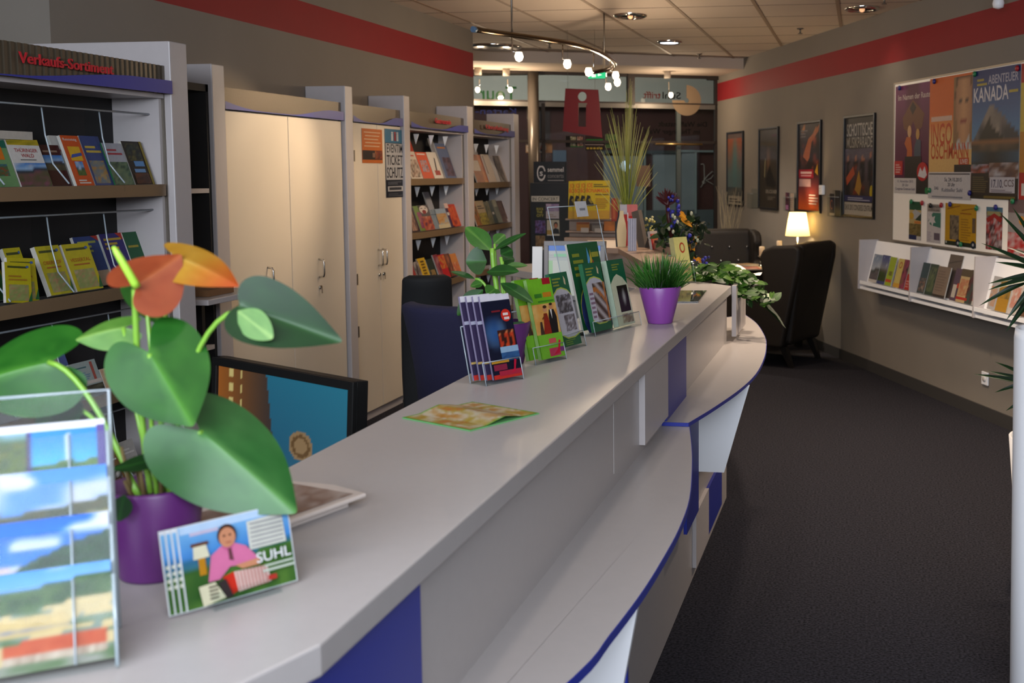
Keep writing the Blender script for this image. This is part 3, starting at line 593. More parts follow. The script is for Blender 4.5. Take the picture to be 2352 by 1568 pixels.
row('middle shelf right of the notices', XB, 1.172, [
    (946, 966, 476, 'dark brochure with a pale dancer at the left of the middle shelf', cov((50, 26, 34), bl([(50, 26, 34), (220, 180, 150), (80, 40, 40)], 41), W_, (.2, .05, .8, .95), 0, 0), 0),
    (967, 981, 472, 'green topped brochure with pink pictures on the middle shelf', cov((120, 150, 70), bl([(190, 120, 100), (140, 60, 120), (170, 100, 70)], 42), W_, (.3, .1, .95, .75), 0, 0), 0),
    (978, 1000, 470, 'brochure with a white face mask and open red mouth on the middle shelf', [('r', 0, 0, 1, 1, (90, 80, 84)), ('e', .48, .82, .42, .16, (238, 226, 216)), ('e', .48, .73, .2, .08, (150, 24, 24)), ('r', .2, .86, .4, .89, (60, 40, 40)), ('r', .58, .86, .78, .89, (60, 40, 40)), ('p', 0, 0, 1, .55, bl([(80, 50, 90), (200, 90, 60), (220, 190, 170)], 43), 8, 8)], 0),
    (1001, 1014, 480, 'grey blue brochure with a dark cross line on the middle shelf', cov((142, 158, 172), None, (90, 110, 130), n=0, extra=[('r', 0, .72, 1, .76, (70, 90, 110)), ('r', .35, .6, .42, 1, (110, 130, 150))]), 0),
    (1010, 1036, 478, 'pale blue brochure with golden figures on the middle shelf', cov((168, 186, 204), bl([(168, 186, 204), (214, 170, 110), (190, 130, 80)], 44), W_, (.1, .2, .95, .75), 0, 0, [('r', 0, 0, 1, .2, (220, 205, 170))]), 0),
    (1037, 1045, 466, 'narrow brochure in violet and white stripes on the middle shelf', cov((70, 44, 80), None, W_, n=0, extra=[('r', .1, .5, .9, .62, W_), ('r', 0, .8, 1, 1, (236, 200, 190))]), 0),
    (1042, 1060, 468, 'red orange brochure at the right end of the middle shelf', cov((204, 60, 26), bl([(204, 60, 26), (230, 110, 40), (150, 30, 20)], 46), W_, (0, .05, 1, .9), 0, 0), 0),
    (1015, 1027, 440, 'tall pale folder rising behind the pale blue brochure', cov((176, 178, 186), None, W_, n=0), -.05)], 0)
row('lower shelf right of the notices', XB, .787, [
    (947, 964, 598, 'white brochure with a red badge at the left of the lower shelf', cov((214, 206, 196), bl([(80, 110, 130), (190, 50, 40)], 51), W_, (.3, .1, 1, .9), 0, 0), 0),
    (965, 977, 598, 'black and white brochure left of the yellow one on the lower shelf', cov((70, 40, 60), bl([(210, 200, 196), (40, 30, 36)], 52), W_, (0, 0, 1, 1), 0, 0), 0),
    (976, 993, 590, 'yellow brochure with an upright row of dark letters on the lower shelf', cov((228, 186, 44), None, W_, n=0, extra=[('r', .3, .1+.12*k, .75, .17+.12*k, (120, 90, 30)) for k in range(7)]), 0),
    (994, 1008, 592, 'dark green brochure with small gold figures on the lower shelf', cov((44, 60, 50), bl([(40, 50, 46), (190, 150, 90), (70, 60, 40)], 54), W_, (.1, .05, .9, .5), 0, 0), 0),
    (1012, 1022, 582, 'dark pink brochure on the lower shelf left of the red one', cov((150, 60, 70), bl([(190, 130, 130), (120, 40, 60)], 55), W_, (0, 0, 1, .9), 0, 0), 0),
    (1020, 1038, 582, 'bright red brochure with a yellow figure on the lower shelf', cov((200, 30, 40), bl([(200, 30, 40), (220, 160, 60), (200, 40, 40)], 56), W_, (.1, .4, .9, .95), 0, 0), 0),
    (1036, 1048, 580, 'brown brochure second from the right on the lower shelf', cov((110, 60, 40), bl([(190, 110, 70), (80, 40, 30)], 57), W_, (.1, 0, .9, 1), 0, 0), 0),
    (1046, 1062, 580, 'orange brochure with small figures at the right end of the lower shelf', cov((222, 140, 60), bl([(222, 140, 60), (200, 80, 50), (236, 200, 150)], 58), W_, (.1, 0, .9, .6), 0, 0), 0)], 0)
row('top shelf at the glass front', XB, 1.512, [
    (1097, 1115, 356, 'brown brochure with a white label at the left of the far top shelf', cov((170, 90, 40), bl([(150, 80, 40), (190, 110, 50)], 61), W_, (0, 0, 1, 1), 0, 0, [('r', .05, .42, .95, .8, (214, 196, 180))]), 0),
    (1112, 1128, 356, 'orange brochure behind the labelled one on the far top shelf', cov((216, 120, 34), bl([(216, 120, 34), (190, 80, 30), (230, 160, 60)], 62), W_, (0, 0, 1, 1), 0, 0), -.01),
    (1126, 1142, 355, 'beige brochure with a dark spine line on the far top shelf', cov((206, 184, 164), None, (110, 90, 90), n=0, extra=[('r', .1, .3, .2, .95, (80, 70, 90))]), 0),
    (1143, 1153, 358, 'narrow grey white brochure in the middle of the far top shelf', cov((196, 190, 190), None, (70, 70, 100), n=0, extra=[('r', .7, 0, .95, .9, (70, 70, 96))]), 0),
    (1151, 1164, 358, 'grey photo brochure on the far top shelf', cov((150, 142, 134), bl([(150, 142, 134), (100, 90, 80), (180, 170, 160)], 65), W_, (0, 0, 1, 1), 0, 0), 0),
    (1160, 1175, 358, 'cream brochure with a red upper strip at the right end of the far top shelf', cov((220, 204, 190), None, W_, n=0, extra=[('r', .55, .5, 1, 1, (160, 60, 50))]), 0),
    (1119, 1133, 332, 'tall pale folder with a red line behind the far top row', cov((196, 190, 190), None, W_, n=0, extra=[('g', [(.1, .1), (.3, .7), (.45, .1)], (150, 50, 50))]), -.05)], 0)
row('second shelf at the glass front', XB, 1.152, [
    (1097, 1108, 462, 'orange and green brochure at the left of the far second shelf', cov((190, 100, 50), bl([(90, 90, 40), (200, 110, 50), (70, 70, 30)], 71), W_, (0, 0, 1, .8), 0, 0), 0),
    (1108, 1127, 460, 'cream and olive brochure with dark letters on the far second shelf', cov((196, 170, 130), bl([(110, 100, 40), (200, 180, 60), (80, 70, 30)], 72), (80, 60, 50), (0, 0, 1, .5), .66, 2), 0),
    (1126, 1137, 462, 'olive landscape brochure in the middle of the far second shelf', cov((110, 104, 74), bl([(60, 70, 50), (150, 140, 110), (90, 90, 50)], 73), W_, (0, 0, 1, 1), 0, 0), 0),
    (1136, 1146, 460, 'dark teal brochure with a white spot on the far second shelf', cov((44, 64, 66), None, (200, 200, 200), n=0, extra=[('r', .3, .4, .7, .5, (210, 200, 190))]), 0),
    (1145, 1156, 458, 'grey green brochure with a pale head on the far second shelf', cov((120, 124, 108), None, W_, n=0, extra=[('r', .2, .7, .9, 1, (190, 186, 160))]), 0),
    (1156, 1167, 460, 'mauve brown brochure second from the right on the far second shelf', cov((120, 92, 80), bl([(120, 92, 80), (90, 60, 50)], 76), W_, (0, 0, 1, 1), 0, 0), 0),
    (1166, 1178, 460, 'rust brown card with a white foot at the right end of the far second shelf', cov((128, 60, 36), bl([(128, 60, 36), (90, 40, 30), (180, 150, 110)], 77), W_, (0, .5, 1, 1), 0, 0, [('r', 0, 0, 1, .14, (226, 214, 206))]), 0)], 0)
# ---------------------------------------------------------------- the service counter
CT = thing('service_counter', 'long grey service counter with blue panels and two curved bag shelves', 'counter', (-.84, 3.2, 0))
def cpart(mb, name, mats, parent=None, **kw):
    mb.v = [(x+.84, y-3.2, z) for x, y, z in mb.v]; return mb.build(name, mats, parent or CT, **kw)
TOP = 1.05
out = [(-.93, .30), (-.62, 1.19), (-.62, 5.36), (-1.86, 6.60)]; inn = [(-2.16, 6.30), (-1.056, 5.20), (-1.056, 1.27), (-1.345, .44)]
b = MB(); b.prism(out+inn, TOP-.040, TOP); cpart(b, 'worktop', m_lam, bevel=.003)
b = MB(); b.box(-.70, -.644, 1.19, 5.38, .0, 1.009); cpart(b, 'front_panel', m_lam)
b = MB(); b.prism([(-.70, 5.38), (-.644, 5.38), (-1.86, 6.56), (-1.90, 6.53)], 0, 1.009); cpart(b, 'front_panel', m_lam)
b = MB(); b.prism([(-.644, 1.19), (-.70, 1.22), (-1.0, .34), (-.96, .32)], 0, 1.009); cpart(b, 'front_panel', m_blue)
b = MB(); b.box(-.6435, -.638, 1.20, 1.531, .1, 1.009); cpart(b, 'blue_panel', m_blue)
b = MB(); b.box(-.70, -.6434, 2.86, 2.866, .80, 1.009); cpart(b, 'panel_joint', M('joint_light', (188, 184, 182), .5))
b = MB(); b.box(-.6435, -.625, 3.20, 3.60, .795, 1.009); cpart(b, 'fin', m_lam2)
b = MB(); b.box(-.6435, -.630, 3.602, 4.02, .777, 1.009); cpart(b, 'blue_panel', m_blue)
b = MB(); b.box(-.6195, -.598, 5.38, 5.83, .80, 1.049); cpart(b, 'fin', m_lam2)
def arcshelf(name, y0, y1, z, pts, th=.022):
    n = 40; P = []
    for i in range(n+1):       # smooth curve through the measured outline
        u = i/n*(len(pts)-1); k = min(int(u), len(pts)-2); f_ = u-k
        p = [pts[max(0, k-1)], pts[k], pts[k+1], pts[min(len(pts)-1, k+2)]]
        cr = lambda a, q, c_, d: .5*(2*q+(c_-a)*f_+(2*a-5*q+4*c_-d)*f_*f_+(3*q-a-3*c_+d)*f_**3)
        P.append((cr(*[q[0] for q in p]), cr(*[q[1] for q in p])))
    poly = [(-.644, pts[0][1])]+P+([(-.644, pts[-1][1])] if pts[-1][1] < 5 else [(-1.1, 5.83), (-.646, 5.385)])
    b = MB(); b.prism(poly, z-th, z); s = cpart(b, name, m_lam)
    b = MB()
    for i in range(len(poly)-1):
        a, e = Vector((*poly[i], 0)), Vector((*poly[i+1], 0)); d = (e-a); 
        if d.length < 1e-5: continue
        nn = Vector((d.y, -d.x, 0)).normalized()*.002
        b.hexa([a+Vector((0, 0, z-th)), a+nn+Vector((0, 0, z-th)), e+nn+Vector((0, 0, z-th)), e+Vector((0, 0, z-th)), a+Vector((0, 0, z+.0003)), a+nn+Vector((0, 0, z+.0003)), e+nn+Vector((0, 0, z+.0003)), e+Vector((0, 0, z+.0003))])
    q = b.build('edge_band', m_blue, s); q.data.transform(Matrix.Translation((.84, -3.2, 0))); return s
zn, zf_ = .764, .777
arcshelf('bag_shelf', .75, 3.42, zn, [(-.645, .75), (-.59, 1.25)]+[tuple(atz(x, y, zn)[:2]) for x, y in ((1316, 1555), (1400, 1457), (1472, 1362), (1520, 1286), (1559, 1214), (1583, 1145), (1589, 1072), (1588, 1025), (1583, 977))], .018)
arcshelf('bag_shelf', 3.58, 6.2, zf_, [tuple(atz(x, y, zf_)[:2]) for x, y in ((1581, 971), (1640, 935), (1700, 893), (1736, 858), (1754, 824), (1759.5, 798), (1757, 774), (1738, 743), (1712, 723))], .012)
for q, r_, hgt in (((1465, 1390), (1432, 1568), zn-.019), ((1721, 886), (1663, 1085), zf_-.013)):
    p = atz(*q, hgt); pb_ = aty(*r_, p.y); b = MB()
    zb = .36 if q[1] > 1000 else pb_.z; xb = p.x+(pb_.x-p.x)*(hgt-zb)/(hgt-pb_.z)
    b.extr([(-.6435, p.y, hgt), (p.x, p.y, hgt), (xb, p.y, zb), (-.6435, p.y, zb)], (0, .02, 0)); cpart(b, 'bracket', m_white)
p = atz(1465, 1390, zn-.019); b = MB(); q0, q1 = aty(1440, 1524, p.y+.021), aty(1446, 1600, p.y+.021); b.extr([(-.6435, p.y+.021, q0.z), (q0.x-.004, p.y+.021, q0.z+.004), (q0.x, p.y+.021, q0.z-.006), (q1.x, p.y+.021, .36), (-.6435, p.y+.021, .36)], (0, .012, 0)); cpart(b, 'blue_block', m_blue)
b = MB(); b.box(-.592, -.58, 3.71, 3.99, .36, .764); cpart(b, 'blue_block', m_blue)
b = MB(); b.box(-.6435, -.628, 4.254, 4.62, .045, .262); cpart(b, 'plinth_block', m_lam2)
b = MB(); b.box(-.6435, -.632, 4.622, 5.1, .05, .255); cpart(b, 'blue_block', m_blue)
# raised return at the far end, clerk's desk
RET = 1.185
p1 = atz(1420, 570, RET); p2 = atz(1482, 604, RET); dv = (p2-p1).normalized(); nv = Vector((-dv.y, dv.x, 0))
rt = thing('raised_shelf', 'raised brown shelf at the far end of the counter carrying brochures', 'shelf', (p1.x, p1.y, 0))
b = MB(); b.prism([(0, 0), tuple((p2-p1)[:2]), tuple((p2-p1+nv*.17)[:2]), tuple((-dv*.75+nv*.30)[:2]), tuple((-dv*.75-nv*.1)[:2]), tuple((-dv*.1-nv*.1)[:2])], RET-.03, RET)
b.build('top', M('brown_laminate', (150, 124, 106), .4), rt, bevel=.003)
b = MB(); b.prism([tuple((nv*.02-dv*.7)[:2]), tuple((p2-p1+nv*.02-dv*.02)[:2]), tuple((p2-p1+nv*.15-dv*.02)[:2]), tuple((-dv*.7+nv*.26)[:2])], TOP+.001, RET-.03); b.build('body', m_lam2, rt)
dk = thing('desk', 'grey desk behind the counter under the black monitor', 'desk', (-1.5, 3.0, 0))
b = MB(); b.box(-.52, .43, -1.5, .5, .70, .725); b.build('desk_top', m_lam2, dk)
b = MB(); b.box(-.50, .38, -1.45, -1.42, 0, .70); b.build('leg', m_lam2, dk); b = MB(); b.box(-.50, .38, .42, .45, 0, .70); b.build('leg', m_lam2, dk)
dk2 = thing('desk', 'small grey desk behind the tall clear display stand', 'desk', (-1.24, 4.75, 0))
b = MB(); b.box(-.18, .175, -.14, .3, .70, .725); b.build('desk_top', m_lam2, dk2)
for y in (-.12, .26): b = MB(); b.box(-.16, .15, y, y+.02, 0, .70); b.build('leg', m_lam2, dk2)
# ---------------------------------------------------------------- acrylic holders and what they hold
def holder(label, loc, rz, w, hb, d=.06, hf=.055, tilt=.24, name='brochure_holder'):
    t = thing(name, label, 'holder', loc, rz, 'clear brochure holders on the counter')
    k = sin(tilt); th = .003
    b = MB(); b.extr([(-w/2, d-.0, 0), (w/2, d, 0), (w/2, d+hb*k, hb*cos(tilt)), (-w/2, d+hb*k, hb*cos(tilt))], (0, th, 0)); b.build('back_plate', m_acryl, t)
    b = MB(); b.extr([(-w/2, 0, 0), (w/2, 0, 0), (w/2, hf*k, hf*cos(tilt)), (-w/2, hf*k, hf*cos(tilt))], (0, th, 0)); b.build('front_plate', m_acryl, t)
    b = MB(); b.box(-w/2, w/2, 0, d, 0, th)
    for x in (-w/2, w/2-th): b.extr([(x, 0, 0), (x, d, 0), (x, d+hf*k, hf*cos(tilt)), (x, hf*k, hf*cos(tilt))], (th, 0, 0))
    b.build('pocket', m_acryl, t)
    b = MB()
    for x in (-w/2, w/2):
        b.tube([(x, d, .0), (x, d+hb*k, hb*cos(tilt))], .0016, 5); b.tube([(x, 0, .0), (x, hf*k, hf*cos(tilt))], .0012, 5)
    b.tube([(-w/2, d+hb*k, hb*cos(tilt)), (w/2, d+hb*k, hb*cos(tilt))], .0016, 5); b.tube([(-w/2, hf*k, hf*cos(tilt)), (w/2, hf*k, hf*cos(tilt))], .0012, 5)
    b.build('edges', m_acedge, t); return t
def inside(loc, rz, lx, ly, lz=.0098): return Vector(loc)+Matrix.Rotation(rz, 3, 'Z') @ Vector((lx, ly, lz))
Z = TOP+.0005
# A: dark blue concert leaflets
la = Vector((-.917, 2.792, Z)); ra = radians(60)
holder('clear holder with dark blue concert leaflets, nearest of the row', la, ra, .13, .15, .062, .06)
opsA = [('r', 0, 0, 1, 1, (20, 26, 54)), ('r', 0, .93, 1, 1, (232, 228, 238)), ('p', 0, .1, 1, .92, lambda u, v: mix((16, 20, 44), ramp([(30, 70, 130), (150, 200, 235)], vn(u*3, v*4, 4)), max(0, 1-((u-.3)**2*3+(v-.55)**2*9)*1.6)), 12, 16),
        ('e', .78, .74, .17, .075, (214, 44, 30)), ('r', .68, .74, .86, .77, (240, 220, 215)), ('r', .7, .69, .88, .72, (240, 220, 215)), ('r', .3, .79, .6, .81, (130, 30, 40)),
        ('p', .38, .37, .95, .57, p_figs([(30, 20, 20), (70, 30, 20)], (200, 70, 30), (220, 130, 80), 3, 3), 9, 8), ('r', .38, .3, 1, .37, (150, 184, 214)), ('p', .38, .2, 1, .3, bl([(30, 60, 110), (60, 110, 160)], 9), 5, 4), ('r', 0, .185, .6, .21, (226, 160, 44)),
        ('r', .05, .1, .5, .17, (150, 40, 70)), ('r', 0, 0, 1, .05, (216, 50, 40)), ('r', .2, .03, 1, .09, (190, 40, 66)), ('g', [(.62, .05), (.75, .06), (.85, .2), (.78, .21), (.72, .1)], (214, 20, 60))]
for k in range(4):
    card('leaflet', ['front dark blue concert leaflet with a red badge in the nearest holder', 'second dark blue leaflet from the front in the nearest holder', 'third dark blue leaflet from the front in the nearest holder', 'rearmost dark blue leaflet in the nearest holder'][k], 'leaflet', .10, .222, .006, opsA if k == 0 else [('r', 0, 0, 1, 1, (60, 50, 84)), ('r', 0, .93, 1, 1, (236, 232, 240)), ('r', 0, .66, 1, .7, (190, 190, 214)), ('r', 0, .19, 1, .215, (230, 190, 110)), ('r', 0, 0, 1, .06, (220, 60, 50))],
         inside(la, ra, .018-.012*k, .008+.012*k), ra, .24, 0, 'concert leaflets in the nearest holder', edge=(150, 140, 170))
lb = Vector((-.884, 3.118, Z)); rb = radians(65)
holder('clear holder with bright green leaflets, second of the row', lb, rb, .135, .15, .06, .05)
opsB = [('r', 0, 0, 1, 1, (120, 190, 40)), ('r', .62, .92, .95, 1, (170, 24, 40)), ('r', .55, .76, .9, .82, (200, 130, 30)), ('r', .2, .76, .5, .81, (60, 130, 40)), ('r', .3, .70, .95, .72, (70, 140, 40)),
        ('p', 0, .30, 1, .68, bl([(226, 160, 76), (236, 190, 110), (214, 140, 60)], 5, 3, 3), 8, 8), ('g', [(.3, .3), (.36, .42), (.42, .56), (.56, .56), (.62, .42), (.86, .30)], (150, 40, 24)), ('g', [(.62, .3), (.6, .5), (.66, .6), (.86, .6), (.94, .5), (.9, .3)], (30, 26, 28)), ('g', [(.70, .6), (.78, .6), (.74, .48)], (226, 220, 214)), ('e', .5, .61, .09, .035, (214, 150, 104)), ('e', .76, .635, .08, .035, (206, 140, 96)), ('g', [(.32, .5), (.5, .56), (.5, .54), (.33, .48)], (120, 60, 30)), ('e', .5, .64, .08, .02, (70, 40, 24)), ('e', .76, .665, .07, .016, (50, 34, 26)), ('g', [(.14, .3), (.2, .46), (.28, .46), (.3, .3)], (70, 50, 40)), ('r', 0, .0, 1, .3, (124, 190, 50)), ('r', .4, .18, .7, .24, (210, 90, 90)), ('r', .35, .02, .8, .12, (200, 60, 90)), ('g', [(.5, .03), (.75, .05), (.88, .2), (.8, .21), (.72, .1)], (214, 20, 60)), ('r', .8, .06, 1, .12, (130, 60, 120))]
for k in range(2):
    card('leaflet', ['front bright green leaflet with a violinist picture in the second holder', 'rear bright green leaflet in the second holder'][k], 'leaflet', .105, .235, .012, opsB, inside(lb, rb, .018-.03*k, .008+.02*k), rb, .24, 0, 'bright green leaflets in the second holder', edge=(150, 190, 110))
def green_leaf(pic_, kind):
    return [('r', 0, 0, 1, 1, (24, 104, 70)), ('l', .1, .82, .6, .95, 3, (150, 160, 60)), ('g', [(.72, .84), (.8, .82), (.82, .9), (.74, .95)], (220, 200, 160)),
            ('g', [(0, .72), (.25, .79), (.5, .8), (.8, .76), (1, .68), (1, .14), (.7, .10), (.3, .1), (0, .16)], (200, 210, 90)),
            ('g', [(0, .70), (.25, .77), (.5, .78), (.8, .74), (1, .66), (1, .16), (.7, .12), (.3, .12), (0, .18)], (206, 204, 214)), *pic_]
lc = Vector((-.876, 3.37, Z)); rc = radians(74)
holder('clear holder with a green leaflet of antelopes, third of the row', lc, rc, .13, .15, .06, .05)
card('leaflet', 'green leaflet with grey antelope photos in the third holder', 'leaflet', .105, .232, .014, green_leaf([('p', .1, .45, .9, .7, bl([(206, 204, 214), (60, 56, 60), (190, 186, 200)], 12, 5, 5), 10, 10), ('p', .3, .2, .9, .42, bl([(206, 204, 214), (90, 80, 84), (206, 204, 214)], 13, 5, 5), 8, 8), ('l', .1, .02, .7, .1, 3, (120, 160, 60))], 0), inside(lc, rc, 0, .01), rc, .24, edge=(60, 130, 90))
# D: tall clear stand with two rows
ld = Vector((-.826, 3.775, Z)); rd = radians(72.5)
dh = holder('tall clear display stand with a taped white label, behind the leaflets', ld, rd, .32, .44, .09, .05, .22, 'display_stand')
card('leaflet', 'large green folder with a blue arc in the tall clear stand', 'leaflet', .20, .30, .008, [('r', 0, 0, 1, 1, (24, 96, 56)), ('l', .1, .62, .45, .92, 4, (150, 160, 50)), ('g', [(.55, .7), (.6, .95), (.66, .8)], (90, 170, 220)), ('g', [(.58, .66), (.72, .78), (.7, .92), (.62, .72)], (220, 190, 60)), ('g', [(.66, .66), (.76, .7), (.74, .8)], (210, 60, 50)), ('r', .72, .82, .95, .88, (170, 170, 60)), ('e', .55, .2, .5, .36, (200, 200, 70)), ('e', .55, .18, .49, .36, (44, 60, 130))],
     inside(ld, rd, -.02, .072), rd, .22)
card('leaflet', 'green and white leaflet with folded wooden beams in the tall clear stand', 'leaflet', .115, .235, .016, green_leaf([('p', .3, .12, 1, .7, lambda u, v: ((196, 120, 60) if abs(v-.85+.5*u*u) < .06 or abs(u-.9) < .06 else mix((70, 50, 40), (200, 190, 190), .5+.5*sin(18*(v+.55*u)))), 16, 24), ('r', .06, .14, .28, .62, (214, 210, 222)), ('l', .05, .2, .3, .6, 6, (150, 120, 140))], 1), inside(ld, rd, -.07, .02), rd, .22, edge=(60, 130, 90))
card('leaflet', 'green topped cream leaflet with a dark framed statue in the tall clear stand', 'leaflet', .115, .235, .022, [('r', 0, 0, 1, 1, (24, 104, 70)), ('l', .25, .84, .75, .95, 3, (150, 160, 60)), ('g', [(0, .64), (.25, .74), (.45, .78), (.75, .72), (1, .60), (1, 0), (0, 0)], (222, 224, 190)), ('p', .3, .2, .92, .6, lambda u, v: mix((40, 32, 26), (190, 190, 186), max(0, 1-((u-.55)**2*26+(v-.55)**2*7))), 10, 12), ('p', .3, .03, .95, .17, bl([(222, 224, 190), (150, 120, 90), (210, 206, 170)], 3), 6, 4)], inside(ld, rd, .085, .018), rd, .22, edge=(196, 214, 190))
lbl = card('label', 'small white taped label at the top of the tall clear stand', 'label', .075, .055, .001, [('r', 0, 0, 1, 1, (226, 224, 226)), ('r', .3, .4, .8, .55, (150, 150, 156))], inside(ld, rd, .03, .162, .392), rd, .22)
# yellow leaflets and the dark glass plate
ly = Vector((-.845, 5.44, Z)); ry = radians(58)
holder('small clear holder of yellow leaflets near the far end of the counter', ly, ry, .12, .14, .045, .1, .2)
card('leaflet', 'pale yellow leaflet with a red oval emblem near the far end of the counter', 'leaflet', .10, .222, .03, [('r', 0, 0, 1, 1, (214, 208, 130)), ('e', .55, .76, .2, .12, (176, 60, 36)), ('e', .55, .76, .13, .08, (214, 206, 130)), ('r', .45, .72, .65, .8, (214, 206, 130)), ('r', .25, .45, .8, .47, (130, 130, 100)), ('p', .1, .06, .9, .35, bl([(214, 206, 130), (190, 160, 110), (214, 206, 130), (110, 110, 90)], 3), 7, 7)], inside(ly, ry, 0, .008), ry, .2, edge=(206, 200, 140))
b = MB(); b.prism([(-.84, 4.60), (-.675, 4.64), (-.70, 5.08), (-.865, 5.05)], 0, .006)
o = b.build('glass_plate', M('dark_mirror_glass', (60, 58, 54), .04, spec=1), None, bevel=.001); o.location = (0, 0, Z); tag(o, 'dark reflecting glass plate lying on the counter right of the purple grass pot', 'plate')
# coin tray and open magazine
t = thing('coin_tray', 'flat pale coin tray with a brown print behind the postcards', 'tray', (-.925, 1.625, Z), radians(72))
b = MB(); b.prism([(-.10, -.07), (.10, -.07), (.115, .0), (.10, .07), (-.10, .07), (-.115, 0)], 0, .012); b.build('base', M('tray_plastic', (196, 184, 176), .3), t, bevel=.003)
b = MB(); b.prism([(-.125, -.085), (.125, -.085), (.14, .0), (.125, .085), (-.125, .085), (-.14, 0)], .0125, .02); b.build('rim', M('tray_plastic'), t, bevel=.003)
b = MB(); b.surf(lambda u, v: (-.11+.22*u, -.07+.14*v, .0206), 12, 10, 0, p_blot([(196, 176, 166), (150, 116, 100), (206, 190, 180)], 8, 6, 8), False); b.build('print', PRINT, t)
t = thing('magazine', 'open green edged magazine lying on the counter before the holders', 'magazine', (-.866, 2.39, Z), radians(63))
pg = lambda x: .003+.011*max(0, 1-abs(x)/.055)**.8
b = MB(); b.surf(lambda u, v: (-.105+.21*u, -.108+.216*v, pg(-.105+.21*u)), 24, 20, 0, lambda u, v: (((110, 180, 60) if (u < .03 or u > .97 or v < .03 or v > .95) else ramp([(214, 190, 120), (200, 140, 60), (226, 214, 190), (190, 160, 60), (210, 110, 60)], vn(u*7, v*6, 3)*.7+vn(u*19, v*17, 4)*.3))), True); b.build('pages', PRINT, t)
b = MB(); b.box(-.106, .106, -.109, .109, 0, .0025, 0, (130, 206, 130)); b.build('cover', PRINT, t)
# ---------------------------------------------------------------- postcard rack, accordion cards
rp = radians(36.5); lp = Vector((-.809, 1.09, Z)) - Vector((cos(rp), sin(rp), 0))*.076
t = thing('postcard_rack', 'clear four tier acrylic rack of postcards at the near end of the counter', 'rack', lp, rp)
tl = .30
for k in range(4):
    y, z_ = .004+.031*k, .004+.048*k; b = MB()
    b.extr([(-.078, y, z_), (.078, y, z_), (.078, y+.10*sin(tl), z_+.10*cos(tl)), (-.078, y+.10*sin(tl), z_+.10*cos(tl))], (0, -.003, 0))
    for x in (-.078, .075): b.extr([(x, y, 0), (x, y+.029, 0), (x, y+.029+.11*sin(tl), z_+.11*cos(tl)), (x, y+.1*sin(tl), z_+.1*cos(tl))], (.003, 0, 0))
    b.build('pocket', m_acryl, t); b = MB()
    b.tube([(.0765, y-.001, z_), (.0765, y+.10*sin(tl), z_+.10*cos(tl))], .0022, 6); b.tube([(.036, y-.002, z_+.01), (.036, y+.10*sin(tl), z_+.10*cos(tl))], .0012, 6); b.build('edge', m_acedge, t)
b = MB(); b.extr([(-.08, .130, 0), (.08, .130, 0), (.08, .130+.29*sin(tl), .29*cos(tl)), (-.08, .130+.29*sin(tl), .29*cos(tl))], (0, .003, 0)); b.build('back_plate', m_acryl, t)
b = MB(); b.tube([(.08, .130, 0), (.08, .130+.29*sin(tl), .29*cos(tl)), (-.08, .130+.29*sin(tl), .29*cos(tl))], .0022, 6); b.build('edge', m_acedge, t)
sky1 = ((30, 130, 228), (150, 200, 240))
def pc_tower(u, v):
    if abs(u-.47) < .014: return (74, 40, 112)
    if u < .46: return mix((150, 190, 220), (60, 90, 34), min(1, max(0, (.98-v+.1*vn(u*9, 1, 3))*6))) if v > .9 else ramp([(52, 74, 26), (104, 120, 44), (60, 84, 34), (150, 140, 60)], vn(u*13, v*13, 3))
    if v < .58+.09*vn(u*11, 0, 2): return mix((110, 140, 50), (50, 90, 36), vn(u*14, v*14, 2))
    if abs(u-.74) < .014 and v < .93: return (226, 230, 238)
    return mix((90, 200, 240), (10, 130, 226), (v-.5)*2)
def pc_cloud(u, v):
    r = .56+.08*vn(u*3, 0, 6)+(.30*(u-.62) if u > .62 else 0)
    if v < r: return mix((104, 92, 58), (54, 66, 34), vn(u*13, v*15, 4)) if v > r-.14 else ramp([(70, 90, 50), (190, 170, 120), (80, 96, 60)], vn(u*12, v*12, 7))
    return mix(mix((120, 170, 232), (70, 140, 224), v), (206, 210, 226), max(0, vn(u*5, v*9, 8)-.36)*3)
def pc_hill(u, v):
    if v < .46+.80*max(0, u-.30)*(1.1-u*.45): return mix((40, 84, 45), (22, 56, 32), vn(u*14, v*14, 4))
    if (u-.22)**2*9+(v-.50)**2*40 < .16: return (214, 190, 186)
    return mix(mix((50, 140, 228), (8, 100, 210), (v-.4)*1.6), (206, 212, 228), max(0, vn(u*5+1, v*8, 9)-.58)*5)
for k, (lbtxt, fn) in enumerate((('front postcard in the rack, a town with cream buildings and a red roof', p_town(3, ((30, 120, 215), (110, 170, 232)), .80, cloud=.8)), ('second postcard from the front, white clouds beside a dark green hill', pc_hill), ('third postcard from the front, clouds above a wooded ridge', pc_cloud), ('rearmost postcard with a white tower in blue sky and a violet frame', pc_tower))):
    for r in range(2):
        card('postcard', lbtxt if r == 0 else 'postcard just behind the '+['front town view', 'green hill view', 'wooded ridge view', 'white tower view'][k]+' in the rack', 'postcard', .148, .105, .0012,
             [('r', 0, 0, 1, 1, (236, 236, 240)), ('p', (.0 if k != 3 else .0), 0, 1, (1 if k != 3 else .93), fn, 34, 26)]+([('r', .94, 0, 1, .95, (80, 60, 140))] if k == 3 else []), lp+Matrix.Rotation(rp, 3, 'Z') @ Vector((0, .0085+.031*k+.006*r, .012+.048*k)), rp, tl, 0, 'postcards in the clear rack')
rs = radians(56.5); ls = Vector((-.7825, 1.3045, Z))
def pc_acc(u, v):
    if v > .42+.1*u+.04*vn(u*6, 0, 2):
        c = mix((50, 120, 200), (130, 190, 235), (v-.5)*2) if v > .62 else mix((60, 120, 110), (40, 100, 160), (v-.4)*4)
    else: c = mix((40, 84, 30), (90, 130, 50), vn(u*8, v*8, 5))
    return c
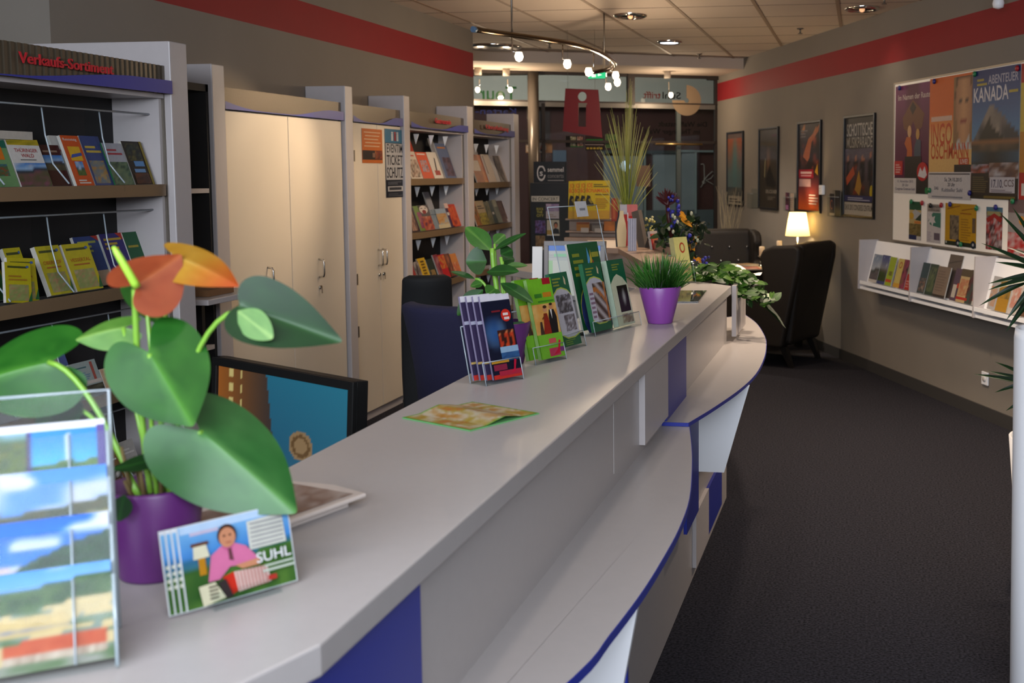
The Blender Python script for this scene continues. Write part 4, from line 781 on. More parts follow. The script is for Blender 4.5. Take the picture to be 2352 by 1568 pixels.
opsS = [('r', 0, 0, 1, 1, (230, 234, 238)), ('p', .01, .01, .99, .99, pc_acc, 20, 16), ('r', .02, .9, .98, .99, (186, 212, 240)), ('r', .1, .86, .35, .9, (200, 190, 214)),
        ('g', [(.6, .53), (.94, .53), (.93, .9), (.6, .88)], (214, 214, 202))]+[('r', .62, .56+.055*k, .92, .58+.055*k, (160, 160, 160)) for k in range(6)]+[
        ('r', .14, .38, .2, .62, (190, 130, 20)), ('g', [(.1, .58), (.24, .58), (.22, .74), (.11, .74)], (226, 220, 190)), ('r', .09, .73, .24, .77, (100, 60, 40)),
        ('g', [(.2, .28), (.25, .58), (.34, .66), (.46, .67), (.56, .6), (.66, .42), (.62, .36), (.4, .4), (.3, .28)], (216, 116, 160)), ('g', [(.34, .66), (.46, .67), (.42, .56)], (200, 96, 140)), ('g', [(.4, .62), (.43, .62), (.44, .46), (.40, .48)], (110, 60, 70)),
        ('e', .405, .78, .085, .135, (60, 34, 24)), ('e', .405, .755, .072, .12, (206, 140, 104)), ('e', .38, .78, .012, .012, (70, 40, 30)), ('e', .43, .78, .012, .012, (70, 40, 30)), ('r', .385, .69, .43, .70, (160, 70, 60)), ('g', [(.44, .4), (.66, .42), (.66, .34), (.5, .34)], (206, 140, 104)),
        ('g', [(.32, .3), (.42, .33), (.44, .1), (.36, .05)], (206, 44, 24)), ('g', [(.42, .33), (.72, .3), (.74, .1), (.44, .08)], (226, 196, 186))]+[('g', [(.44+.03*k, .32), (.45+.03*k, .32), (.46+.03*k, .09), (.45+.03*k, .09)], (190, 110, 100)) for k in range(9)]+[
        ('g', [(.1, .26), (.24, .27), (.32, .06), (.12, .02)], (220, 214, 180))]+[('r', .18, .08+.045*k, .26, .10+.045*k, (70, 60, 50)) for k in range(4)]+[
        ('g', [(.26, .26), (.33, .28), (.38, .05), (.32, .04)], (50, 40, 40)), ('t', 'SUHL', .62, .36, .12, (236, 236, 236), .32), ('r', .68, .29, .95, .315, (196, 206, 190)), ('r', .66, .23, .96, .26, (196, 206, 190)), ('r', .7, .12, .78, .18, (180, 50, 40))]
t = thing('card_stand', 'small clear stand under the fanned accordion player cards', 'holder', ls, rs)
b = MB(); b.extr([(-.045, .006, 0), (.045, .006, 0), (.045, .02, .05), (-.045, .02, .05)], (0, .002, 0)); b.box(-.045, .045, -.012, .04, 0, .003); b.extr([(-.045, -.012, 0), (.045, -.012, 0), (.045, -.005, .02), (-.045, -.005, .02)], (0, -.002, 0)); b.build('stand_plate', m_acryl, t)
for k in range(4):
    card('postcard', ['front card of the fan, an accordion player in a pink shirt', 'second card of the fan behind the accordion player card', 'third card of the fan behind the accordion player card', 'rearmost card of the fan, shifted furthest left'][k], 'postcard', .148, .105, .0014, opsS if k == 0 else [('r', 0, 0, 1, 1, (230, 234, 238)), ('p', .01, .01, .99, .95, pc_acc, 10, 10)]+[('r', .02, .3+.08*j, .08, .34+.08*j, (220, 220, 200)) for j in range(4)],
         ls+Matrix.Rotation(rs, 3, 'Z') @ Vector((-.004*k*1.6, .002*k+.0005, .004-.0005*k)), rs, .22, -.0+.0*k, 'fanned accordion player cards')
# ---------------------------------------------------------------- plants
HEART = [(1, 0), (.93, .06), (.8, .18), (.62, .33), (.4, .45), (.17, .5), (-.06, .5), (-.24, .43), (-.36, .29), (-.33, .14), (-.02, .008)]
OVAL = [(1, 0), (.94, .13), (.8, .32), (.6, .46), (.42, .5), (.25, .42), (.12, .24), (.05, .1), (0, .03)]
LOBE = [(1, 0), (.92, .07), (.72, .24), (.47, .42), (.2, .5), (.02, .46), (-.07, .3), (-.06, .12), (0, .01)]
BLADE = [(1, 0), (.8, .22), (.55, .4), (.3, .5), (.1, .42), (0, .25)]
def leaf_into(b, B, T, width, nh, shape=HEART, fold=.0, droop=.0, col=((46, 110, 40), (90, 150, 70)), m=0, curl=0, rings=5):
    B, T = Vector(B), Vector(T); a = T-B; L = a.length; a = a/L; n = Vector(nh); n = (n-a*n.dot(a)).normalized(); s_ = n.cross(a)
    pts = shape+[(p, -q) for p, q in reversed(shape[1:])]
    vs_, pc = [B], [mix(col[0], col[1], .8)]
    for r in range(1, rings+1):
        f_ = r/rings
        for p, q in pts:
            u, w = p*f_, q*f_
            zz = fold*abs(w)*width*2 - droop*L*u*abs(u) + curl*L*(w*2)**2
            vs_.append(B+a*(u*L)+s_*(w*width)+n*zz)
            pc.append(mix(col[0], col[1], max(0, 1-abs(w)*16)*.9 + .5*vn(u*9, w*9, 3)-.15))
    k = len(pts); fs = [(0, 1+i, 1+(i+1) % k) for i in range(k)]
    for r in range(rings-1):
        o1, o2 = 1+r*k, 1+(r+1)*k; fs += [(o1+i, o2+i, o2+(i+1) % k, o1+(i+1) % k) for i in range(k)]
    b.mesh(vs_, fs, m, None, True, pc); return b
def sub(o, n=2): md = o.modifiers.new('smooth', 'SUBSURF'); md.levels = n; md.render_levels = n; return o
def local(o, mb): l = o.location; mb.v = [(x-l.x, y-l.y, z-l.z) for x, y, z in mb.v]; return mb
def bez(p, n=10):
    P = [Vector(q) for q in p]; r = []
    for i in range(n+1):
        Q = P[:]; t = i/n
        while len(Q) > 1: Q = [Q[j].lerp(Q[j+1], t) for j in range(len(Q)-1)]
        r.append(Q[0])
    return r
def pot(t, r0, r1, h, mat=None):
    b = MB(); b.lathe([(0, 0), (r0*.96, 0), (r0, .004), (r1, h-.004), (r1-.002, h), (r1-.006, h), (r1-.008, h-.03), (0, h-.03)], 40); b.build('pot', mat or m_pot, t)
    b = MB(); b.lathe([(r1-.009, h-.022), (0, h-.012)], 24, 0, 0, 0, None, True); b.build('soil', m_soil, t)
# anthurium
pa = atz(336, 1349, Z); pa = Vector((pa.x-.02, pa.y+.055, Z))
AN = thing('anthurium', 'anthurium with two orange blooms in a purple pot, nearest plant on the counter', 'plant', pa)
pot(AN, .049, .064, .125)
Y0 = pa.y
A_ = lambda x, y, dy=0: aty(x, y, Y0+dy)
def anl(name, B, T, w, nh, shape=HEART, mat=LEAF, **k):
    b = leaf_into(MB(), B, T, w, nh, shape, **k); return sub(local(AN, b).build(name, mat, AN))
cam_n = Vector((.42, -.88, .25))
G_ = ((26, 96, 18), (84, 152, 50)); GD = ((12, 58, 14), (34, 92, 26)); GL = ((92, 150, 52), (150, 196, 96)); GB = ((46, 112, 48), (100, 160, 84))
anl('leaf', A_(112, 832), A_(-120, 880, -.05), .135, Vector((.25, -.85, .5)), droop=.2, fold=-.2, col=G_)
anl('leaf', A_(150, 925, .03), A_(60, 1000, .05), .075, Vector((.3, -.8, .4)), droop=.1, col=GD)
anl('leaf', A_(284, 752, .05), A_(166, 768, .02), .06, Vector((.3, -.6, .7)), droop=.2, fold=-.2, col=GL)
anl('leaf', A_(330, 655, .10), A_(368, 748, .12), .062, Vector((.3, -.9, -.3)), fold=.1, col=((40, 96, 24), (80, 130, 40)))
anl('leaf', A_(344, 812, -.03), A_(448, 985, -.06), .128, cam_n, droop=-.05, fold=-.12, col=G_)
anl('leaf', A_(550, 700), A_(791, 784, .04), .096, Vector((.15, -.85, .35)), LOBE, fold=.12, droop=.06, col=GD)
anl('leaf', A_(546, 714, -.008), A_(628, 778, -.016), .040, Vector((.5, -.8, -.1)), OVAL, col=GL)
anl('leaf', A_(464, 992, -.02), A_(686, 1166, -.03), .148, Vector((.25, -.62, .72)), fold=-.22, droop=.12, col=GB)
anl('leaf', A_(392, 1046, -.02), A_(256, 1078, -.05), .032, Vector((.2, -.5, .85)), OVAL, col=GD)
anl('leaf', A_(286, 1136, -.07), A_(272, 1198, -.075), .028, Vector((.3, -.9, .2)), OVAL, col=GD)
for B, T, w, nh, c_, dr in ((A_(316, 652, -.02), A_(420, 590, .03), .112, Vector((.1, -.85, .5)), ((140, 60, 30), (164, 86, 48)), -.10), (A_(402, 588, .03), A_(541, 636, .0), .070, Vector((.2, -.62, .75)), ((168, 120, 30), (190, 150, 66)), .16)):
    b = MB(); leaf_into(b, B, T, w, nh, HEART, fold=-.14, droop=dr, col=c_, rings=7)
    if c_[0][0] == 168:       # orange rim creeping into the yellow bloom
        b.c = [[mix(q, (176, 62, 20), max(0, min(1, ((Vector(b.v[i])-B).dot((T-B).normalized())/(T-B).length)*1.3-.35))) for i, q in zip(f_, cc)] for f_, cc in zip(b.f, b.c)]
    sub(local(AN, b).build('bloom', PETAL, AN))
b = MB(); b.tube(bez([A_(314, 658, -.03), A_(290, 616, -.045), A_(260, 566, -.05)], 8), [.0055, .0052, .005, .005, .0048, .0046, .0044, .004, .002], 10); local(AN, b).build('spadix', M('spadix_green', (150, 196, 60), .5), AN)
ST = M('stem_green', (112, 158, 52), .4)
base = lambda dx, dy=0: Vector((pa.x+dx, pa.y+dy, TOP+.108))
for p, r in (([base(-.006), A_(314, 900), A_(310, 664, -.02)], .0042), ([base(.012, .02), A_(345, 850, .05), A_(335, 660, .08)], .003), ([base(.01, -.01), A_(345, 980, -.02), A_(344, 812, -.03)], .003), ([base(.02), A_(390, 1060), A_(400, 1010, -.01), A_(464, 992, -.02)], .003),
             ([base(.02, .01), A_(400, 960), A_(440, 735), A_(548, 712)], .0034), ([base(-.02, -.01), A_(285, 1050), A_(190, 840), A_(112, 832)], .0038), ([base(-.014, -.01), A_(270, 1040), A_(240, 950, .02), A_(150, 925, .03)], .003), ([base(-.004, .015), A_(305, 960, .03), A_(284, 752, .05)], .0028), ([base(.0, .02), A_(360, 800, .04), A_(398, 606, .03)], .0032), ([base(.03, -.01), A_(400, 1080, -.02), A_(392, 1046, -.02)], .0025)):
    b = MB(); b.tube(bez(p, 12), r, 8); local(AN, b).build('stem', ST, AN)
b = MB()
for k in range(9):
    a = 2*pi*k/9; q = base(.028*cos(a), .028*sin(a)); b.tube([q, q+Vector((.012*cos(a), .012*sin(a), .03+.02*(k % 3)))], [.004, .002], 6)
local(AN, b).build('stubs', M('stub_brown', (96, 78, 40), .8), AN)
# succulent behind the first holder
ps = atz(1150, 845, Z); ps = Vector((ps.x-.012, ps.y+.085, Z))
SU = thing('leafy_plant', 'fleshy green plant in a purple pot behind the nearest brochure holder', 'plant', ps); pot(SU, .052, .072, .12)
S_ = lambda x, y, dy=0: aty(x, y, ps.y+dy)
sc1 = ((40, 84, 34), (64, 120, 50)); sc2 = ((66, 120, 46), (110, 160, 70))
for B, T, w, nh, c_ in ((S_(1128, 575), S_(1068, 516, .03), .062, (.4, -.8, .3), sc2), (S_(1118, 600), S_(1070, 600, -.03), .085, (.3, -.9, .3), sc1), (S_(1135, 575), S_(1206, 530, .02), .03, (.3, -.4, .8), sc1), (S_(1118, 625, -.03), S_(1190, 618, -.05), .05, (.3, -.6, .7), sc1), (S_(1150, 585), S_(1178, 572, .03), .05, (.4, -.8, .4), sc1), (S_(1135, 560, .02), S_(1160, 536, .05), .04, (.3, -.8, .5), sc2),
                       (S_(1150, 650, -.03), S_(1225, 690, -.06), .045, (.4, -.7, .6), sc1), (S_(1110, 665, -.02), S_(1046, 722, -.05), .06, (.2, -.7, .7), sc1), (S_(1090, 640), S_(1036, 620, -.02), .022, (.3, -.6, .7), sc1), (S_(1160, 612), S_(1212, 606, .02), .028, (.3, -.5, .8), sc2), (S_(1110, 650), S_(1080, 656, -.02), .03, (.3, -.6, .7), sc2), (S_(1178, 740, -.02), S_(1196, 770, -.03), .06, (.6, -.8, .1), sc1), (S_(1140, 660), S_(1120, 676, -.04), .05, (.3, -.7, .6), sc2), (S_(1150, 600, .03), S_(1182, 592, .05), .055, (.3, -.6, .6), sc1)):
    sub(local(SU, leaf_into(MB(), B, T, w, nh, OVAL, droop=.1, fold=.1, col=c_)).build('leaf', LEAF, SU))
sb = Vector((ps.x, ps.y, TOP+.10))
for p, r in (([sb, S_(1140, 680), S_(1132, 610), S_(1130, 570)], .007), ([sb, S_(1120, 660), S_(1112, 640), S_(1092, 640)], .004), ([sb, S_(1158, 680), S_(1162, 640), S_(1150, 590)], .005), ([sb, S_(1150, 640), S_(1154, 600)], .005), ([sb, S_(1142, 700), S_(1136, 560, .02)], .004)):
    b = MB(); b.tube(bez(p, 8), r, 8); local(SU, b).build('stem', ST, SU)
# grass pot
pg_ = Vector((-.724, 4.0, Z)); GR = thing('grass_pot', 'bushy green grass in a bright purple pot right of the display stand', 'plant', pg_)
pot(GR, .046, .078, .135, M('violet_glaze', (126, 62, 142), .35))
b = MB()
for k in range(420):
    a = random.uniform(0, 2*pi); r = .066*sqrt(random.random()); L = random.uniform(.06, .15); o_ = random.uniform(.1, 1.5)*(r/.066)
    p0 = Vector((r*cos(a), r*sin(a), .12)); d = Vector((cos(a)*o_, sin(a)*o_, 1)).normalized()
    tp = p0+d*L+Vector((random.uniform(-.02, .02), random.uniform(-.02, .02), -.02*o_)); sd = Vector((-sin(a+1), cos(a+1), 0))*.0028
    md = p0.lerp(tp, .55)+Vector((0, 0, .012)); c0 = (36, 92, 30); c1 = mix((60, 140, 44), (150, 200, 96), random.random())
    b.mesh([p0-sd, p0+sd, md+sd*1.1, md-sd*1.1, tp], [(0, 1, 2, 3), (3, 2, 4)], 0, None, True, [c0, c0, mix(c0, c1, .6), mix(c0, c1, .6), c1])
o = b.build('blades', LEAF, GR); o['kind'] = 'stuff'
# tall ornamental grass in a vase on the raised shelf
pv = aty(1440, 470, 6.6); pv.z = RET+.0005
TG = thing('tall_grass', 'tall bundle of dry yellow green grass standing behind the red brochures', 'plant', pv)
b = MB(); b.lathe([(0, 0), (.045, 0), (.055, .06), (.04, .15), (.032, .2), (.036, .21), (.030, .2), (.03, .1), (0, .05)], 24); b.build('vase', M('dark_glass_vase', (40, 44, 40), .15), TG)
b = MB(); zt = aty(1440, 195, 6.6).z-RET
tips = [(-.11, .60), (-.16, .40), (-.125, .45), (-.085, .50), (-.05, .60), (-.035, .66), (.01, .80), (.035, .84), (.03, .78), (.02, .66), (.06, .6), (.085, .55), (.12, .58), (.135, .52), (-.17, .3), (.16, .3), (-.09, .7), (.0, .62)]
for k in range(90):
    tx, tz = tips[k % len(tips)]; tx += random.uniform(-.025, .025); tz = .16+(tz+random.uniform(-.16, .03))*zt/1.02*1.05; ty = random.uniform(-.09, .09)
    P = bez([(random.uniform(-.02, .02), random.uniform(-.02, .02), .06), (tx*.15, ty*.2, tz*.55), (tx, ty, tz)], 7); hd = mix((200, 200, 90), (232, 222, 150), random.random())
    c0 = mix((120, 132, 36), (176, 184, 64), random.random()); r = random.uniform(.0011, .0023)
    b.tube(P, [r, r, r, r*.9, r*.9, r*.8+.0012*(k % 3 == 0), r*.9, .0006], 4, 0, None, False, [c0, c0, c0, mix(c0, hd, .3), mix(c0, hd, .5), hd, hd, hd])
o = b.build('stalks', PETAL, TG); o['kind'] = 'stuff'
# things on the raised shelf
RZ = RET+.001
def onret(x, dy): p = aty(x, 540, dy); return Vector((p.x, p.y, RZ))
def shelfcard(name, label, x, dy, w, h, t_, ops, rz, tilt=.2, cat='brochure', edge=(210, 200, 190)): return card(name, label, cat, w, h, t_, ops, onret(x, dy), radians(rz), tilt, 0, None, None, edge)
b = MB(); N = 20; prof = [(.022, 0), (.026, .05), (.027, .09), (.022, .13), (.012, .17), (.010, .20)]
b.extr([(r, 0, z) for r, z in prof]+[(-r, 0, z) for r, z in reversed(prof)], (0, .012, 0), 0)
o = b.build('bottle_cutout', M('cream_card', (206, 178, 128), .5)); o.location = onret(1428, 6.05); o.rotation_euler = (0, 0, .3); tag(o, 'cream bottle shaped cutout with a dark outline on the raised shelf', 'display')
bo = MB(); bo.extr([(r+.004, .004, z) for r, z in prof]+[(-r-.004, .004, z) for r, z in reversed(prof)], (0, .006, 0)); q = bo.build('outline', m_black, o); q.location = (-.004, .0085, 0)
shelfcard('brochure', 'red and cream brochure with a pale head strip on the raised shelf', 1447, 6.15, .10, .235, .015, [('r', 0, 0, 1, 1, (196, 40, 36)), ('r', 0, .76, .4, 1, (190, 184, 190)), ('r', .4, .72, 1, 1, (206, 110, 106)), ('g', [(.7, .0), (1, 0), (1, .6), (.72, .6)], (214, 170, 120)), ('r', .4, .6, .46, .8, (240, 230, 230))], 20)
shelfcard('brochure', 'white brochure with thin dark upright stripes on the raised shelf', 1452, 5.75, .045, .17, .02, [('r', 0, 0, 1, 1, (222, 214, 222))]+[('r', .1+.2*k, 0, .17+.2*k, 1, (110, 100, 116)) for k in range(5)], 10, .02)
shelfcard('brochure', 'tall grey brown folder leaning right of the red brochure', 1486, 6.05, .03, .21, .05, [('r', 0, 0, 1, 1, (112, 100, 90))], 60, .25, edge=(120, 108, 96))
shelfcard('brochure', 'small orange brochure leaning at the right end of the raised shelf', 1507, 5.9, .05, .1, .02, [('r', 0, 0, 1, 1, (206, 110, 80)), ('r', 0, 0, .2, 1, (170, 40, 40)), ('r', 0, .85, 1, 1, (200, 180, 170))], 50, .25)
b = MB()
for k in range(26): b.ball((random.uniform(-.03, .03), random.uniform(-.02, .02), .11+random.uniform(-.05, .05)), .008, 0, mix((190, 180, 90), (226, 214, 160), random.random()), 6, 4)
b.tube([(0, 0, 0), (0, 0, .1)], .003, 5, 0, (70, 100, 40)); o = b.build('flower_sprig', PETAL); o.location = onret(1492, 6.2); tag(o, 'small pale yellow flower sprig behind the grey folder', 'flower')
up1, up2 = atz(1449, 541, RET+.035), atz(1545, 570, RET+.035)
b = MB(); q = [Vector((up1.x, up1.y, RET+.001)), Vector((up2.x, up2.y, RET+.001)), up2, up1]; b.extr(q, (.01, .02, 0)); o = b.build('upstand', M('brown_laminate')); tag(o, 'low brown screen with a dark cap at the end of the raised shelf', 'screen')
b = MB(); b.extr([up1, up2, up2+Vector((0, 0, .014)), up1+Vector((0, 0, .014))], (.015, .03, 0)); b.build('cap', m_dark, o)
# flower arrangement and its trailing garland
pf = Vector((-.90, 5.74, Z)); FL = thing('flower_arrangement', 'dried flowers with a dark red bloom and blue spikes at the counter end', 'flowers', pf)
F_ = lambda x, y, dy=0: aty(x, y, pf.y+dy)
b = MB(); b.lathe([(0, 0), (.055, 0), (.075, .06), (.07, .09), (0, .08)], 20); b.build('bowl', M('dark_glass_vase'), FL)
def cloud(name, n, box, size, cols, mat, shape=OVAL, dy=.1, up=(0, -.5, .7), at=None, thg=FL):
    b = MB()
    for k in range(n):
        x, y = random.uniform(box[0], box[2]), random.uniform(box[1], box[3]); B = F_(x, y, random.uniform(-dy, dy)); s_ = random.uniform(*size)
        T = B+Vector((random.uniform(-1, 1), random.uniform(-1, .6), random.uniform(-.7, 1))).normalized()*s_
        leaf_into(b, B, T, s_*random.uniform(.35, .6), (random.uniform(-.6, .6), -.7, random.uniform(.1, .9)), shape, droop=.15, col=random.choice(cols), rings=2)
    return local(thg, b).build(name, mat, thg)
DG = [((16, 34, 16), (36, 60, 26)), ((34, 62, 24), (60, 96, 40)), ((24, 48, 22), (60, 84, 30))]
o = cloud('foliage', 130, (1516, 505, 1600, 640), (.03, .08), DG, LEAF); o['kind'] = 'stuff'
o = cloud('foliage', 40, (1590, 510, 1622, 560), (.03, .06), [((16, 34, 16), (60, 70, 40))], LEAF); o['kind'] = 'stuff'
b = MB()
for k in range(13):
    a = -1.1+2.2*k/12; leaf_into(b, F_(1533, 470), F_(1533+34*sin(a), 470-40*cos(a)*random.uniform(.8, 1.05), random.uniform(-.04, .04)), .022, (0, -1, .2), BLADE, col=((70, 18, 20), (96, 28, 26)), rings=2)
b.tube([F_(1545, 560), F_(1536, 500), F_(1533, 470)], .012, 8, 0, (70, 26, 24)); local(FL, b).build('red_bloom', PETAL, FL)
for (x, y, x2, y2, n) in ((1535, 450, 1545, 520, 14), (1556, 455, 1560, 500, 10), (1548, 500, 1556, 520, 8), (1575, 540, 1588, 556, 8), (1590, 590, 1600, 622, 8), (1612, 588, 1630, 606, 10), (1605, 612, 1625, 626, 8)):
    b = MB()
    for k in range(n): b.ball(F_(random.uniform(x, x2), random.uniform(y, y2), random.uniform(-.05, .02)), random.uniform(.007, .012), 0, random.choice([(50, 50, 150), (70, 70, 180), (40, 40, 110)]), 6, 4)
    local(FL, b).build('blue_flower', PETAL, FL)
for B, T in (((1556, 488), (1592, 512)), ((1566, 500), (1590, 520)), ((1560, 486), (1575, 500)), ((1590, 545), (1586, 575)), ((1600, 540), (1592, 572)), ((1585, 590), (1600, 600)), ((1600, 592), (1615, 606)), ((1584, 560), (1596, 575))):
    b = MB(); leaf_into(b, F_(*B), F_(*T, -.03), .03, (.1, -.8, .5), BLADE, droop=.1, col=((206, 130, 20), (226, 160, 40)), rings=3); local(FL, b).build('orange_petal', PETAL, FL)
b = MB()
for x, y in ((1545, 495), (1550, 500), (1537, 525), (1546, 532), (1556, 510), (1588, 490), (1600, 520), (1614, 522), (1598, 544), (1602, 552), (1625, 622), (1620, 632), (1575, 578)): b.ball(F_(x, y, -.05), .008, 0, (206, 204, 170), 6, 4, 1.5)
local(FL, b).build('pale_buds', PETAL, FL)
pgz = Vector((-.72, 5.62, Z)); GA = thing('leaf_garland', 'trailing green leaf garland draped over the far corner of the counter', 'garland', pgz)
spine = bez([F_(1590, 640, -.1), F_(1640, 600, -.15), F_(1700, 640, -.2), F_(1735, 668, -.2), F_(1772, 712, -.25)], 26)
b = MB()
for k in range(170):
    i = random.randrange(len(spine)-4); B = spine[i]+Vector((random.uniform(-.07, .07), random.uniform(-.10, .06), random.uniform(-.035, .04)))
    if B.x < -.62: B.z = max(B.z, Z+.012)
    s_ = random.uniform(.03, .06); T = B+Vector((random.uniform(-1, 1), random.uniform(-1, .4), random.uniform(-.35, .3))).normalized()*s_
    if B.x < -.60 and T.z < Z: T.z = Z+.006
    leaf_into(b, B, T, s_*.8, (random.uniform(-.4, .4), -.6, .7), HEART, droop=.1, col=random.choice([((44, 90, 20), (90, 140, 40)), ((26, 62, 16), (64, 108, 30)), ((80, 124, 40), (130, 170, 76))]), rings=2)
o = local(GA, b).build('ivy_leaves', LEAF, GA); o['kind'] = 'stuff'
b = MB(); b.tube(spine, .004, 6); local(GA, b).build('stem', M('dark_stem', (60, 70, 30), .6), GA)
b = MB()
for k in range(12):
    t_ = .45+.045*k; B = spine[int(t_*26)] if t_*26 < 26 else spine[-1]; leaf_into(b, B, B+Vector((.10, -.05, -.09-.01*(k % 3))), .022, (.3, -.7, .6), BLADE, col=((28, 44, 16), (50, 70, 26)), rings=2)
local(GA, b).build('frond', LEAF, GA)
b = MB(); pw = F_(1660, 608, .02)
b.surf(lambda u, v: (pw.x-.14+.34*u, pw.y-.06+.12*v, max(Z+.02, pw.z-.06+.05*abs(sin(u*7.5))*(1-.4*v)+.03*v-.10*max(0, u-.6))), 18, 5, 0, None, False); o = b.build('wrapping_paper', m_paper); tag(o, 'crumpled pale wrapping paper behind the leaf garland', 'paper')
# ---------------------------------------------------------------- monitors and office chairs behind the counter
def monitor(label, p, rz, w, h, tilt, img, bez_=.022, mat=None, stand=True, zdesk=.7255):
    t = thing('monitor', label, 'monitor', (p.x, p.y, zdesk), rz)
    zb = p.z-zdesk; R = Matrix.Rotation(-tilt, 4, 'X'); Tm = Matrix.Translation((0, 0, zb))
    b = MB(); b.box(-w/2, w/2, 0, .035, 0, h); b.box(-w/2, w/2, -.012, 0, 0, bez_); b.box(-w/2, w/2, -.012, 0, h-bez_, h); b.box(-w/2, -w/2+bez_, -.012, 0, bez_, h-bez_); b.box(w/2-bez_, w/2, -.012, 0, bez_, h-bez_)
    o = b.build('housing', mat or m_black, t, bevel=.002); o.matrix_local = Tm @ R
    b = MB(); b.surf(lambda u, v: (-w/2+bez_+(w-2*bez_)*u, -.003, bez_+(h-2*bez_)*v), 84, 52, 0, img, False); s_ = b.build('screen', SCREEN, t); s_.matrix_local = Tm @ R
    b = MB(); b.box(-.03, .03, .03, .06, 0.02, zb+h*.5); b.box(-.12, .12, -.08, .12, 0, .018); b.build('stand', mat or m_black, t); return t
m1a, m1b = atz(480, 820, 1.075), atz(804, 879, 1.075); md = m1b-m1a; w1 = md.length
def img1(u, v):
    if u < .44 - .10*(v-.5): 
        if (u*11 % 1 < .34) and (v*7 % 1 > .45) and u < .2 and v > .55 and u > .06: return (226, 206, 130)
        return mix((170, 96, 20), (64, 50, 44), u*2.4)
    d = ((u-.66)**2*2.2+(v-.42)**2)**.5
    if d < .13: return (110, 80, 40) if .07 < d < .10 else (160, 130, 90)
    if abs(u-.69) < .012 and v < .42: return (90, 70, 50)
    return mix((24, 84, 120), (30, 130, 160), v*.6+.4*u)
monitor('black monitor showing a street lamp against a teal sky, behind the counter', (m1a+m1b)/2-Vector((0, 0, w1*.53)), atan2(md.y, md.x), w1, w1*.53, .06, img1)
m2a, m2b = atz(1252, 553, 1.26), atz(1345, 552, 1.26)
def img2(u, v):
    if v > .9: return (60, 120, 220)
    if .78 < v < .83 and u > .1 and u < .6: return (150, 220, 170)
    if v > .7: return (200, 204, 200) if (v*30 % 1) > .3 else (180, 184, 184)
    return (214, 216, 206) if .08 < u else (170, 214, 160)
pm2 = aty(1300, 640, 4.75); e1 = aty(1250, 553, 4.75); e2 = aty(1345, 553, 4.75)
monitor('grey framed monitor with a pale spreadsheet behind the tall clear stand', Vector((e1.x+.135, 4.75, e1.z-.26)), radians(4), .27, .26, .05, img2, .02, M('grey_plastic', (120, 112, 108), .4))
pb_ = aty(1238, 640, 4.9); b = MB(); b.box(-.022, .022, 0, .003, 0, .24); o = b.build('paper_sheet', m_paper); o.location = (e1.x-.022, 4.70, e1.z-.262); o.rotation_euler = (-.12, 0, .1); tag(o, 'white sheet leaning against the left edge of the spreadsheet monitor', 'paper')
b = MB(); b.box(-.03, .03, 0, .03, 0, .34); o = b.build('speaker_box', m_black); o.location = (e1.x-.035, 4.84, .7255); o.rotation_euler = (-.1, 0, .1)
o.scale = (1, 1, 1.55); tag(o, 'black upright screen edge behind the spreadsheet monitor', 'screen')
def office_chair(label, x, y, ztop, rz, w, mat, hb=.62, zseat=.5):
    t = thing('office_chair', label, 'chair', (x, y, 0), rz)
    b = MB(); b.surf(lambda u, v: ((u-.5)*w*(1-.25*max(0, v-.7)-.18*max(0, .3-v)), .20+.05*(2*u-1)**2*-1+.06*v-.05*sin(pi*v), ztop-hb+hb*v), 12, 14); b.build('backrest', mat, t, solid=.06, bevel=.018)
    b = MB(); b.box(-w*.5, w*.5, -.26, .2, zseat-.07, zseat); b.build('seat', mat, t, bevel=.03)
    b = MB(); b.tube([(0, .0, .1), (0, 0, zseat-.07)], .028, 12); b.tube([(0, .1, zseat-.05), (0, .31, zseat-.03), (0, .27, ztop-hb*.6)], .02, 8); b.build('column', m_black, t)
    for k in range(5):
        a = 2*pi*k/5; b = MB(); b.tube([(0, 0, .11), (.28*cos(a), .28*sin(a), .07)], [.025, .016], 8); lg = b.build('leg', m_black, t)
        b = MB(); b.ball((.28*cos(a), .28*sin(a), .03), .029); b.build('castor', m_black, lg)
    return t
cb = aty(1010, 690, 4.2); office_chair('dark blue upholstered office chair behind the counter', cb.x+.13, 4.25, cb.z+.0, radians(150), .34, M('blue_upholstery', (30, 28, 58), .9, bump=.3, bscale=600), .72)
ck = aty(965, 625, 5.0); office_chair('black office chair behind the dark blue one', ck.x-.0, 5.05, ck.z, radians(205), .21, M('black_mesh', (12, 12, 13), .8), .66)
# ---------------------------------------------------------------- right wall: framed posters
def framed(label, u0, u1, z0, z1, ops):
    t = thing('framed_poster', label, 'poster', (0, 0, 0), 0, 'framed posters on the right wall'); RWALL.place(t, (u0+u1)/2, .001, z0); w, h = u1-u0, z1-z0; f_ = .018
    b = MB(); b.box(-w/2, w/2, -.022, -.0, 0, f_); b.box(-w/2, w/2, -.022, 0, h-f_, h); b.box(-w/2, -w/2+f_, -.022, 0, f_, h-f_); b.box(w/2-f_, w/2, -.022, 0, f_, h-f_); b.build('frame', m_frame, t, bevel=.002)
    b = MB(); b.box(-w/2+f_, w/2-f_, -.008, -.002, f_, h-f_, 0, (60, 56, 50)); art(b, w-2*f_, h-2*f_, ops, -.008, 0, 0, f_); b.build('print', PRINT, t)
    b = MB(); b.box(-w/2+f_, w/2-f_, -.0135, -.012, f_, h-f_); b.build('glazing', glass('picture_glass', (252, 252, 252), .008), t)
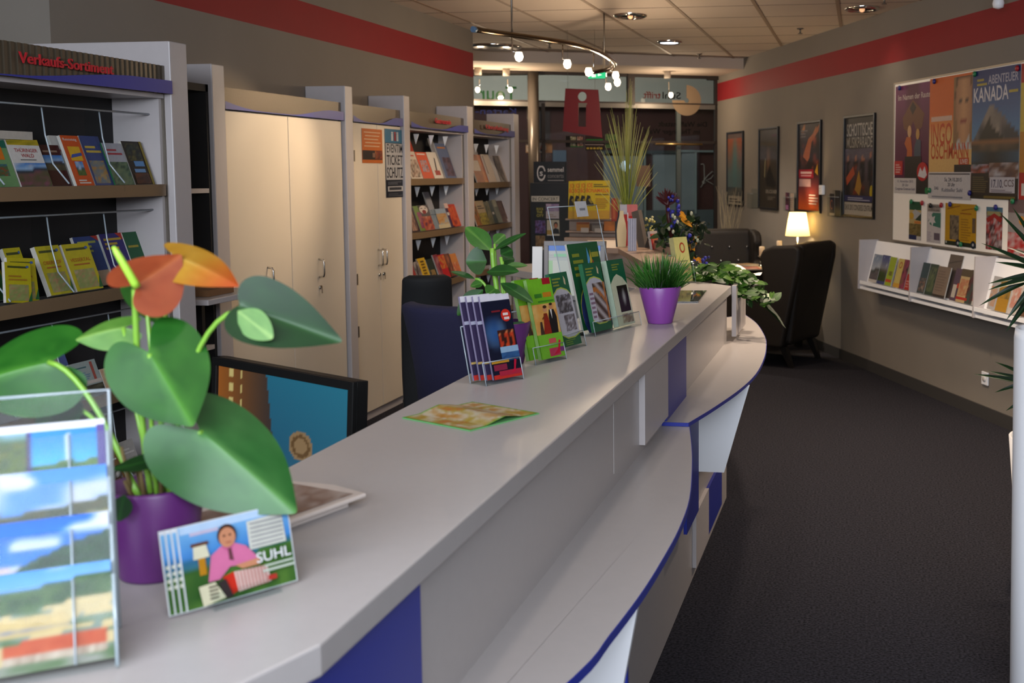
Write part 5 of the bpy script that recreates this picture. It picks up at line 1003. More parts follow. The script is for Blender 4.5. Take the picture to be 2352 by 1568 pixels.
framed('framed poster with a pale teal figure on orange, leftmost of the four', .47, 1.085, 1.217, 2.042, [('r', 0, 0, 1, 1, (120, 128, 120)), ('p', 0, .12, 1, 1, lambda u, v: mix(mix((110, 130, 130), (190, 96, 56), max(0, v-.35)*1.6), (100, 140, 140), max(0, 1-((u-.48)**2*22+(v-.5)**2*3.2))), 12, 18), ('r', 0, .93, 1, 1, (120, 100, 90)), ('r', .05, 0, 1, .12, (190, 180, 160)), ('l', .1, .03, .9, .1, 2, (90, 86, 80)), ('p', 0, .12, 1, .24, bl([(120, 116, 104), (80, 90, 90)], 4), 6, 3)])
framed('framed dark poster with a dim candle lit face, second from the left', 1.635, 2.247, 1.217, 2.045, [('p', 0, 0, 1, 1, lambda u, v: mix(mix((58, 50, 40), (96, 84, 66), v), (150, 110, 76), max(0, 1-((u-.48)**2*60+(v-.62)**2*26))), 14, 18), ('g', [(.26, .4), (.3, .38), (.34, .6), (.32, .64), (.28, .56)], (180, 166, 120)), ('g', [(.34, .36), (.56, .54), (.9, .3), (.8, .25), (.4, .28)], (40, 35, 30)), ('r', .66, .9, .92, .93, (110, 60, 70)), ('t', 'BRUCKNER', .36, .185, .045, (170, 158, 140), .6), ('l', .45, .1, .9, .15, 3, (120, 110, 96))])
framed('framed poster with an orange dancer above a pink half, right above the lamp', 2.803, 3.402, 1.228, 2.058, [('p', 0, 0, 1, 1, lambda u, v: mix((40, 28, 26), mix((200, 90, 40), (200, 60, 90), min(1, max(0, (v-.05)*3))), max(0, 1-v*2.1)*1.2), 12, 16), ('p', .05, .48, .98, 1, p_figs([(36, 26, 26), (50, 30, 30)], (40, 24, 30), (214, 130, 60), 2, 8, (210, 90, 50)), 14, 14), ('g', [(.2, .62), (.45, .82), (.75, .9), (.95, .98), (.9, .9), (.6, .78), (.5, .6), (.42, .56)], (190, 100, 44)), ('g', [(.75, .44), (.9, .4), (.88, .54)], (200, 150, 40)), ('r', .02, .37, .7, .47, (160, 20, 46)), ('r', .1, .42, .62, .445, (226, 190, 190)), ('r', .12, .39, .6, .405, (206, 150, 160)), ('r', .04, .27, .58, .36, (190, 150, 150)), ('l', .1, .84, .45, .94, 3, (120, 110, 106)), ('l', .5, .07, .95, .2, 4, (226, 200, 190))])
framed('framed poster of a pipe band with tall white capitals, rightmost of the four', 3.932, 4.562, 1.225, 2.061, [('r', 0, 0, 1, 1, (46, 42, 40)), ('t', 'SCHOTTISCHE', .06, .81, .125, (190, 182, 170), .88), ('t', 'MUSIKPARADE', .06, .69, .105, (180, 172, 160), .88), ('p', 0, .17, 1, .68, p_figs([(70, 50, 36), (100, 90, 110)], (26, 24, 30), (190, 120, 80), 4, 6, (170, 60, 30)), 18, 18), ('g', [(.05, .38), (.3, .5), (.36, .42), (.08, .3)], (206, 90, 50)), ('g', [(.36, .26), (.5, .46), (.6, .3), (.52, .2)], (190, 140, 50)), ('e', .93, .24, .06, .07, (206, 180, 30)), ('r', 0, .14, 1, .2, (60, 60, 110)), ('l', .12, .15, .9, .19, 2, (190, 190, 206)), ('r', 0, 0, 1, .13, (206, 196, 180)), ('t', '24.10. 2015 CONGRESS CENTRUM', .03, .05, .055, (70, 64, 60), .94)])
def wall_card(name, label, cat, u0, u1, z0, z1, ops, off=.02, group=None, roll=0, t=.0012):
    o = card(name, label, cat, u1-u0, z1-z0, t, ops, (0, 0, 0)); RWALL.place(o, (u0+u1)/2, off, z0)
    if roll: o.rotation_euler = (0, roll, RWALL.rz)
    if group: o['group'] = group
    return o
# clear leaflet boxes on the wall
def wallbox(label, u0, u1, z0, z1):
    t = thing('leaflet_box', label, 'holder', (0, 0, 0), 0, 'clear leaflet boxes on the right wall'); RWALL.place(t, (u0+u1)/2, .002, z0); w = u1-u0; h = z1-z0
    b = MB(); b.box(-w/2, w/2, -.004, -.001, 0, h); b.box(-w/2, w/2, -.05, -.001, 0, .003); b.box(-w/2, w/2, -.053, -.05, 0, h*.75)
    for x in (-w/2, w/2-.003): b.box(x, x+.003, -.05, -.004, .003, h*.8)
    b.build('box', m_acryl, t); b = MB(); b.tube([(-w/2, -.052, h*.75), (w/2, -.052, h*.75)], .002, 5); b.build('edge', m_acedge, t)
wallbox('empty clear leaflet box left of the dark candle lit poster', 1.36, 1.57, 1.215, 1.42)
wallbox('clear leaflet box with violet leaflets left of the lamp lit dancer poster', 2.52, 2.78, 1.222, 1.40)
wallbox('clear leaflet box with dark leaflets left of the pipe band poster', 3.67, 3.93, 1.215, 1.44)
wall_card('leaflet', 'violet leaflet in the wall box beside the dancer poster', 'leaflet', 2.53, 2.64, 1.228, 1.40, [('r', 0, 0, 1, 1, (90, 44, 70)), ('r', .1, .05, .8, .3, (190, 120, 160)), ('p', .1, .4, .95, .95, bl([(90, 44, 70), (60, 40, 50), (160, 90, 90)], 2), 5, 6)], .035)
wall_card('leaflet', 'pale leaflet in the wall box beside the dancer poster', 'leaflet', 2.67, 2.765, 1.228, 1.395, [('r', 0, 0, 1, 1, (196, 170, 150)), ('l', .1, .2, .9, .8, 5, (170, 140, 130))], .035)
wall_card('leaflet', 'dark leaflet with an orange ring in the wall box beside the pipe band poster', 'leaflet', 3.68, 3.79, 1.222, 1.41, [('r', 0, 0, 1, 1, (40, 36, 60)), ('e', .4, .5, .3, .22, (190, 110, 80)), ('e', .45, .5, .22, .17, (40, 40, 70)), ('r', 0, 0, 1, .12, (206, 190, 170)), ('r', 0, .86, 1, 1, (40, 34, 36))], .035)
wall_card('leaflet', 'black leaflet in the wall box beside the pipe band poster', 'leaflet', 3.80, 3.92, 1.222, 1.44, [('r', 0, 0, 1, 1, (24, 22, 26)), ('p', .1, .1, .9, .8, bl([(24, 22, 26), (60, 40, 50), (30, 30, 60)], 5), 5, 6)], .035)
t = thing('thermostat', 'small white wall thermostat right of the dancer poster', 'switch', (0, 0, 0)); RWALL.place(t, 3.44, .001, 1.395)
b = MB(); b.box(-.04, .04, -.03, 0, 0, .085); b.build('housing', m_white, t, bevel=.006); b = MB(); b.lathe([(0, 0), (.016, 0), (.015, .008), (0, .009)], 16); o = b.build('dial', m_paper, t); o.rotation_euler = (pi/2, 0, 0); o.location = (0, -.03, .045)
t = thing('wall_socket', 'white wall socket low on the right wall behind the lower plant leaves', 'socket', (0, 0, 0)); RWALL.place(t, 6.33, .001, .225)
b = MB(); b.box(-.04, .04, -.012, 0, 0, .085); b.build('plate', m_white, t, bevel=.004); b = MB(); b.lathe([(0, 0), (.022, 0), (.021, .004), (0, .002)], 16); o = b.build('outlet', m_paper, t); o.rotation_euler = (pi/2, 0, 0); o.location = (0, -.012, .0425)
# --- whiteboard with posters
t = thing('whiteboard', 'white magnetic board with concert posters on the right wall', 'board', (0, 0, 0)); RWALL.place(t, 4.925, .001, 1.085)
b = MB(); b.box(0, 2.6, -.014, 0, 0, 1.165); b.build('board', M('board_white', (238, 232, 222), .25), t)
b = MB(); b.box(-.012, 0, -.018, 0, -.012, 1.177); b.box(2.6, 2.612, -.018, 0, -.012, 1.177); b.box(0, 2.6, -.018, 0, -.012, 0); b.box(0, 2.6, -.018, 0, 1.166, 1.177); b.build('frame', M('board_frame', (150, 140, 126), .4, metal=.5), t)
wall_card('poster', 'purple poster with folded hands and two figures at the left of the board', 'poster', 4.945, 5.535, 1.44, 2.232, [('r', 0, 0, 1, 1, (104, 22, 70)), ('p', 0, 0, 1, 1, lambda u, v: mix((96, 16, 66), (150, 60, 130), max(0, (v-.6))*1.6 if abs(u-.5) > .2 else 0), 8, 10), ('t', 'Im Namen der Raute', .08, .865, .05, (220, 200, 190), .88), ('g', [(.5, .86), (.82, .72), (.76, .6), (.62, .56), (.52, .66), (.4, .56), (.25, .6), (.22, .7)], (120, 70, 44)), ('g', [(.5, .84), (.6, .78), (.5, .72), (.42, .78)], (50, 24, 26)), ('g', [(.32, .14), (.36, .4), (.28, .46), (.34, .52), (.46, .52), (.5, .4), (.5, .14)], (200, 100, 40)), ('e', .42, .57, .055, .055, (220, 170, 120)), ('g', [(.56, .14), (.56, .42), (.62, .5), (.74, .48), (.74, .14)], (70, 80, 96)), ('e', .65, .54, .05, .05, (200, 150, 80)), ('r', .3, .14, .76, .34, (36, 26, 26)), ('r', 0, .17, .24, .3, (200, 40, 40)), ('l', .04, .19, .2, .28, 4, (230, 180, 170)), ('r', 0, 0, 1, .145, (36, 30, 32)), ('r', 0, 0, .63, .14, (222, 216, 212)), ('t', '13. November 2015', .1, .1, .022, (90, 80, 110), .45), ('t', '20 Uhr', .24, .065, .022, (90, 80, 110), .18), ('t', 'Congress Centrum Suhl', .04, .03, .022, (90, 80, 110), .56), ('e', .8, .2, .15, .085, (200, 26, 30)), ('g', [(.68, .16), (.74, .24), (.8, .2), (.86, .25), (.92, .17), (.86, .14), (.76, .15)], (232, 226, 226)), ('e', .92, .03, .05, .03, (30, 130, 70))], .018, 'large posters on the whiteboard')
wall_card('poster', 'orange poster of a smiling man with red block name beside the purple one', 'poster', 5.51, 6.118, 1.412, 2.244, [('r', 0, 0, 1, 1, (222, 120, 40)), ('p', 0, .22, 1, 1, lambda u, v: mix((226, 104, 26), (236, 190, 116), max(0, .58-v)*5), 8, 8), ('p', .58, .4, 1, .98, p_face((150, 110, 70), (216, 160, 110), (96, 60, 36), .55, .62, .42, (200, 196, 190)), 12, 18), ('t', 'INGO', .05, .45, .17, (206, 76, 24), .5), ('t', 'OSCHMANN', .05, .33, .125, (206, 76, 24), .88), ('r', .05, .64, .55, .68, (226, 190, 170)), ('r', .72, .28, .95, .335, (206, 80, 30)), ('t', 'LIVE!', .76, .288, .035, (236, 226, 216), .16), ('r', .62, .22, 1, .28, (40, 34, 34)), ('r', 0, 0, 1, .22, (220, 214, 212)), ('r', .02, .2, .98, .21, (80, 76, 80)), ('t', 'Sa, 24.10.2015', .4, .145, .03, (60, 56, 66), .4), ('t', '20 Uhr', .48, .105, .028, (60, 56, 66), .17), ('t', 'Kultkeller Suhl', .34, .06, .03, (120, 120, 130), .48), ('t', 'DAS', .16, .075, .025, (90, 90, 96), .1), ('l', .1, .01, .9, .035, 1, (150, 150, 156))], .0195, 'large posters on the whiteboard')
def p_can(u, v):
    m1 = .74-.55*abs(u-.40)*(1.4 if u < .4 else .75)
    if v > .47:
        if v < m1: return mix((190, 170, 150), (60, 60, 66), vn(u*9, v*8, 2)*1.3) if v > m1-.10 or (u > .4 and v > m1-.16) else ((40, 40, 36) if v < .62 else (70, 62, 60))
        return mix((90, 140, 180), (34, 58, 120), (v-.5)*2.2)
    if v > .44: return (150, 100, 60)
    if v > .27: return mix((44, 44, 44), (70, 110, 140), abs(u-.45)*1.4) if v < .36 else mix((50, 44, 40), (120, 96, 70), vn(u*8, v*12, 4))
    return (52, 42, 36)
wall_card('poster', 'blue poster of a snowy mountain and lake titled in white capitals', 'poster', 6.12, 6.70, 1.425, 2.244, [('r', 0, 0, 1, 1, (44, 60, 110)), ('p', 0, 0, 1, 1, p_can, 26, 34), ('t', 'ABENTEUER', .34, .885, .065, (190, 190, 206), .62), ('t', 'KANADA', .03, .755, .11, (232, 228, 230), .74), ('l', .1, .88, .32, .95, 2, (190, 170, 60)), ('r', .78, .80, .96, .82, (190, 170, 60)), ('p', 0, .2, .55, .27, bl([(60, 40, 40), (190, 80, 50), (180, 180, 200), (40, 60, 40)], 4), 8, 3), ('p', .4, .16, 1, .28, bl([(210, 206, 210), (120, 80, 60), (80, 70, 90)], 5), 8, 4), ('l', .04, .05, .42, .18, 8, (110, 96, 60)), ('r', .42, .05, .94, .17, (214, 208, 212)), ('t', '17.10.', .46, .09, .06, (60, 56, 90), .24), ('t', 'CCS', .72, .1, .05, (110, 90, 90), .2), ('l', .45, .055, .9, .08, 2, (130, 120, 130)), ('r', 0, 0, 1, .03, (40, 34, 26)), ('r', .3, .005, .95, .025, (120, 100, 40))], .021, 'large posters on the whiteboard')
wall_card('poster', 'red and yellow poster at the right edge of the picture', 'poster', 6.702, 7.3, 1.43, 2.242, [('r', 0, 0, 1, 1, (190, 40, 30)), ('r', 0, .5, 1, .86, (220, 190, 70)), ('r', 0, .2, 1, .5, (206, 140, 40)), ('r', .05, .03, .6, .12, (220, 210, 200))], .018, 'large posters on the whiteboard')
GS = 'small flyers on the whiteboard'
wall_card('flyer', 'narrow green and ochre landscape flyer, leftmost under the posters', 'flyer', 5.205, 5.40, 1.105, 1.382, [('r', 0, 0, 1, 1, (206, 180, 120)), ('r', 0, .78, 1, 1, (30, 86, 60)), ('g', [(0, .62), (.5, .8), (1, .7), (1, .5), (.4, .55)], (190, 190, 190)), ('e', .2, .62, .2, .09, (220, 170, 50)), ('g', [(.5, .52), (1, .7), (1, .5)], (50, 66, 50)), ('r', .45, .43, 1, .49, (216, 130, 60)), ('p', 0, .1, 1, .42, bl([(60, 60, 30), (150, 130, 80), (110, 90, 40)], 3), 8, 8), ('r', 0, 0, .65, .12, (40, 50, 96)), ('r', .65, 0, 1, .1, (220, 214, 206))], .017, GS)
wall_card('flyer', 'white flyer with a green starburst corner, second under the posters', 'flyer', 5.49, 5.70, 1.10, 1.372, [('r', 0, 0, 1, 1, (216, 208, 206)), ('r', .05, .8, .95, .99, (170, 160, 150)), ('t', 'KRIPPEN', .1, .9, .06, (90, 80, 80), .8), ('t', 'AUSSTELLUNG', .1, .82, .05, (90, 80, 80), .8), ('g', [(.45, .78), (1, .78), (1, .4), (.3, .45), (.1, .55)], (70, 130, 110)), ('g', [(.05, .72), (.25, .66), (.3, .76), (.42, .66), (.62, .7), (.55, .6), (.66, .52), (.5, .52), (.42, .42), (.32, .52), (.1, .5), (.2, .6)], (226, 220, 216)), ('l', .05, .05, .4, .3, 5, (190, 180, 190)), ('r', .55, .08, .95, .26, (110, 96, 110))], .017, GS)
wall_card('flyer', 'wide yellow flyer with grey photos and two dark wheels along the foot', 'flyer', 5.765, 6.195, 1.10, 1.385, [('r', 0, 0, 1, 1, (212, 160, 26)), ('r', 0, 0, 1, .1, (40, 50, 30)), ('p', .16, .14, .46, .72, bl([(70, 60, 50), (160, 140, 110), (50, 44, 44)], 6), 6, 12), ('l', .52, .14, .85, .68, 9, (180, 130, 30)), ('p', .88, .34, .98, .68, bl([(90, 80, 80), (130, 100, 60)], 7), 3, 6), ('g', [(.08, .88), (.5, .96), (.5, .94), (.08, .85)], (170, 110, 20)), ('g', [(.55, .86), (.95, .92), (.95, .9), (.55, .83)], (170, 110, 20)), ('r', .5, .76, .85, .79, (180, 110, 20)), ('e', .44, .07, .08, .09, (30, 40, 56)), ('e', .44, .07, .03, .035, (190, 190, 190)), ('e', .92, .07, .08, .09, (30, 40, 56)), ('e', .92, .07, .03, .035, (190, 190, 190)), ('e', .06, .07, .025, .03, (200, 200, 190))], .017, GS)
wall_card('flyer', 'colourful crowded flyer hung under a blue clip', 'flyer', 6.32, 6.52, 1.105, 1.375, [('p', 0, 0, 1, 1, bl([(120, 60, 50), (190, 170, 170), (60, 40, 44), (190, 60, 60), (200, 190, 190)], 9, 5, 6), 12, 14), ('r', 0, .88, 1, 1, (90, 130, 150)), ('r', .05, .8, .9, .9, (170, 160, 110)), ('g', [(0, .72), (.5, .86), (1, .74), (.9, .64), (.5, .76), (.1, .62)], (170, 40, 36))], .017, GS)
wall_card('flyer', 'grey flyer with red letters behind the palm leaves at the right edge', 'flyer', 6.585, 6.9, 1.09, 1.435, [('r', 0, 0, 1, 1, (170, 160, 156)), ('r', 0, .75, 1, 1, (120, 96, 96)), ('p', 0, 0, 1, .4, bl([(190, 30, 30), (214, 200, 196), (190, 30, 36)], 11, 6, 5), 10, 8), ('e', .5, .62, .1, .08, (220, 150, 60))], .017, GS)
def magnet(label, px, py, col, r=.018):
    u, z = RWALL.px(px, py, .024); b = MB(); b.lathe([(0, 0), (r, 0), (r, .008), (r*.7, .013), (0, .014)], 16)
    o = b.build('magnet', M('magnet_'+col, dict(green=(24, 110, 66), red=(150, 24, 34), blue=(30, 34, 110), black=(20, 18, 20))[col], .35)); o.location = RWALL.P(u, .0245, z); o.rotation_euler = (pi/2, 0, RWALL.rz)
    return tag(o, label, 'magnet', 'magnets on the whiteboard')
for a in (('green magnet at the left corner of the landscape flyer', 2094, 463, 'green'), ('red magnet at the right corner of the landscape flyer', 2119, 466, 'red'), ('black magnet at the left corner of the starburst flyer', 2138, 472, 'black'), ('red magnet at the right corner of the starburst flyer', 2163, 471, 'red'), ('dark blue magnet at the upper left corner of the yellow flyer', 2183, 469, 'blue'), ('green magnet at the upper right corner of the yellow flyer', 2244, 478, 'green'), ('green magnet at the foot of the yellow flyer', 2208, 561, 'green'), ('blue magnet clip holding the colourful crowded flyer', 2288, 476, 'blue'), ('dark blue magnet at the foot of the orange poster', 2228, 443, 'blue'), ('green magnet at the foot of the purple poster', 2136, 437, 'green'), ('green magnet at the corner of the grey flyer', 2327, 462, 'green'), ('dark blue magnet between the tops of the purple and orange posters', 2147, 187, 'blue'), ('dark blue magnet at the upper left corner of the purple poster', 2067, 202, 'blue'), ('green magnet between the tops of the orange and blue posters', 2240, 170, 'green'), ('red magnet at the top of the poster by the picture edge', 2338, 157, 'red')): magnet(*a)
# --- slanted brochure ledge
t = thing('brochure_ledge', 'white slanted brochure ledge with three dividers under the board', 'shelf', (0, 0, 0)); RWALL.place(t, 4.62, .001, .683)
Lw = 2.75
b = MB(); b.extr([(0, -.004, .375), (Lw, -.004, .375), (Lw, -.085, .055), (0, -.085, .055)], (0, -.012, 0)); b.build('back_board', m_white, t)
b = MB(); b.box(0, Lw, -.155, -.0, 0, .02); b.build('bottom_board', m_white, t, bevel=.002)
b = MB(); b.box(.03, Lw, -.165, -.105, .042, .05); b.box(.03, Lw, -.165, -.158, .05, .068); b.build('lip', m_white, t)
for u in (0, .91, 1.82, 2.73):
    b = MB(); b.extr([(u, 0, .385), (u, -.16, .385), (u, -.17, .0), (u, 0, .0)], (.014, 0, 0)); b.build('divider', m_lam2, t)
def lb_(label, x0, x1, yt, yb, ops, col=(225, 220, 210), off=.135, cat='brochure'):
    u0, _ = RWALL.px(x0, yb, off); u1, _ = RWALL.px(x1, yb, off); _, z1 = RWALL.px((x0+x1)/2+12, yt, off-.05)
    o = card('brochure', label, cat, max(.03, u1-u0), (z1-.752)/cos(.25), .008, ops, RWALL.P((u0+u1)/2, off, .7525), RWALL.rz, .25, 0, 'brochures on the slanted ledge', None, col); return o
W2 = (224, 216, 206)
lb_('grey blue brochure with a white foot at the left end of the ledge', 1994, 2012, 584, 640, cov((150, 160, 180), p_land(((120, 140, 170), (190, 196, 206)), (90, 84, 90), ((90, 84, 90), (120, 110, 110)), .5, 3), W2, (0, .1, 1, .95), 0, 0, [('r', 0, 0, 1, .1, W2)]))
lb_('blue and green landscape brochure second on the ledge', 2013, 2030, 586, 646, cov((70, 80, 130), p_land(((70, 80, 140), (150, 150, 150)), (110, 100, 90), ((40, 60, 24), (70, 90, 30)), .5, 4), W2, (0, .1, 1, .95), 0, 0))
lb_('lime green brochure with a red label on the ledge', 2031, 2045, 590, 650, cov((170, 190, 40), None, W2, n=0, extra=[('r', .0, .12, .9, .22, (206, 80, 40)), ('r', .3, .35, .8, .5, (120, 120, 40))]))
lb_('pale yellow brochure with a red emblem on the ledge', 2050, 2064, 594, 652, cov((222, 200, 110), None, W2, n=0, extra=[('e', .5, .78, .25, .12, (190, 110, 50)), ('e', .5, .78, .14, .07, (222, 200, 110)), ('r', 0, 0, 1, .15, (226, 170, 60))]))
lb_('black brochure with pink and green spots on the ledge', 2063, 2075, 596, 658, cov((40, 26, 30), bl([(40, 26, 30), (170, 60, 100), (90, 120, 40)], 8), W2, (0, 0, 1, 1), 0, 0))
lb_('white topped red brochure against the second divider', 2076, 2089, 606, 662, cov((190, 44, 36), None, W2, n=0, extra=[('r', 0, .6, 1, 1, (180, 170, 140)), ('l', .1, .1, .8, .4, 3, (220, 150, 140))]))
lb_('dark teal brochure with a portrait left in the middle compartment', 2105, 2121, 603, 664, cov((64, 82, 84), bl([(190, 160, 140), (64, 70, 70), (150, 110, 90)], 9), W2, (.1, .05, .9, .5), 0, 0))
lb_('dark green patterned brochure in the middle compartment', 2122, 2140, 606, 668, cov((50, 70, 56), bl([(50, 70, 56), (110, 120, 80), (44, 60, 56)], 12), W2, (.1, .1, .9, .9), 0, 0))
lb_('grey brown brochure with small lines in the middle compartment', 2140, 2168, 612, 676, cov((140, 120, 104), None, (120, 100, 88), n=0, extra=[('l', .1, .2, .9, .9, 8, (126, 106, 92)), ('r', 0, 0, 1, .08, (60, 50, 44))]))
lb_('dark grey picture card standing behind the grey brown brochure', 2160, 2190, 585, 660, cov((106, 92, 84), None, W2, n=0, extra=[('g', [(0, .8), (1, .9), (1, .88), (0, .77)], (70, 60, 56))]), off=.10)
lb_('violet brochure with a white panel in the middle compartment', 2180, 2194, 616, 682, cov((90, 70, 90), None, W2, n=0, extra=[('r', .1, .1, .7, .5, (206, 196, 180)), ('r', .7, .4, 1, .55, (190, 60, 40))]))
lb_('tan brochure with a red foot band in the middle compartment', 2193, 2218, 618, 686, cov((206, 176, 124), bl([(206, 176, 124), (190, 110, 80), (206, 180, 130)], 13), W2, (.1, .2, .95, .7), 0, 0, [('r', 0, .08, 1, .16, (190, 50, 40)), ('r', 0, .78, 1, 1, (90, 76, 56))]))
lb_('maroon brochure beside the third divider', 2214, 2230, 620, 692, cov((110, 36, 44), bl([(110, 36, 44), (70, 60, 60), (60, 90, 80)], 14), W2, (0, 0, 1, 1), 0, 0))
lb_('red and white brochure against the third divider', 2230, 2240, 622, 696, cov((190, 40, 40), None, W2, n=0, extra=[('r', 0, 0, 1, .12, W2), ('r', 0, .8, 1, 1, (226, 180, 150))]))
lb_('pale brochure with a face in the right compartment', 2266, 2284, 634, 704, cov((190, 186, 186), bl([(190, 186, 186), (206, 150, 110)], 15), W2, (0, .1, .8, .7), 0, 0))
lb_('ochre brochure behind the palm leaves in the right compartment', 2284, 2310, 640, 708, cov((190, 140, 40), bl([(120, 100, 50), (190, 140, 40)], 16), W2, (0, .4, 1, 1), 0, 0))
lb_('white brochure with red marks in the right compartment', 2312, 2336, 652, 716, cov((214, 204, 196), bl([(214, 204, 196), (206, 130, 110), (220, 210, 200)], 17), W2, (.1, .2, .9, .9), 0, 0))
lb_('brown brochure at the right picture edge', 2338, 2356, 655, 722, cov((110, 80, 60), None, W2, n=1))
# ---------------------------------------------------------------- seating corner
def wing_chair(label, x, y, rz, buttons):
    t = thing('wing_chair', label, 'armchair', (x, y, 0), rz, 'black leather wing chairs')
    b = MB(); b.box(-.30, .30, -.33, .26, .17, .33); b.build('seat_base', m_leather, t, bevel=.02)
    b = MB(); b.box(-.275, .275, -.37, .22, .335, .47); b.build('seat_cushion', m_leather, t, bevel=.045, seg=4)
    b = MB()
    b.hexa([(-.32, .20, .20), (.32, .20, .20), (.32, .33, .18), (-.32, .31, .18), (-.33, .31, 1.01), (.33, .31, 1.01), (.33, .44, 1.025), (-.33, .44, 1.025)]); bk = b.build('backrest', m_leather, t, bevel=.045, seg=4)
    if buttons:
        k = 0
        for r_, n_ in ((.84, 4), (.70, 3), (.58, 4)):
            for i in range(n_):
                b = MB(); b.ball((-.09*(n_-1)+.18*i, .196+(r_-.2)*.136, r_), .013, 0, None, 8, 6); b.build('button', m_chrome, bk)
    prof = [(-.34, .17), (-.385, .42), (-.385, .55), (-.34, .60), (-.10, .595), (.03, .63), (.10, .70), (.09, .80), (.065, .90), (.10, .97), (.18, 1.0), (.39, 1.012), (.432, .985), (.425, .88), (.345, .5), (.275, .17)]
    for s_ in (-1, 1):
        b = MB(); b.extr([(s_*.30, p, q) for p, q in prof], (s_*.085, 0, 0)); b.build('side_wing', m_leather, t, bevel=.03, seg=3)
    for sx in (-1, 1):
        for sy, yy in ((-1, -.31), (1, .24)):
            b = MB(); q = .075 if sy > 0 else .0; xx = sx*.27
            b.hexa([(xx-.018, yy+q-.018, 0), (xx+.018, yy+q-.018, 0), (xx+.018, yy+q+.018, 0), (xx-.018, yy+q+.018, 0), (xx-.03, yy-.03, .172), (xx+.03, yy-.03, .172), (xx+.03, yy+.03, .172), (xx-.03, yy+.03, .172)]); b.build('leg', M('black_wood', (16, 13, 11), .4), t)
    return t
wing_chair('black leather wing chair seen from behind, nearest the right wall', -.748, 9.46, radians(-111.4), False)
c2 = aty(1702, 522, 11.25); wing_chair('black leather wing chair with bright buttons on the far side of the table', c2.x-.13, 11.0, radians(16), True)
TBL = Vector((-.955, 10.315, 0)); trz = radians(23.3); t = thing('table', 'black table against the right wall between the wing chairs', 'table', TBL, trz)
b = MB(); b.box(-.38, .38, -.31, .31, .685, .72); b.build('tabletop', M('black_table', (20, 15, 12), .3), t, bevel=.003)
b = MB(); b.box(-.35, .35, -.28, .28, .56, .685); b.build('apron', M('black_table'), t)
for sx in (-1, 1):
    for sy in (-1, 1): b = MB(); b.box(sx*.32-.03, sx*.32+.03, sy*.25-.03, sy*.25+.03, 0, .56); b.build('leg', M('black_table'), t)
ZT = .7205
# table lamp
pl = aty(1832, 540, 10.22); LX, LY = pl.x, 10.22
TL = thing('table_lamp', 'lit table lamp with a white conical shade by the right wall', 'lamp', (LX, LY, ZT))
b = MB(); b.lathe([(0, 0), (.06, 0), (.06, .012), (.012, .02), (.008, .03), (.008, .42), (0, .42)], 24); b.build('base', m_chrome, TL)
msh = bpy.data.materials.new('lamp_shade'); msh.use_nodes = True; nt = msh.node_tree; bb = nt.nodes['Principled BSDF']; bb.inputs['Base Color'].default_value = (.9, .82, .66, 1); bb.inputs['Roughness'].default_value = .8
bb.inputs['Emission Color'].default_value = (1, .76, .36, 1); bb.inputs['Emission Strength'].default_value = .6
trn = nt.nodes.new('ShaderNodeBsdfTranslucent'); trn.inputs[0].default_value = (.98, .80, .34, 1); mxs = nt.nodes.new('ShaderNodeMixShader'); mxs.inputs[0].default_value = .7
nt.links.new(bb.outputs[0], mxs.inputs[1]); nt.links.new(trn.outputs[0], mxs.inputs[2]); nt.links.new(mxs.outputs[0], nt.nodes['Material Output'].inputs['Surface'])
z0 = aty(1832, 541, LY).z-ZT; z1 = aty(1832, 487, LY).z-ZT
b = MB(); b.lathe([(.113, z0), (.112, z0+.002), (.077, z1-.002), (.076, z1)], 36); b.build('lamp_shade', msh, TL)
light('lamp_bulb', 'POINT', (LX, LY, ZT+(z0+z1)/2), 6.5, (1, .74, .42), .03)
light('lamp_glow_up', 'SPOT', (LX, LY, ZT+z1+.01), 9, (1, .74, .42), .05, target=(LX, LY, 3), spot_size=radians(110), spot_blend=.6)
light('lamp_glow_down', 'SPOT', (LX, LY, ZT+z0-.01), 9, (1, .74, .42), .05, target=(LX, LY, 0), spot_size=radians(130), spot_blend=.5)
def candle(label, px, ytop, hh):
    p = atz(px, 603, ZT); p = aty(px, 600, min(10.40, p.y)); t = thing('candlestick', label, 'candlestick', (p.x, p.y, ZT))
    b = MB(); b.lathe([(0, 0), (.042, 0), (.04, .008), (.016, .03), (.024, .05), (.012, hh*.45), (.022, hh*.55), (.01, hh*.68), (.012, hh*.86), (.044, hh), (.04, hh+.004), (0, hh+.002)], 24); b.build('holder', m_chrome, t)
    b = MB(); b.lathe([(0, hh+.004), (.026, hh+.004), (.026, hh+.085), (.022, hh+.09), (0, hh+.086)], 20); c_ = b.build('candle', M('wax', (216, 196, 166), .5), t)
    b = MB(); b.tube([(0, 0, hh+.086), (.001, 0, hh+.1)], .0015, 5); b.build('wick', m_black, c_)
candle('shorter silver candlestick with a cream candle, left of the two on the table', 1750, 560, .095)
candle('taller silver candlestick with a cream candle, right of the two on the table', 1790, 548, .15)
pp = Vector((aty(1815, 600, 10.30).x, 10.30, ZT)); t = thing('table_plant', 'small light green plant in a pot on the table behind the lamp', 'plant', pp); pot(t, .03, .04, .07, M('white_glaze', (200, 196, 186), .3))
b = MB()
for k in range(30):
    a = random.uniform(0, 2*pi); B = Vector((0, 0, .06)); leaf_into(b, B, B+Vector((.07*cos(a), .07*sin(a), random.uniform(.06, .15))), .02, (cos(a+1), sin(a+1), .5), BLADE, col=((90, 140, 30), (140, 180, 60)), rings=2)
b.build('leaves', LEAF, t)
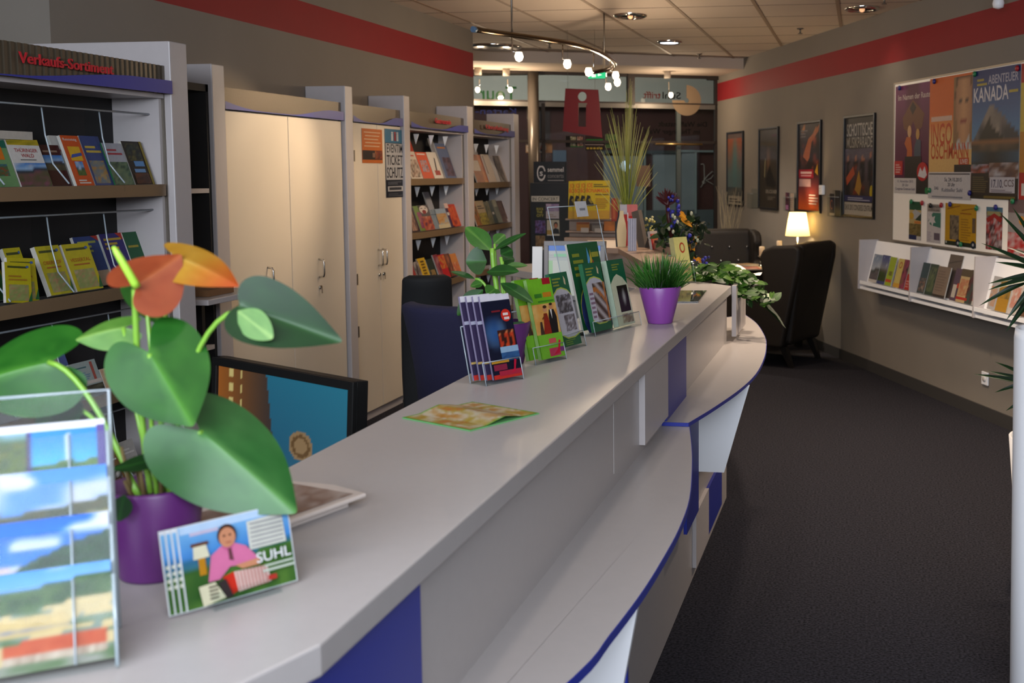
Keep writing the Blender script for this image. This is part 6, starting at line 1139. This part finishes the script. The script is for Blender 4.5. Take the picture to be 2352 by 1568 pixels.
def flat(name, label, px, py, w, d, h, rz, ops, z=ZT, edge=(206, 196, 180)):
    p = atz(px, py, z); q = Matrix.Rotation(-trz, 3, 'Z') @ (Vector((p.x, p.y, 0))-TBL); q.x = max(-.29, min(.29, q.x)); q.y = max(-.17, min(.17, q.y)); p = TBL+Matrix.Rotation(trz, 3, 'Z') @ q
    b = MB(); b.box(-w/2, w/2, -d/2, d/2, 0, h, 0, edge); r = MB(); art(r, w, d, ops)
    b.mesh([(x, zz-d/2, h-y) for x, y, zz in r.v], r.f, 0, None, False, None); b.c[-len(r.c):] = r.c
    o = b.build(name, PRINT); o.location = (p.x, p.y, z); o.rotation_euler = (0, 0, rz); tag(o, label, 'magazine', 'papers on the black table')
flat('magazine', 'white open magazine lit at the table edge below the lamp', 1775, 618, .24, .30, .006, trz+.3, [('r', 0, 0, 1, 1, (226, 206, 170)), ('l', .1, .1, .9, .9, 7, (190, 160, 120))])
flat('magazine', 'reddish magazine in the middle of the table', 1728, 620, .21, .28, .008, trz-.2, [('r', 0, 0, 1, 1, (196, 110, 90)), ('p', .1, .1, .9, .6, bl([(190, 110, 90), (220, 200, 180)], 3), 6, 6)])
flat('magazine', 'pale magazine at the left of the table behind the paper', 1700, 604, .21, .26, .01, trz+.5, [('r', 0, 0, 1, 1, (206, 186, 150)), ('r', .1, .6, .9, .9, (170, 120, 60))])
flat('booklet', 'small orange booklet beside the candlesticks', 1768, 604, .12, .14, .012, trz+.1, [('r', 0, 0, 1, 1, (214, 150, 40))])
flat('booklet', 'dark red booklet right of the taller candlestick', 1803, 609, .13, .16, .01, trz-.3, [('r', 0, 0, 1, 1, (120, 50, 40)), ('r', .1, .5, .9, .8, (200, 120, 80))])
# curly twigs in a floor vase by the glass front
tp = aty(1672, 520, 12.0); t = thing('twig_vase', 'pale curly twigs in a tall floor vase in the far corner', 'vase', (tp.x, 12.0, 0))
b = MB(); b.lathe([(0, 0), (.09, 0), (.11, .2), (.07, .5), (.085, .62), (.075, .62), (.06, .5), (0, .05)], 24); b.build('vase', M('grey_vase', (90, 84, 78), .4), t)
b = MB()
for k in range(22):
    tx = -.13+.30*(k % 11)/10+random.uniform(-.02, .02); h_ = aty(1672, 425, 12.0).z - random.uniform(0, .2); ty = random.uniform(-.08, .08); pts = []
    for i in range(13):
        u = i/12; pts.append((tx*u**1.4+.018*sin(u*9+k)*u, ty*u+.015*cos(u*8+k)*u, .5+(h_-.5)*u))
    b.tube(pts, [.005*(1-.7*i/12) for i in range(13)], 5)
o = b.build('twigs', M('twig', (176, 160, 128), .6), t); o['kind'] = 'stuff'
# ---------------------------------------------------------------- racks near the glass front
pr0 = aty(1262, 370, 9.6); t = thing('poster_stand', 'black leaflet stand with a white round logo header beside the door', 'stand', (pr0.x+.0, 9.6, 0), radians(4))
zs_ = lambda y: aty(1262, y, 9.6).z
b = MB(); b.box(-.175, .175, 0, .10, 0, zs_(420)); b.build('body', m_black, t)
hw = .143; hz0, hz1 = zs_(420)+.001, zs_(371); b = MB(); b.box(-hw, hw, 0, .03, hz0, hz1, 0, (16, 15, 16)); H_ = hz1-hz0
art(b, 2*hw, H_, [('e', .24, .46, .135, .38*1, (206, 200, 196)), ('e', .24, .46, .10, .28, (16, 15, 16)), ('r', .33, .38, .4, .54, (16, 15, 16)), ('r', .18, .80, .30, .9, (16, 15, 16)), ('t', 's', .19, .33, .3, (206, 200, 196), .1), ('t', 'semmel', .44, .52, .22, (206, 200, 196), .5), ('t', 'concerts', .44, .24, .2, (120, 116, 114), .5), ('r', .44, .1, .94, .13, (170, 164, 160))], 0, 0, 0, hz0); b.build('header', PRINT, t)
b = MB(); b.box(-.165, .085, -.004, 0, zs_(463), zs_(450), 0, (190, 184, 170)); art(b, .25, zs_(450)-zs_(463), [('t', 'IN CONCERT', .04, .2, .55, (50, 48, 46), .92)], -.004, 0, -.04, zs_(463)); b.build('strip', PRINT, t)
R4 = Frame((pr0.x, 9.6, 0), radians(4))
def rackcard(label, px0, py0, px1, py1, ops, off=.012):
    u0, z1 = R4.px(px0, py0, off); u1, z0 = R4.px(px1, py1, off); o = card('leaflet', label, 'leaflet', u1-u0, z1-z0, .004, ops, (0, 0, 0)); R4.place(o, (u0+u1)/2, off, z0); o['group'] = 'leaflets on the black stand'
rackcard('dark leaflet with yellow capitals at the upper left of the black stand', 1229, 473, 1252, 501, [('r', 0, 0, 1, 1, (30, 30, 20)), ('t', 'ROCK', .15, .66, .2, (170, 160, 60), .7), ('t', 'THE', .15, .4, .2, (170, 160, 60), .6), ('t', 'CITY', .15, .12, .2, (170, 160, 60), .7)])
rackcard('pale violet leaflet at the upper right of the black stand', 1254, 468, 1284, 502, [('r', 0, 0, 1, 1, (180, 170, 176)), ('p', 0, .5, 1, 1, bl([(110, 90, 140), (180, 160, 180)], 2), 6, 5), ('l', .1, .1, .8, .35, 2, (150, 130, 120))])
rackcard('dark violet stage leaflet at the left of the black stand', 1229, 506, 1253, 536, [('p', 0, 0, 1, 1, bl([(24, 22, 50), (110, 90, 150), (60, 20, 40)], 3), 8, 8)])
rackcard('pale leaflet with a dark suited man on the black stand', 1256, 505, 1285, 541, [('r', 0, 0, 1, 1, (176, 168, 150)), ('r', 0, 0, .4, .35, (160, 130, 60)), ('g', [(.45, .12), (.5, .4), (.68, .5), (.95, .4), (1, .12)], (30, 30, 34)), ('e', .72, .68, .17, .2, (50, 36, 30)), ('e', .72, .62, .13, .15, (176, 110, 80)), ('r', 0, 0, 1, .06, (206, 200, 190))])
rackcard('brown leaflet at the lower left of the black stand', 1230, 541, 1252, 574, [('p', 0, .1, 1, 1, bl([(90, 70, 44), (150, 120, 80), (60, 44, 30)], 5), 6, 6), ('r', 0, 0, 1, .14, (176, 168, 150))])
rackcard('dark leaflet at the foot of the visible black stand', 1231, 578, 1252, 612, [('p', 0, 0, 1, 1, bl([(50, 30, 24), (30, 30, 40)], 6), 6, 6)])
# second rack with the yellow concert leaflets
RY = 8.6; p0 = aty(1300, 500, RY); p1_ = aty(1420, 500, RY); zr = lambda y: aty(1350, y, RY).z
t = thing('leaflet_rack', 'low brown leaflet rack behind the tall clear display stand', 'shelf', ((p0.x+p1_.x)/2, RY, 0)); rw = (p1_.x-p0.x)
b = MB(); b.box(-rw/2, rw/2, .10, .13, 0, zr(470)); b.box(-rw/2, rw/2, -.06, .10, 0, zr(545)); b.build('body', M('brown_laminate'), t)
for y in (500, 528): b = MB(); b.box(-rw/2, rw/2, -.02, .10, zr(y+2)-.012, zr(y+2)); b.build('shelf_board', M('brown_laminate'), t)
R5 = Frame(((p0.x+p1_.x)/2, RY, 0), 0)
def rc(name, label, px0, py0, px1, py1, ops, off, grp='leaflets on the brown rack', tilt=0):
    u0, z1 = R5.px(px0, py0, off); u1, z0 = R5.px(px1, py1, off); o = card(name, label, 'leaflet', u1-u0, z1-z0, .003, ops, (0, 0, 0)); R5.place(o, (u0+u1)/2, off, z0); o.rotation_euler = (-tilt, 0, 0); o['group'] = grp
opsJ = [('r', 0, 0, 1, 1, (204, 176, 20)), ('t', 'JOE', .04, .82, .11, (206, 70, 20), .25), ('t', 'BONAMASSA', .03, .69, .10, (206, 70, 20), .92), ('r', .33, .88, .7, .91, (110, 96, 20)), ('r', .33, .83, .95, .86, (110, 96, 20)), ('r', .4, .62, .95, .65, (110, 90, 20)), ('g', [(.02, .34), (.03, .5), (.08, .62), (.2, .6), (.24, .5), (.38, .36), (.3, .34)], (30, 26, 16)), ('g', [(.12, .5), (.2, .55), (.3, .42), (.24, .4)], (150, 130, 40)), ('l', .42, .28, .95, .56, 6, (180, 130, 20)), ('r', 0, 0, 1, .22, (196, 150, 40))]
for k, lb in enumerate(('front yellow concert leaflet with a guitarist, rightmost of the fan', 'second yellow concert leaflet from the right in the fan', 'third yellow concert leaflet from the right in the fan', 'rearmost yellow concert leaflet, leftmost of the fan')):
    rc('leaflet', lb, 1343-13*k, 414+k*.5, 1400-13*k, 503, opsJ, .09-.015*k, 'yellow concert leaflets in a fan', .1)
rc('leaflet', 'orange leaflet at the left on the brown rack', 1324, 510, 1354, 530, [('r', 0, 0, 1, 1, (196, 126, 50)), ('r', 0, .75, 1, 1, (170, 90, 40))], .03)
rc('leaflet', 'grey leaflet in the middle of the brown rack', 1360, 512, 1384, 530, [('r', 0, 0, 1, 1, (150, 136, 122)), ('r', 0, .7, 1, 1, (120, 104, 96))], .03)
rc('leaflet', 'orange leaflet at the right on the brown rack', 1387, 508, 1412, 530, [('r', 0, 0, 1, 1, (206, 120, 50))], .03)
rc('price_card', 'small white card left on the brown rack', 1334, 523, 1352, 534, [('r', 0, 0, 1, 1, (190, 176, 166))], .075)
rc('price_card', 'small white card right on the brown rack', 1366, 524, 1383, 534, [('r', 0, 0, 1, 1, (190, 176, 166))], .075)
rc('leaflet', 'red leaflet standing right of the yellow fan', 1404, 455, 1420, 508, [('r', 0, 0, 1, 1, (160, 60, 40)), ('r', .2, .1, .6, .9, (190, 100, 60))], .05)
# hanging red information sign with cut-out i
def sign_pts(): 
    q = lambda x, y: aty(x, y, 9.5); o_ = q(1336, 258)
    return o_, [((p-o_).x, (p-o_).z) for p in (q(1299, 203), q(1374, 206), q(1384, 316), q(1293, 301))]
so, sp = sign_pts(); kx = 9.5/FPX*1.02
def spl(cu, pts):
    s_ = cu.splines.new('POLY'); s_.points.add(len(pts)-1); s_.use_cyclic_u = True
    for i, (x, y) in enumerate(pts): s_.points[i].co = (x, y, 0, 1)
cu = bpy.data.curves.new('info_sign', 'CURVE'); cu.dimensions = '2D'; cu.fill_mode = 'BOTH'; cu.extrude = .006
spl(cu, sp); cxy = ((1338-1336)*kx, -(222-258)*kx); rr = 10.2*kx
spl(cu, [(cxy[0]+rr*cos(2*pi*i/28), cxy[1]+rr*1.05*sin(2*pi*i/28)) for i in range(28)])
spl(cu, [((x-1336)*kx, -(y-258)*kx) for x, y in ((1328, 236), (1350, 237), (1347, 243), (1346, 291), (1328, 290), (1329, 240))])
tmp = bpy.data.objects.new('tmp', cu); COL.objects.link(tmp); dg = bpy.context.evaluated_depsgraph_get(); me = bpy.data.meshes.new_from_object(tmp.evaluated_get(dg)); bpy.data.objects.remove(tmp); bpy.data.curves.remove(cu)
me.materials.clear(); me.materials.append(M('sign_red', (88, 3, 8), .5, spec=.3)); o = bpy.data.objects.new('info_sign', me); COL.objects.link(o); o.location = so; o.rotation_euler = (pi/2, 0, 0); tag(o, 'red hanging board with a cut out letter i before the glass front', 'sign')
b = MB(); b.tube([(-.12, .20, 0), (-.12, 2.815-so.z, 0)], .0012, 5); b.tube([(.12, .20, 0), (.12, 2.815-so.z, 0)], .0012, 5); b.build('wire', m_steel, o)
# green exit sign
ex = aty(1371, 172, 10.4); t = thing('exit_sign', 'small glowing green exit sign under the curved track light', 'sign', ex)
b = MB(); b.box(-.09, .09, 0, .03, -.04, .04); b.build('housing', M('exit_housing', (150, 160, 150), .4), t)
b = MB(); b.box(-.082, .082, -.003, 0, -.034, .034); b.build('panel', M('exit_green', (30, 170, 110), .4, emit=1.3), t)
b = MB(); b.box(-.05, -.01, -.005, -.003, -.02, .02); b.extr([(.01, -.005, -.012), (.05, -.005, 0), (.01, -.005, .012)], (0, .002, 0)); b.build('pictogram', M('exit_white', (226, 240, 226), .4, emit=1.2), t)
b = MB(); b.tube([(.06, .015, .04), (.06, .015, 2.815-ex.z)], .004, 6); b.build('rod', m_steel, t)
# ---------------------------------------------------------------- palms and white planters at the right edge
YD = 4.55; yc = aty(2432, 1300, YD); t = thing('yucca', 'spiky green palm in a white pot at the right edge of the picture', 'plant', (yc.x, YD, 0))
zz_ = lambda y: aty(2352, y, YD).z
b = MB(); b.lathe([(0, 0), (.155, 0), (.16, .01), (.205, zz_(1003)), (.195, zz_(1003)), (.185, .3), (0, .3)], 36); b.build('pot', m_white, t)
b = MB(); b.lathe([(.186, .44), (0, .46)], 20); b.build('soil', m_soil, t)
for nm, cz, tips_ in (('crown', 625, [(2257, 551, .0), (2300, 482, .05), (2288, 596, -.05), (2268, 646, .0), (2270, 660, -.08), (2246, 697, -.02), (2309, 734, -.05), (2307, 762, .03), (2330, 470, .1), (2400, 440, .0), (2480, 470, .1), (2560, 560, .0), (2570, 660, .1), (2520, 740, 0), (2430, 430, -.15), (2400, 760, -.2), (2312, 560, .2), (2330, 690, .25)]), ('crown', 885, [(2238, 852, .0), (2270, 846, .04), (2289, 826, -.02), (2283, 897, .0), (2310, 940, -.05), (2500, 800, 0), (2520, 900, .05), (2350, 800, .1), (2420, 790, -.1), (2460, 980, .1)])):
    b = MB(); c0 = aty(2410, cz, YD); tr = Vector((yc.x, YD, 0))
    for x, y, dy in tips_:
        T = aty(x, y, YD+dy); 
        if nm and T.y > 4.9: pass
        leaf_into(b, c0+Vector((0, 0, random.uniform(-.02, .03))), T, .034, (.2, -.6, .75), BLADE, droop=.06, fold=.25, col=((22, 50, 24), (44, 84, 40)), rings=3)
    b.v = [(x-yc.x, y-YD, z) for x, y, z in b.v]; b.build(nm, LEAF, t)
b = MB(); c0 = aty(2410, 640, YD); c1 = aty(2410, 885, YD); b.tube([(0, 0, .42), (c0.x-yc.x, 0, c0.z)], [.035, .028], 10); b.tube([(.03, .02, .42), (c1.x-yc.x, 0, c1.z)], [.025, .02], 8); b.build('trunk', M('palm_trunk', (96, 76, 50), .8, bump=.6, bscale=60), t)
PD = 3.3; pc = aty(2441, 760, PD); zt = aty(2340, 752, PD).z
t = thing('tall_planter', 'tall white cylindrical planter cut by the right picture edge', 'planter', (pc.x, PD, 0))
b = MB(); b.lathe([(0, 0), (.118, 0), (.122, .01), (.134, zt-.03), (.130, zt), (.118, zt-.004), (.11, zt-.1), (0, zt-.1)], 40); b.build('shell', m_white, t)
b = MB(); b.lathe([(.111, zt-.08), (0, zt-.06)], 20); b.build('soil', m_soil, t)
# ---------------------------------------------------------------- ceiling fittings and lamps
CZ = 2.82
def downlight(label, x, y, r, on, energy):
    t = thing('downlight', label, 'lamp', (x, y, CZ-.001), 0, 'round recessed ceiling lights')
    b = MB(); b.lathe([(r, 0), (r, -.012), (r*.86, -.02), (r*.84, -.006), (r*.84, 0)], 32); b.build('ring', m_chrome, t)
    b = MB(); b.lathe([(r*.84, -.007), (r*.6, -.003), (0, -.0025)], 32); b.build('reflector', M('lamp_reflector', (96, 84, 74), .15, metal=1), t)
    b = MB()
    b.ball((0, 0, -.012), r*.16) if not on else b.lathe([(0, -.016), (r*.7, -.014), (r*.75, -.008)], 24)
    b.build('bulb', M('bulb_on', (226, 234, 255), .4, emit=6) if on else M('bulb_dim', (255, 190, 140), .4, emit=.8), t)
    if energy: light('downlight_beam', 'SPOT', (x, y, CZ-.06), energy, (1, .80, .60) if not on else (1, .86, .72), .08, target=(x, y, 0), spot_size=radians(105), spot_blend=.8)
downlight('chrome recessed ceiling light above the curved track light', -1.804, 8.71, .13, False, 60)
downlight('brightly lit recessed ceiling light near the glass front', -1.809, 10.524, .12, True, 150)
downlight('chrome recessed ceiling light beside the right wall', -.016, 8.618, .13, False, 6)
downlight('recessed ceiling light cut by the top picture edge', -1.15, 7.75, .13, False, 55)
for x, y, e, lb in ((-.3, 6.2, 170, 'recessed ceiling light out of view above the carpet beside the board'), (-.9, 4.4, 30, 'recessed ceiling light out of view above the middle of the counter'), (.7, 5.6, 230, 'recessed ceiling light out of view before the brochure ledge'), (-.7, 2.7, 20, 'recessed ceiling light out of view above the open magazine'), (-.75, 1.0, 9, 'recessed ceiling light out of view above the postcard rack')): downlight(lb, x, y, .13, y < 5, e)
vx = atz(1133, 107, CZ); b = MB(); b.lathe([(.27, 0), (.27, -.012), (.24, -.022), (.2, -.012), (.17, -.022), (.12, -.012), (.09, -.02), (0, -.01)], 40)
o = b.build('ceiling_vent', m_chrome); o.location = (vx.x, vx.y, CZ-.001); tag(o, 'wide round ringed vent in the ceiling above the far shelf units', 'vent')
for px, py, lb in ((1838, 74, 'small sprinkler head in the ceiling near the right wall'), (1606, 133, 'small sprinkler head in the ceiling before the bulkhead'), (2031, 3, 'small sprinkler head at the top picture edge'), (1262, 108, 'small sprinkler head in the ceiling behind the track light')):
    p = atz(px, py-9, CZ); b = MB(); b.lathe([(0, 0), (.03, 0), (.028, -.006), (.008, -.008), (.007, -.04), (.02, -.042), (.02, -.046), (0, -.046)], 14); o = b.build('sprinkler', m_steel); o.location = (p.x, p.y, CZ-.001); tag(o, lb, 'sprinkler', 'ceiling sprinklers')
sx = RWALL.px(2300, 8, .12); t = thing('wall_lamp', 'small white ceiling spot above the red stripe at the upper right', 'lamp', (0, 0, 0)); RWALL.place(t, sx[0], .14, sx[1]); b = MB(); b.lathe([(0, -.035), (.03, -.025), (.036, 0), (.02, .06), (0, .07)], 20); b.tube([(0, 0, .06), (0, .1, .12)], .008, 6); b.tube([(0, .1, .12), (0, .14, .12)], .02, 10); b.build('shade', m_white, t)
# curved track with glass spots
RZ_ = 2.40; rp_ = [atz(x, y, RZ_) for x, y in ((1092, 68), (1176, 80), (1250, 90), (1330, 104), (1380, 122), (1405, 138), (1412, 148), (1400, 158), (1365, 166))]
fine = []
for i in range(len(rp_)-1):
    a = rp_[max(0, i-1)], rp_[i], rp_[i+1], rp_[min(len(rp_)-1, i+2)]
    for j in range(5):
        f_ = j/5; fine.append(tuple(.5*(2*a[1][c_]+(a[2][c_]-a[0][c_])*f_+(2*a[0][c_]-5*a[1][c_]+4*a[2][c_]-a[3][c_])*f_*f_+(3*a[1][c_]-a[0][c_]-3*a[2][c_]+a[3][c_])*f_**3) for c_ in range(3)))
fine.append(tuple(rp_[-1]))
TR = thing('track_light', 'curved steel track light with glass spots hanging above the counter', 'lamp', (rp_[4].x, rp_[4].y, RZ_))
b = MB(); b.tube(fine, .0165, 12); local(TR, b).build('rail', M('rail_steel', (120, 104, 84), .22, metal=1), TR)
b = MB(); b.tube([fine[0], (fine[0][0]-.01, fine[0][1]-.02, fine[0][2])], .0175, 12); local(TR, b).build('end_cap', M('cap_blue', (90, 120, 150), .3), TR)
for x, y in ((rp_[1].x, rp_[1].y), (-1.98, 8.56)):
    b = MB(); b.tube([(x, y, RZ_), (x, y, CZ-.001)], .006, 6); local(TR, b).build('rod', m_steel, TR)
m_glow = M('glow_glass', (255, 226, 190), .3, emit=9)
def spot(par, px, py, d, px0, py0, e, aim=None):
    p = aty(px, py, d); s0 = aty(px0, py0, d); b = MB(); b.tube([s0, Vector((s0.x, s0.y, p.z+.03)), (p.x, p.y, p.z+.022)], .005, 6); st = local(par, b).build('spot_stem', m_chrome, par)
    b = MB(); b.lathe([(0, .028), (.018, .026), (.026, .0), (.018, -.022), (0, -.03)], 14); g = b.build('spot_glass', m_glow, st); g.location = p-par.location
    if e: light('track_spot', 'POINT', (p.x, p.y, p.z-.05), e, TUNG, .03)
for a in ((1192, 130, 6.4, 1176, 86, 2.5), (1303, 147, 6.85, 1292, 103, 2.5), (1352, 165, 7.35, 1363, 120, 6), (1414, 173, 7.95, 1402, 142, 9), (1418, 189, 8.3, 1409, 146, 9), (1397, 199, 8.75, 1392, 163, 9)): spot(TR, *a)
def soffit_spot(label, px, py, pxc, pyc, d):
    c_ = aty(pxc, pyc, d); t = thing('ceiling_spot', label, 'lamp', (c_.x, c_.y, 2.704), 0, 'canister spots under the bulkhead'); b = MB(); b.tube([(0, 0, 0), (0, 0, -.075)], .038, 16); b.build('canister', m_cream, t)
    spot(t, px, py, d, pxc+3, pyc+6, 16)
soffit_spot('canister spot nearest the left wall edge under the bulkhead', 1097, 206, 1098, 176, 11.6)
soffit_spot('canister spot above the green mirrored letters', 1172, 206, 1163, 176, 11.75)
soffit_spot('canister spot in front of the black and red mirrored words', 1541, 218, 1533, 182, 12.35)
# beams of the spots aimed at the cupboards and walls
for loc, tg, e, sz in (((-2.1, 6.0, 2.33), (-3.1, 5.62, 1.6), 66, 58), ((-2.1, 6.6, 2.33), (-3.1, 6.15, 1.35), 28, 60), ((-1.95, 6.9, 2.33), (-3.1, 7.0, 1.3), 28, 55), ((-1.9, 7.8, 2.3), (-3.1, 8.0, 1.2), 30, 70), ((-1.7, 8.4, 2.3), (-1.0, 11.8, 1.2), 20, 70)):
    light('aimed_spot', 'SPOT', loc, e, TUNG, .03, target=tg, spot_size=radians(sz), spot_blend=.8)
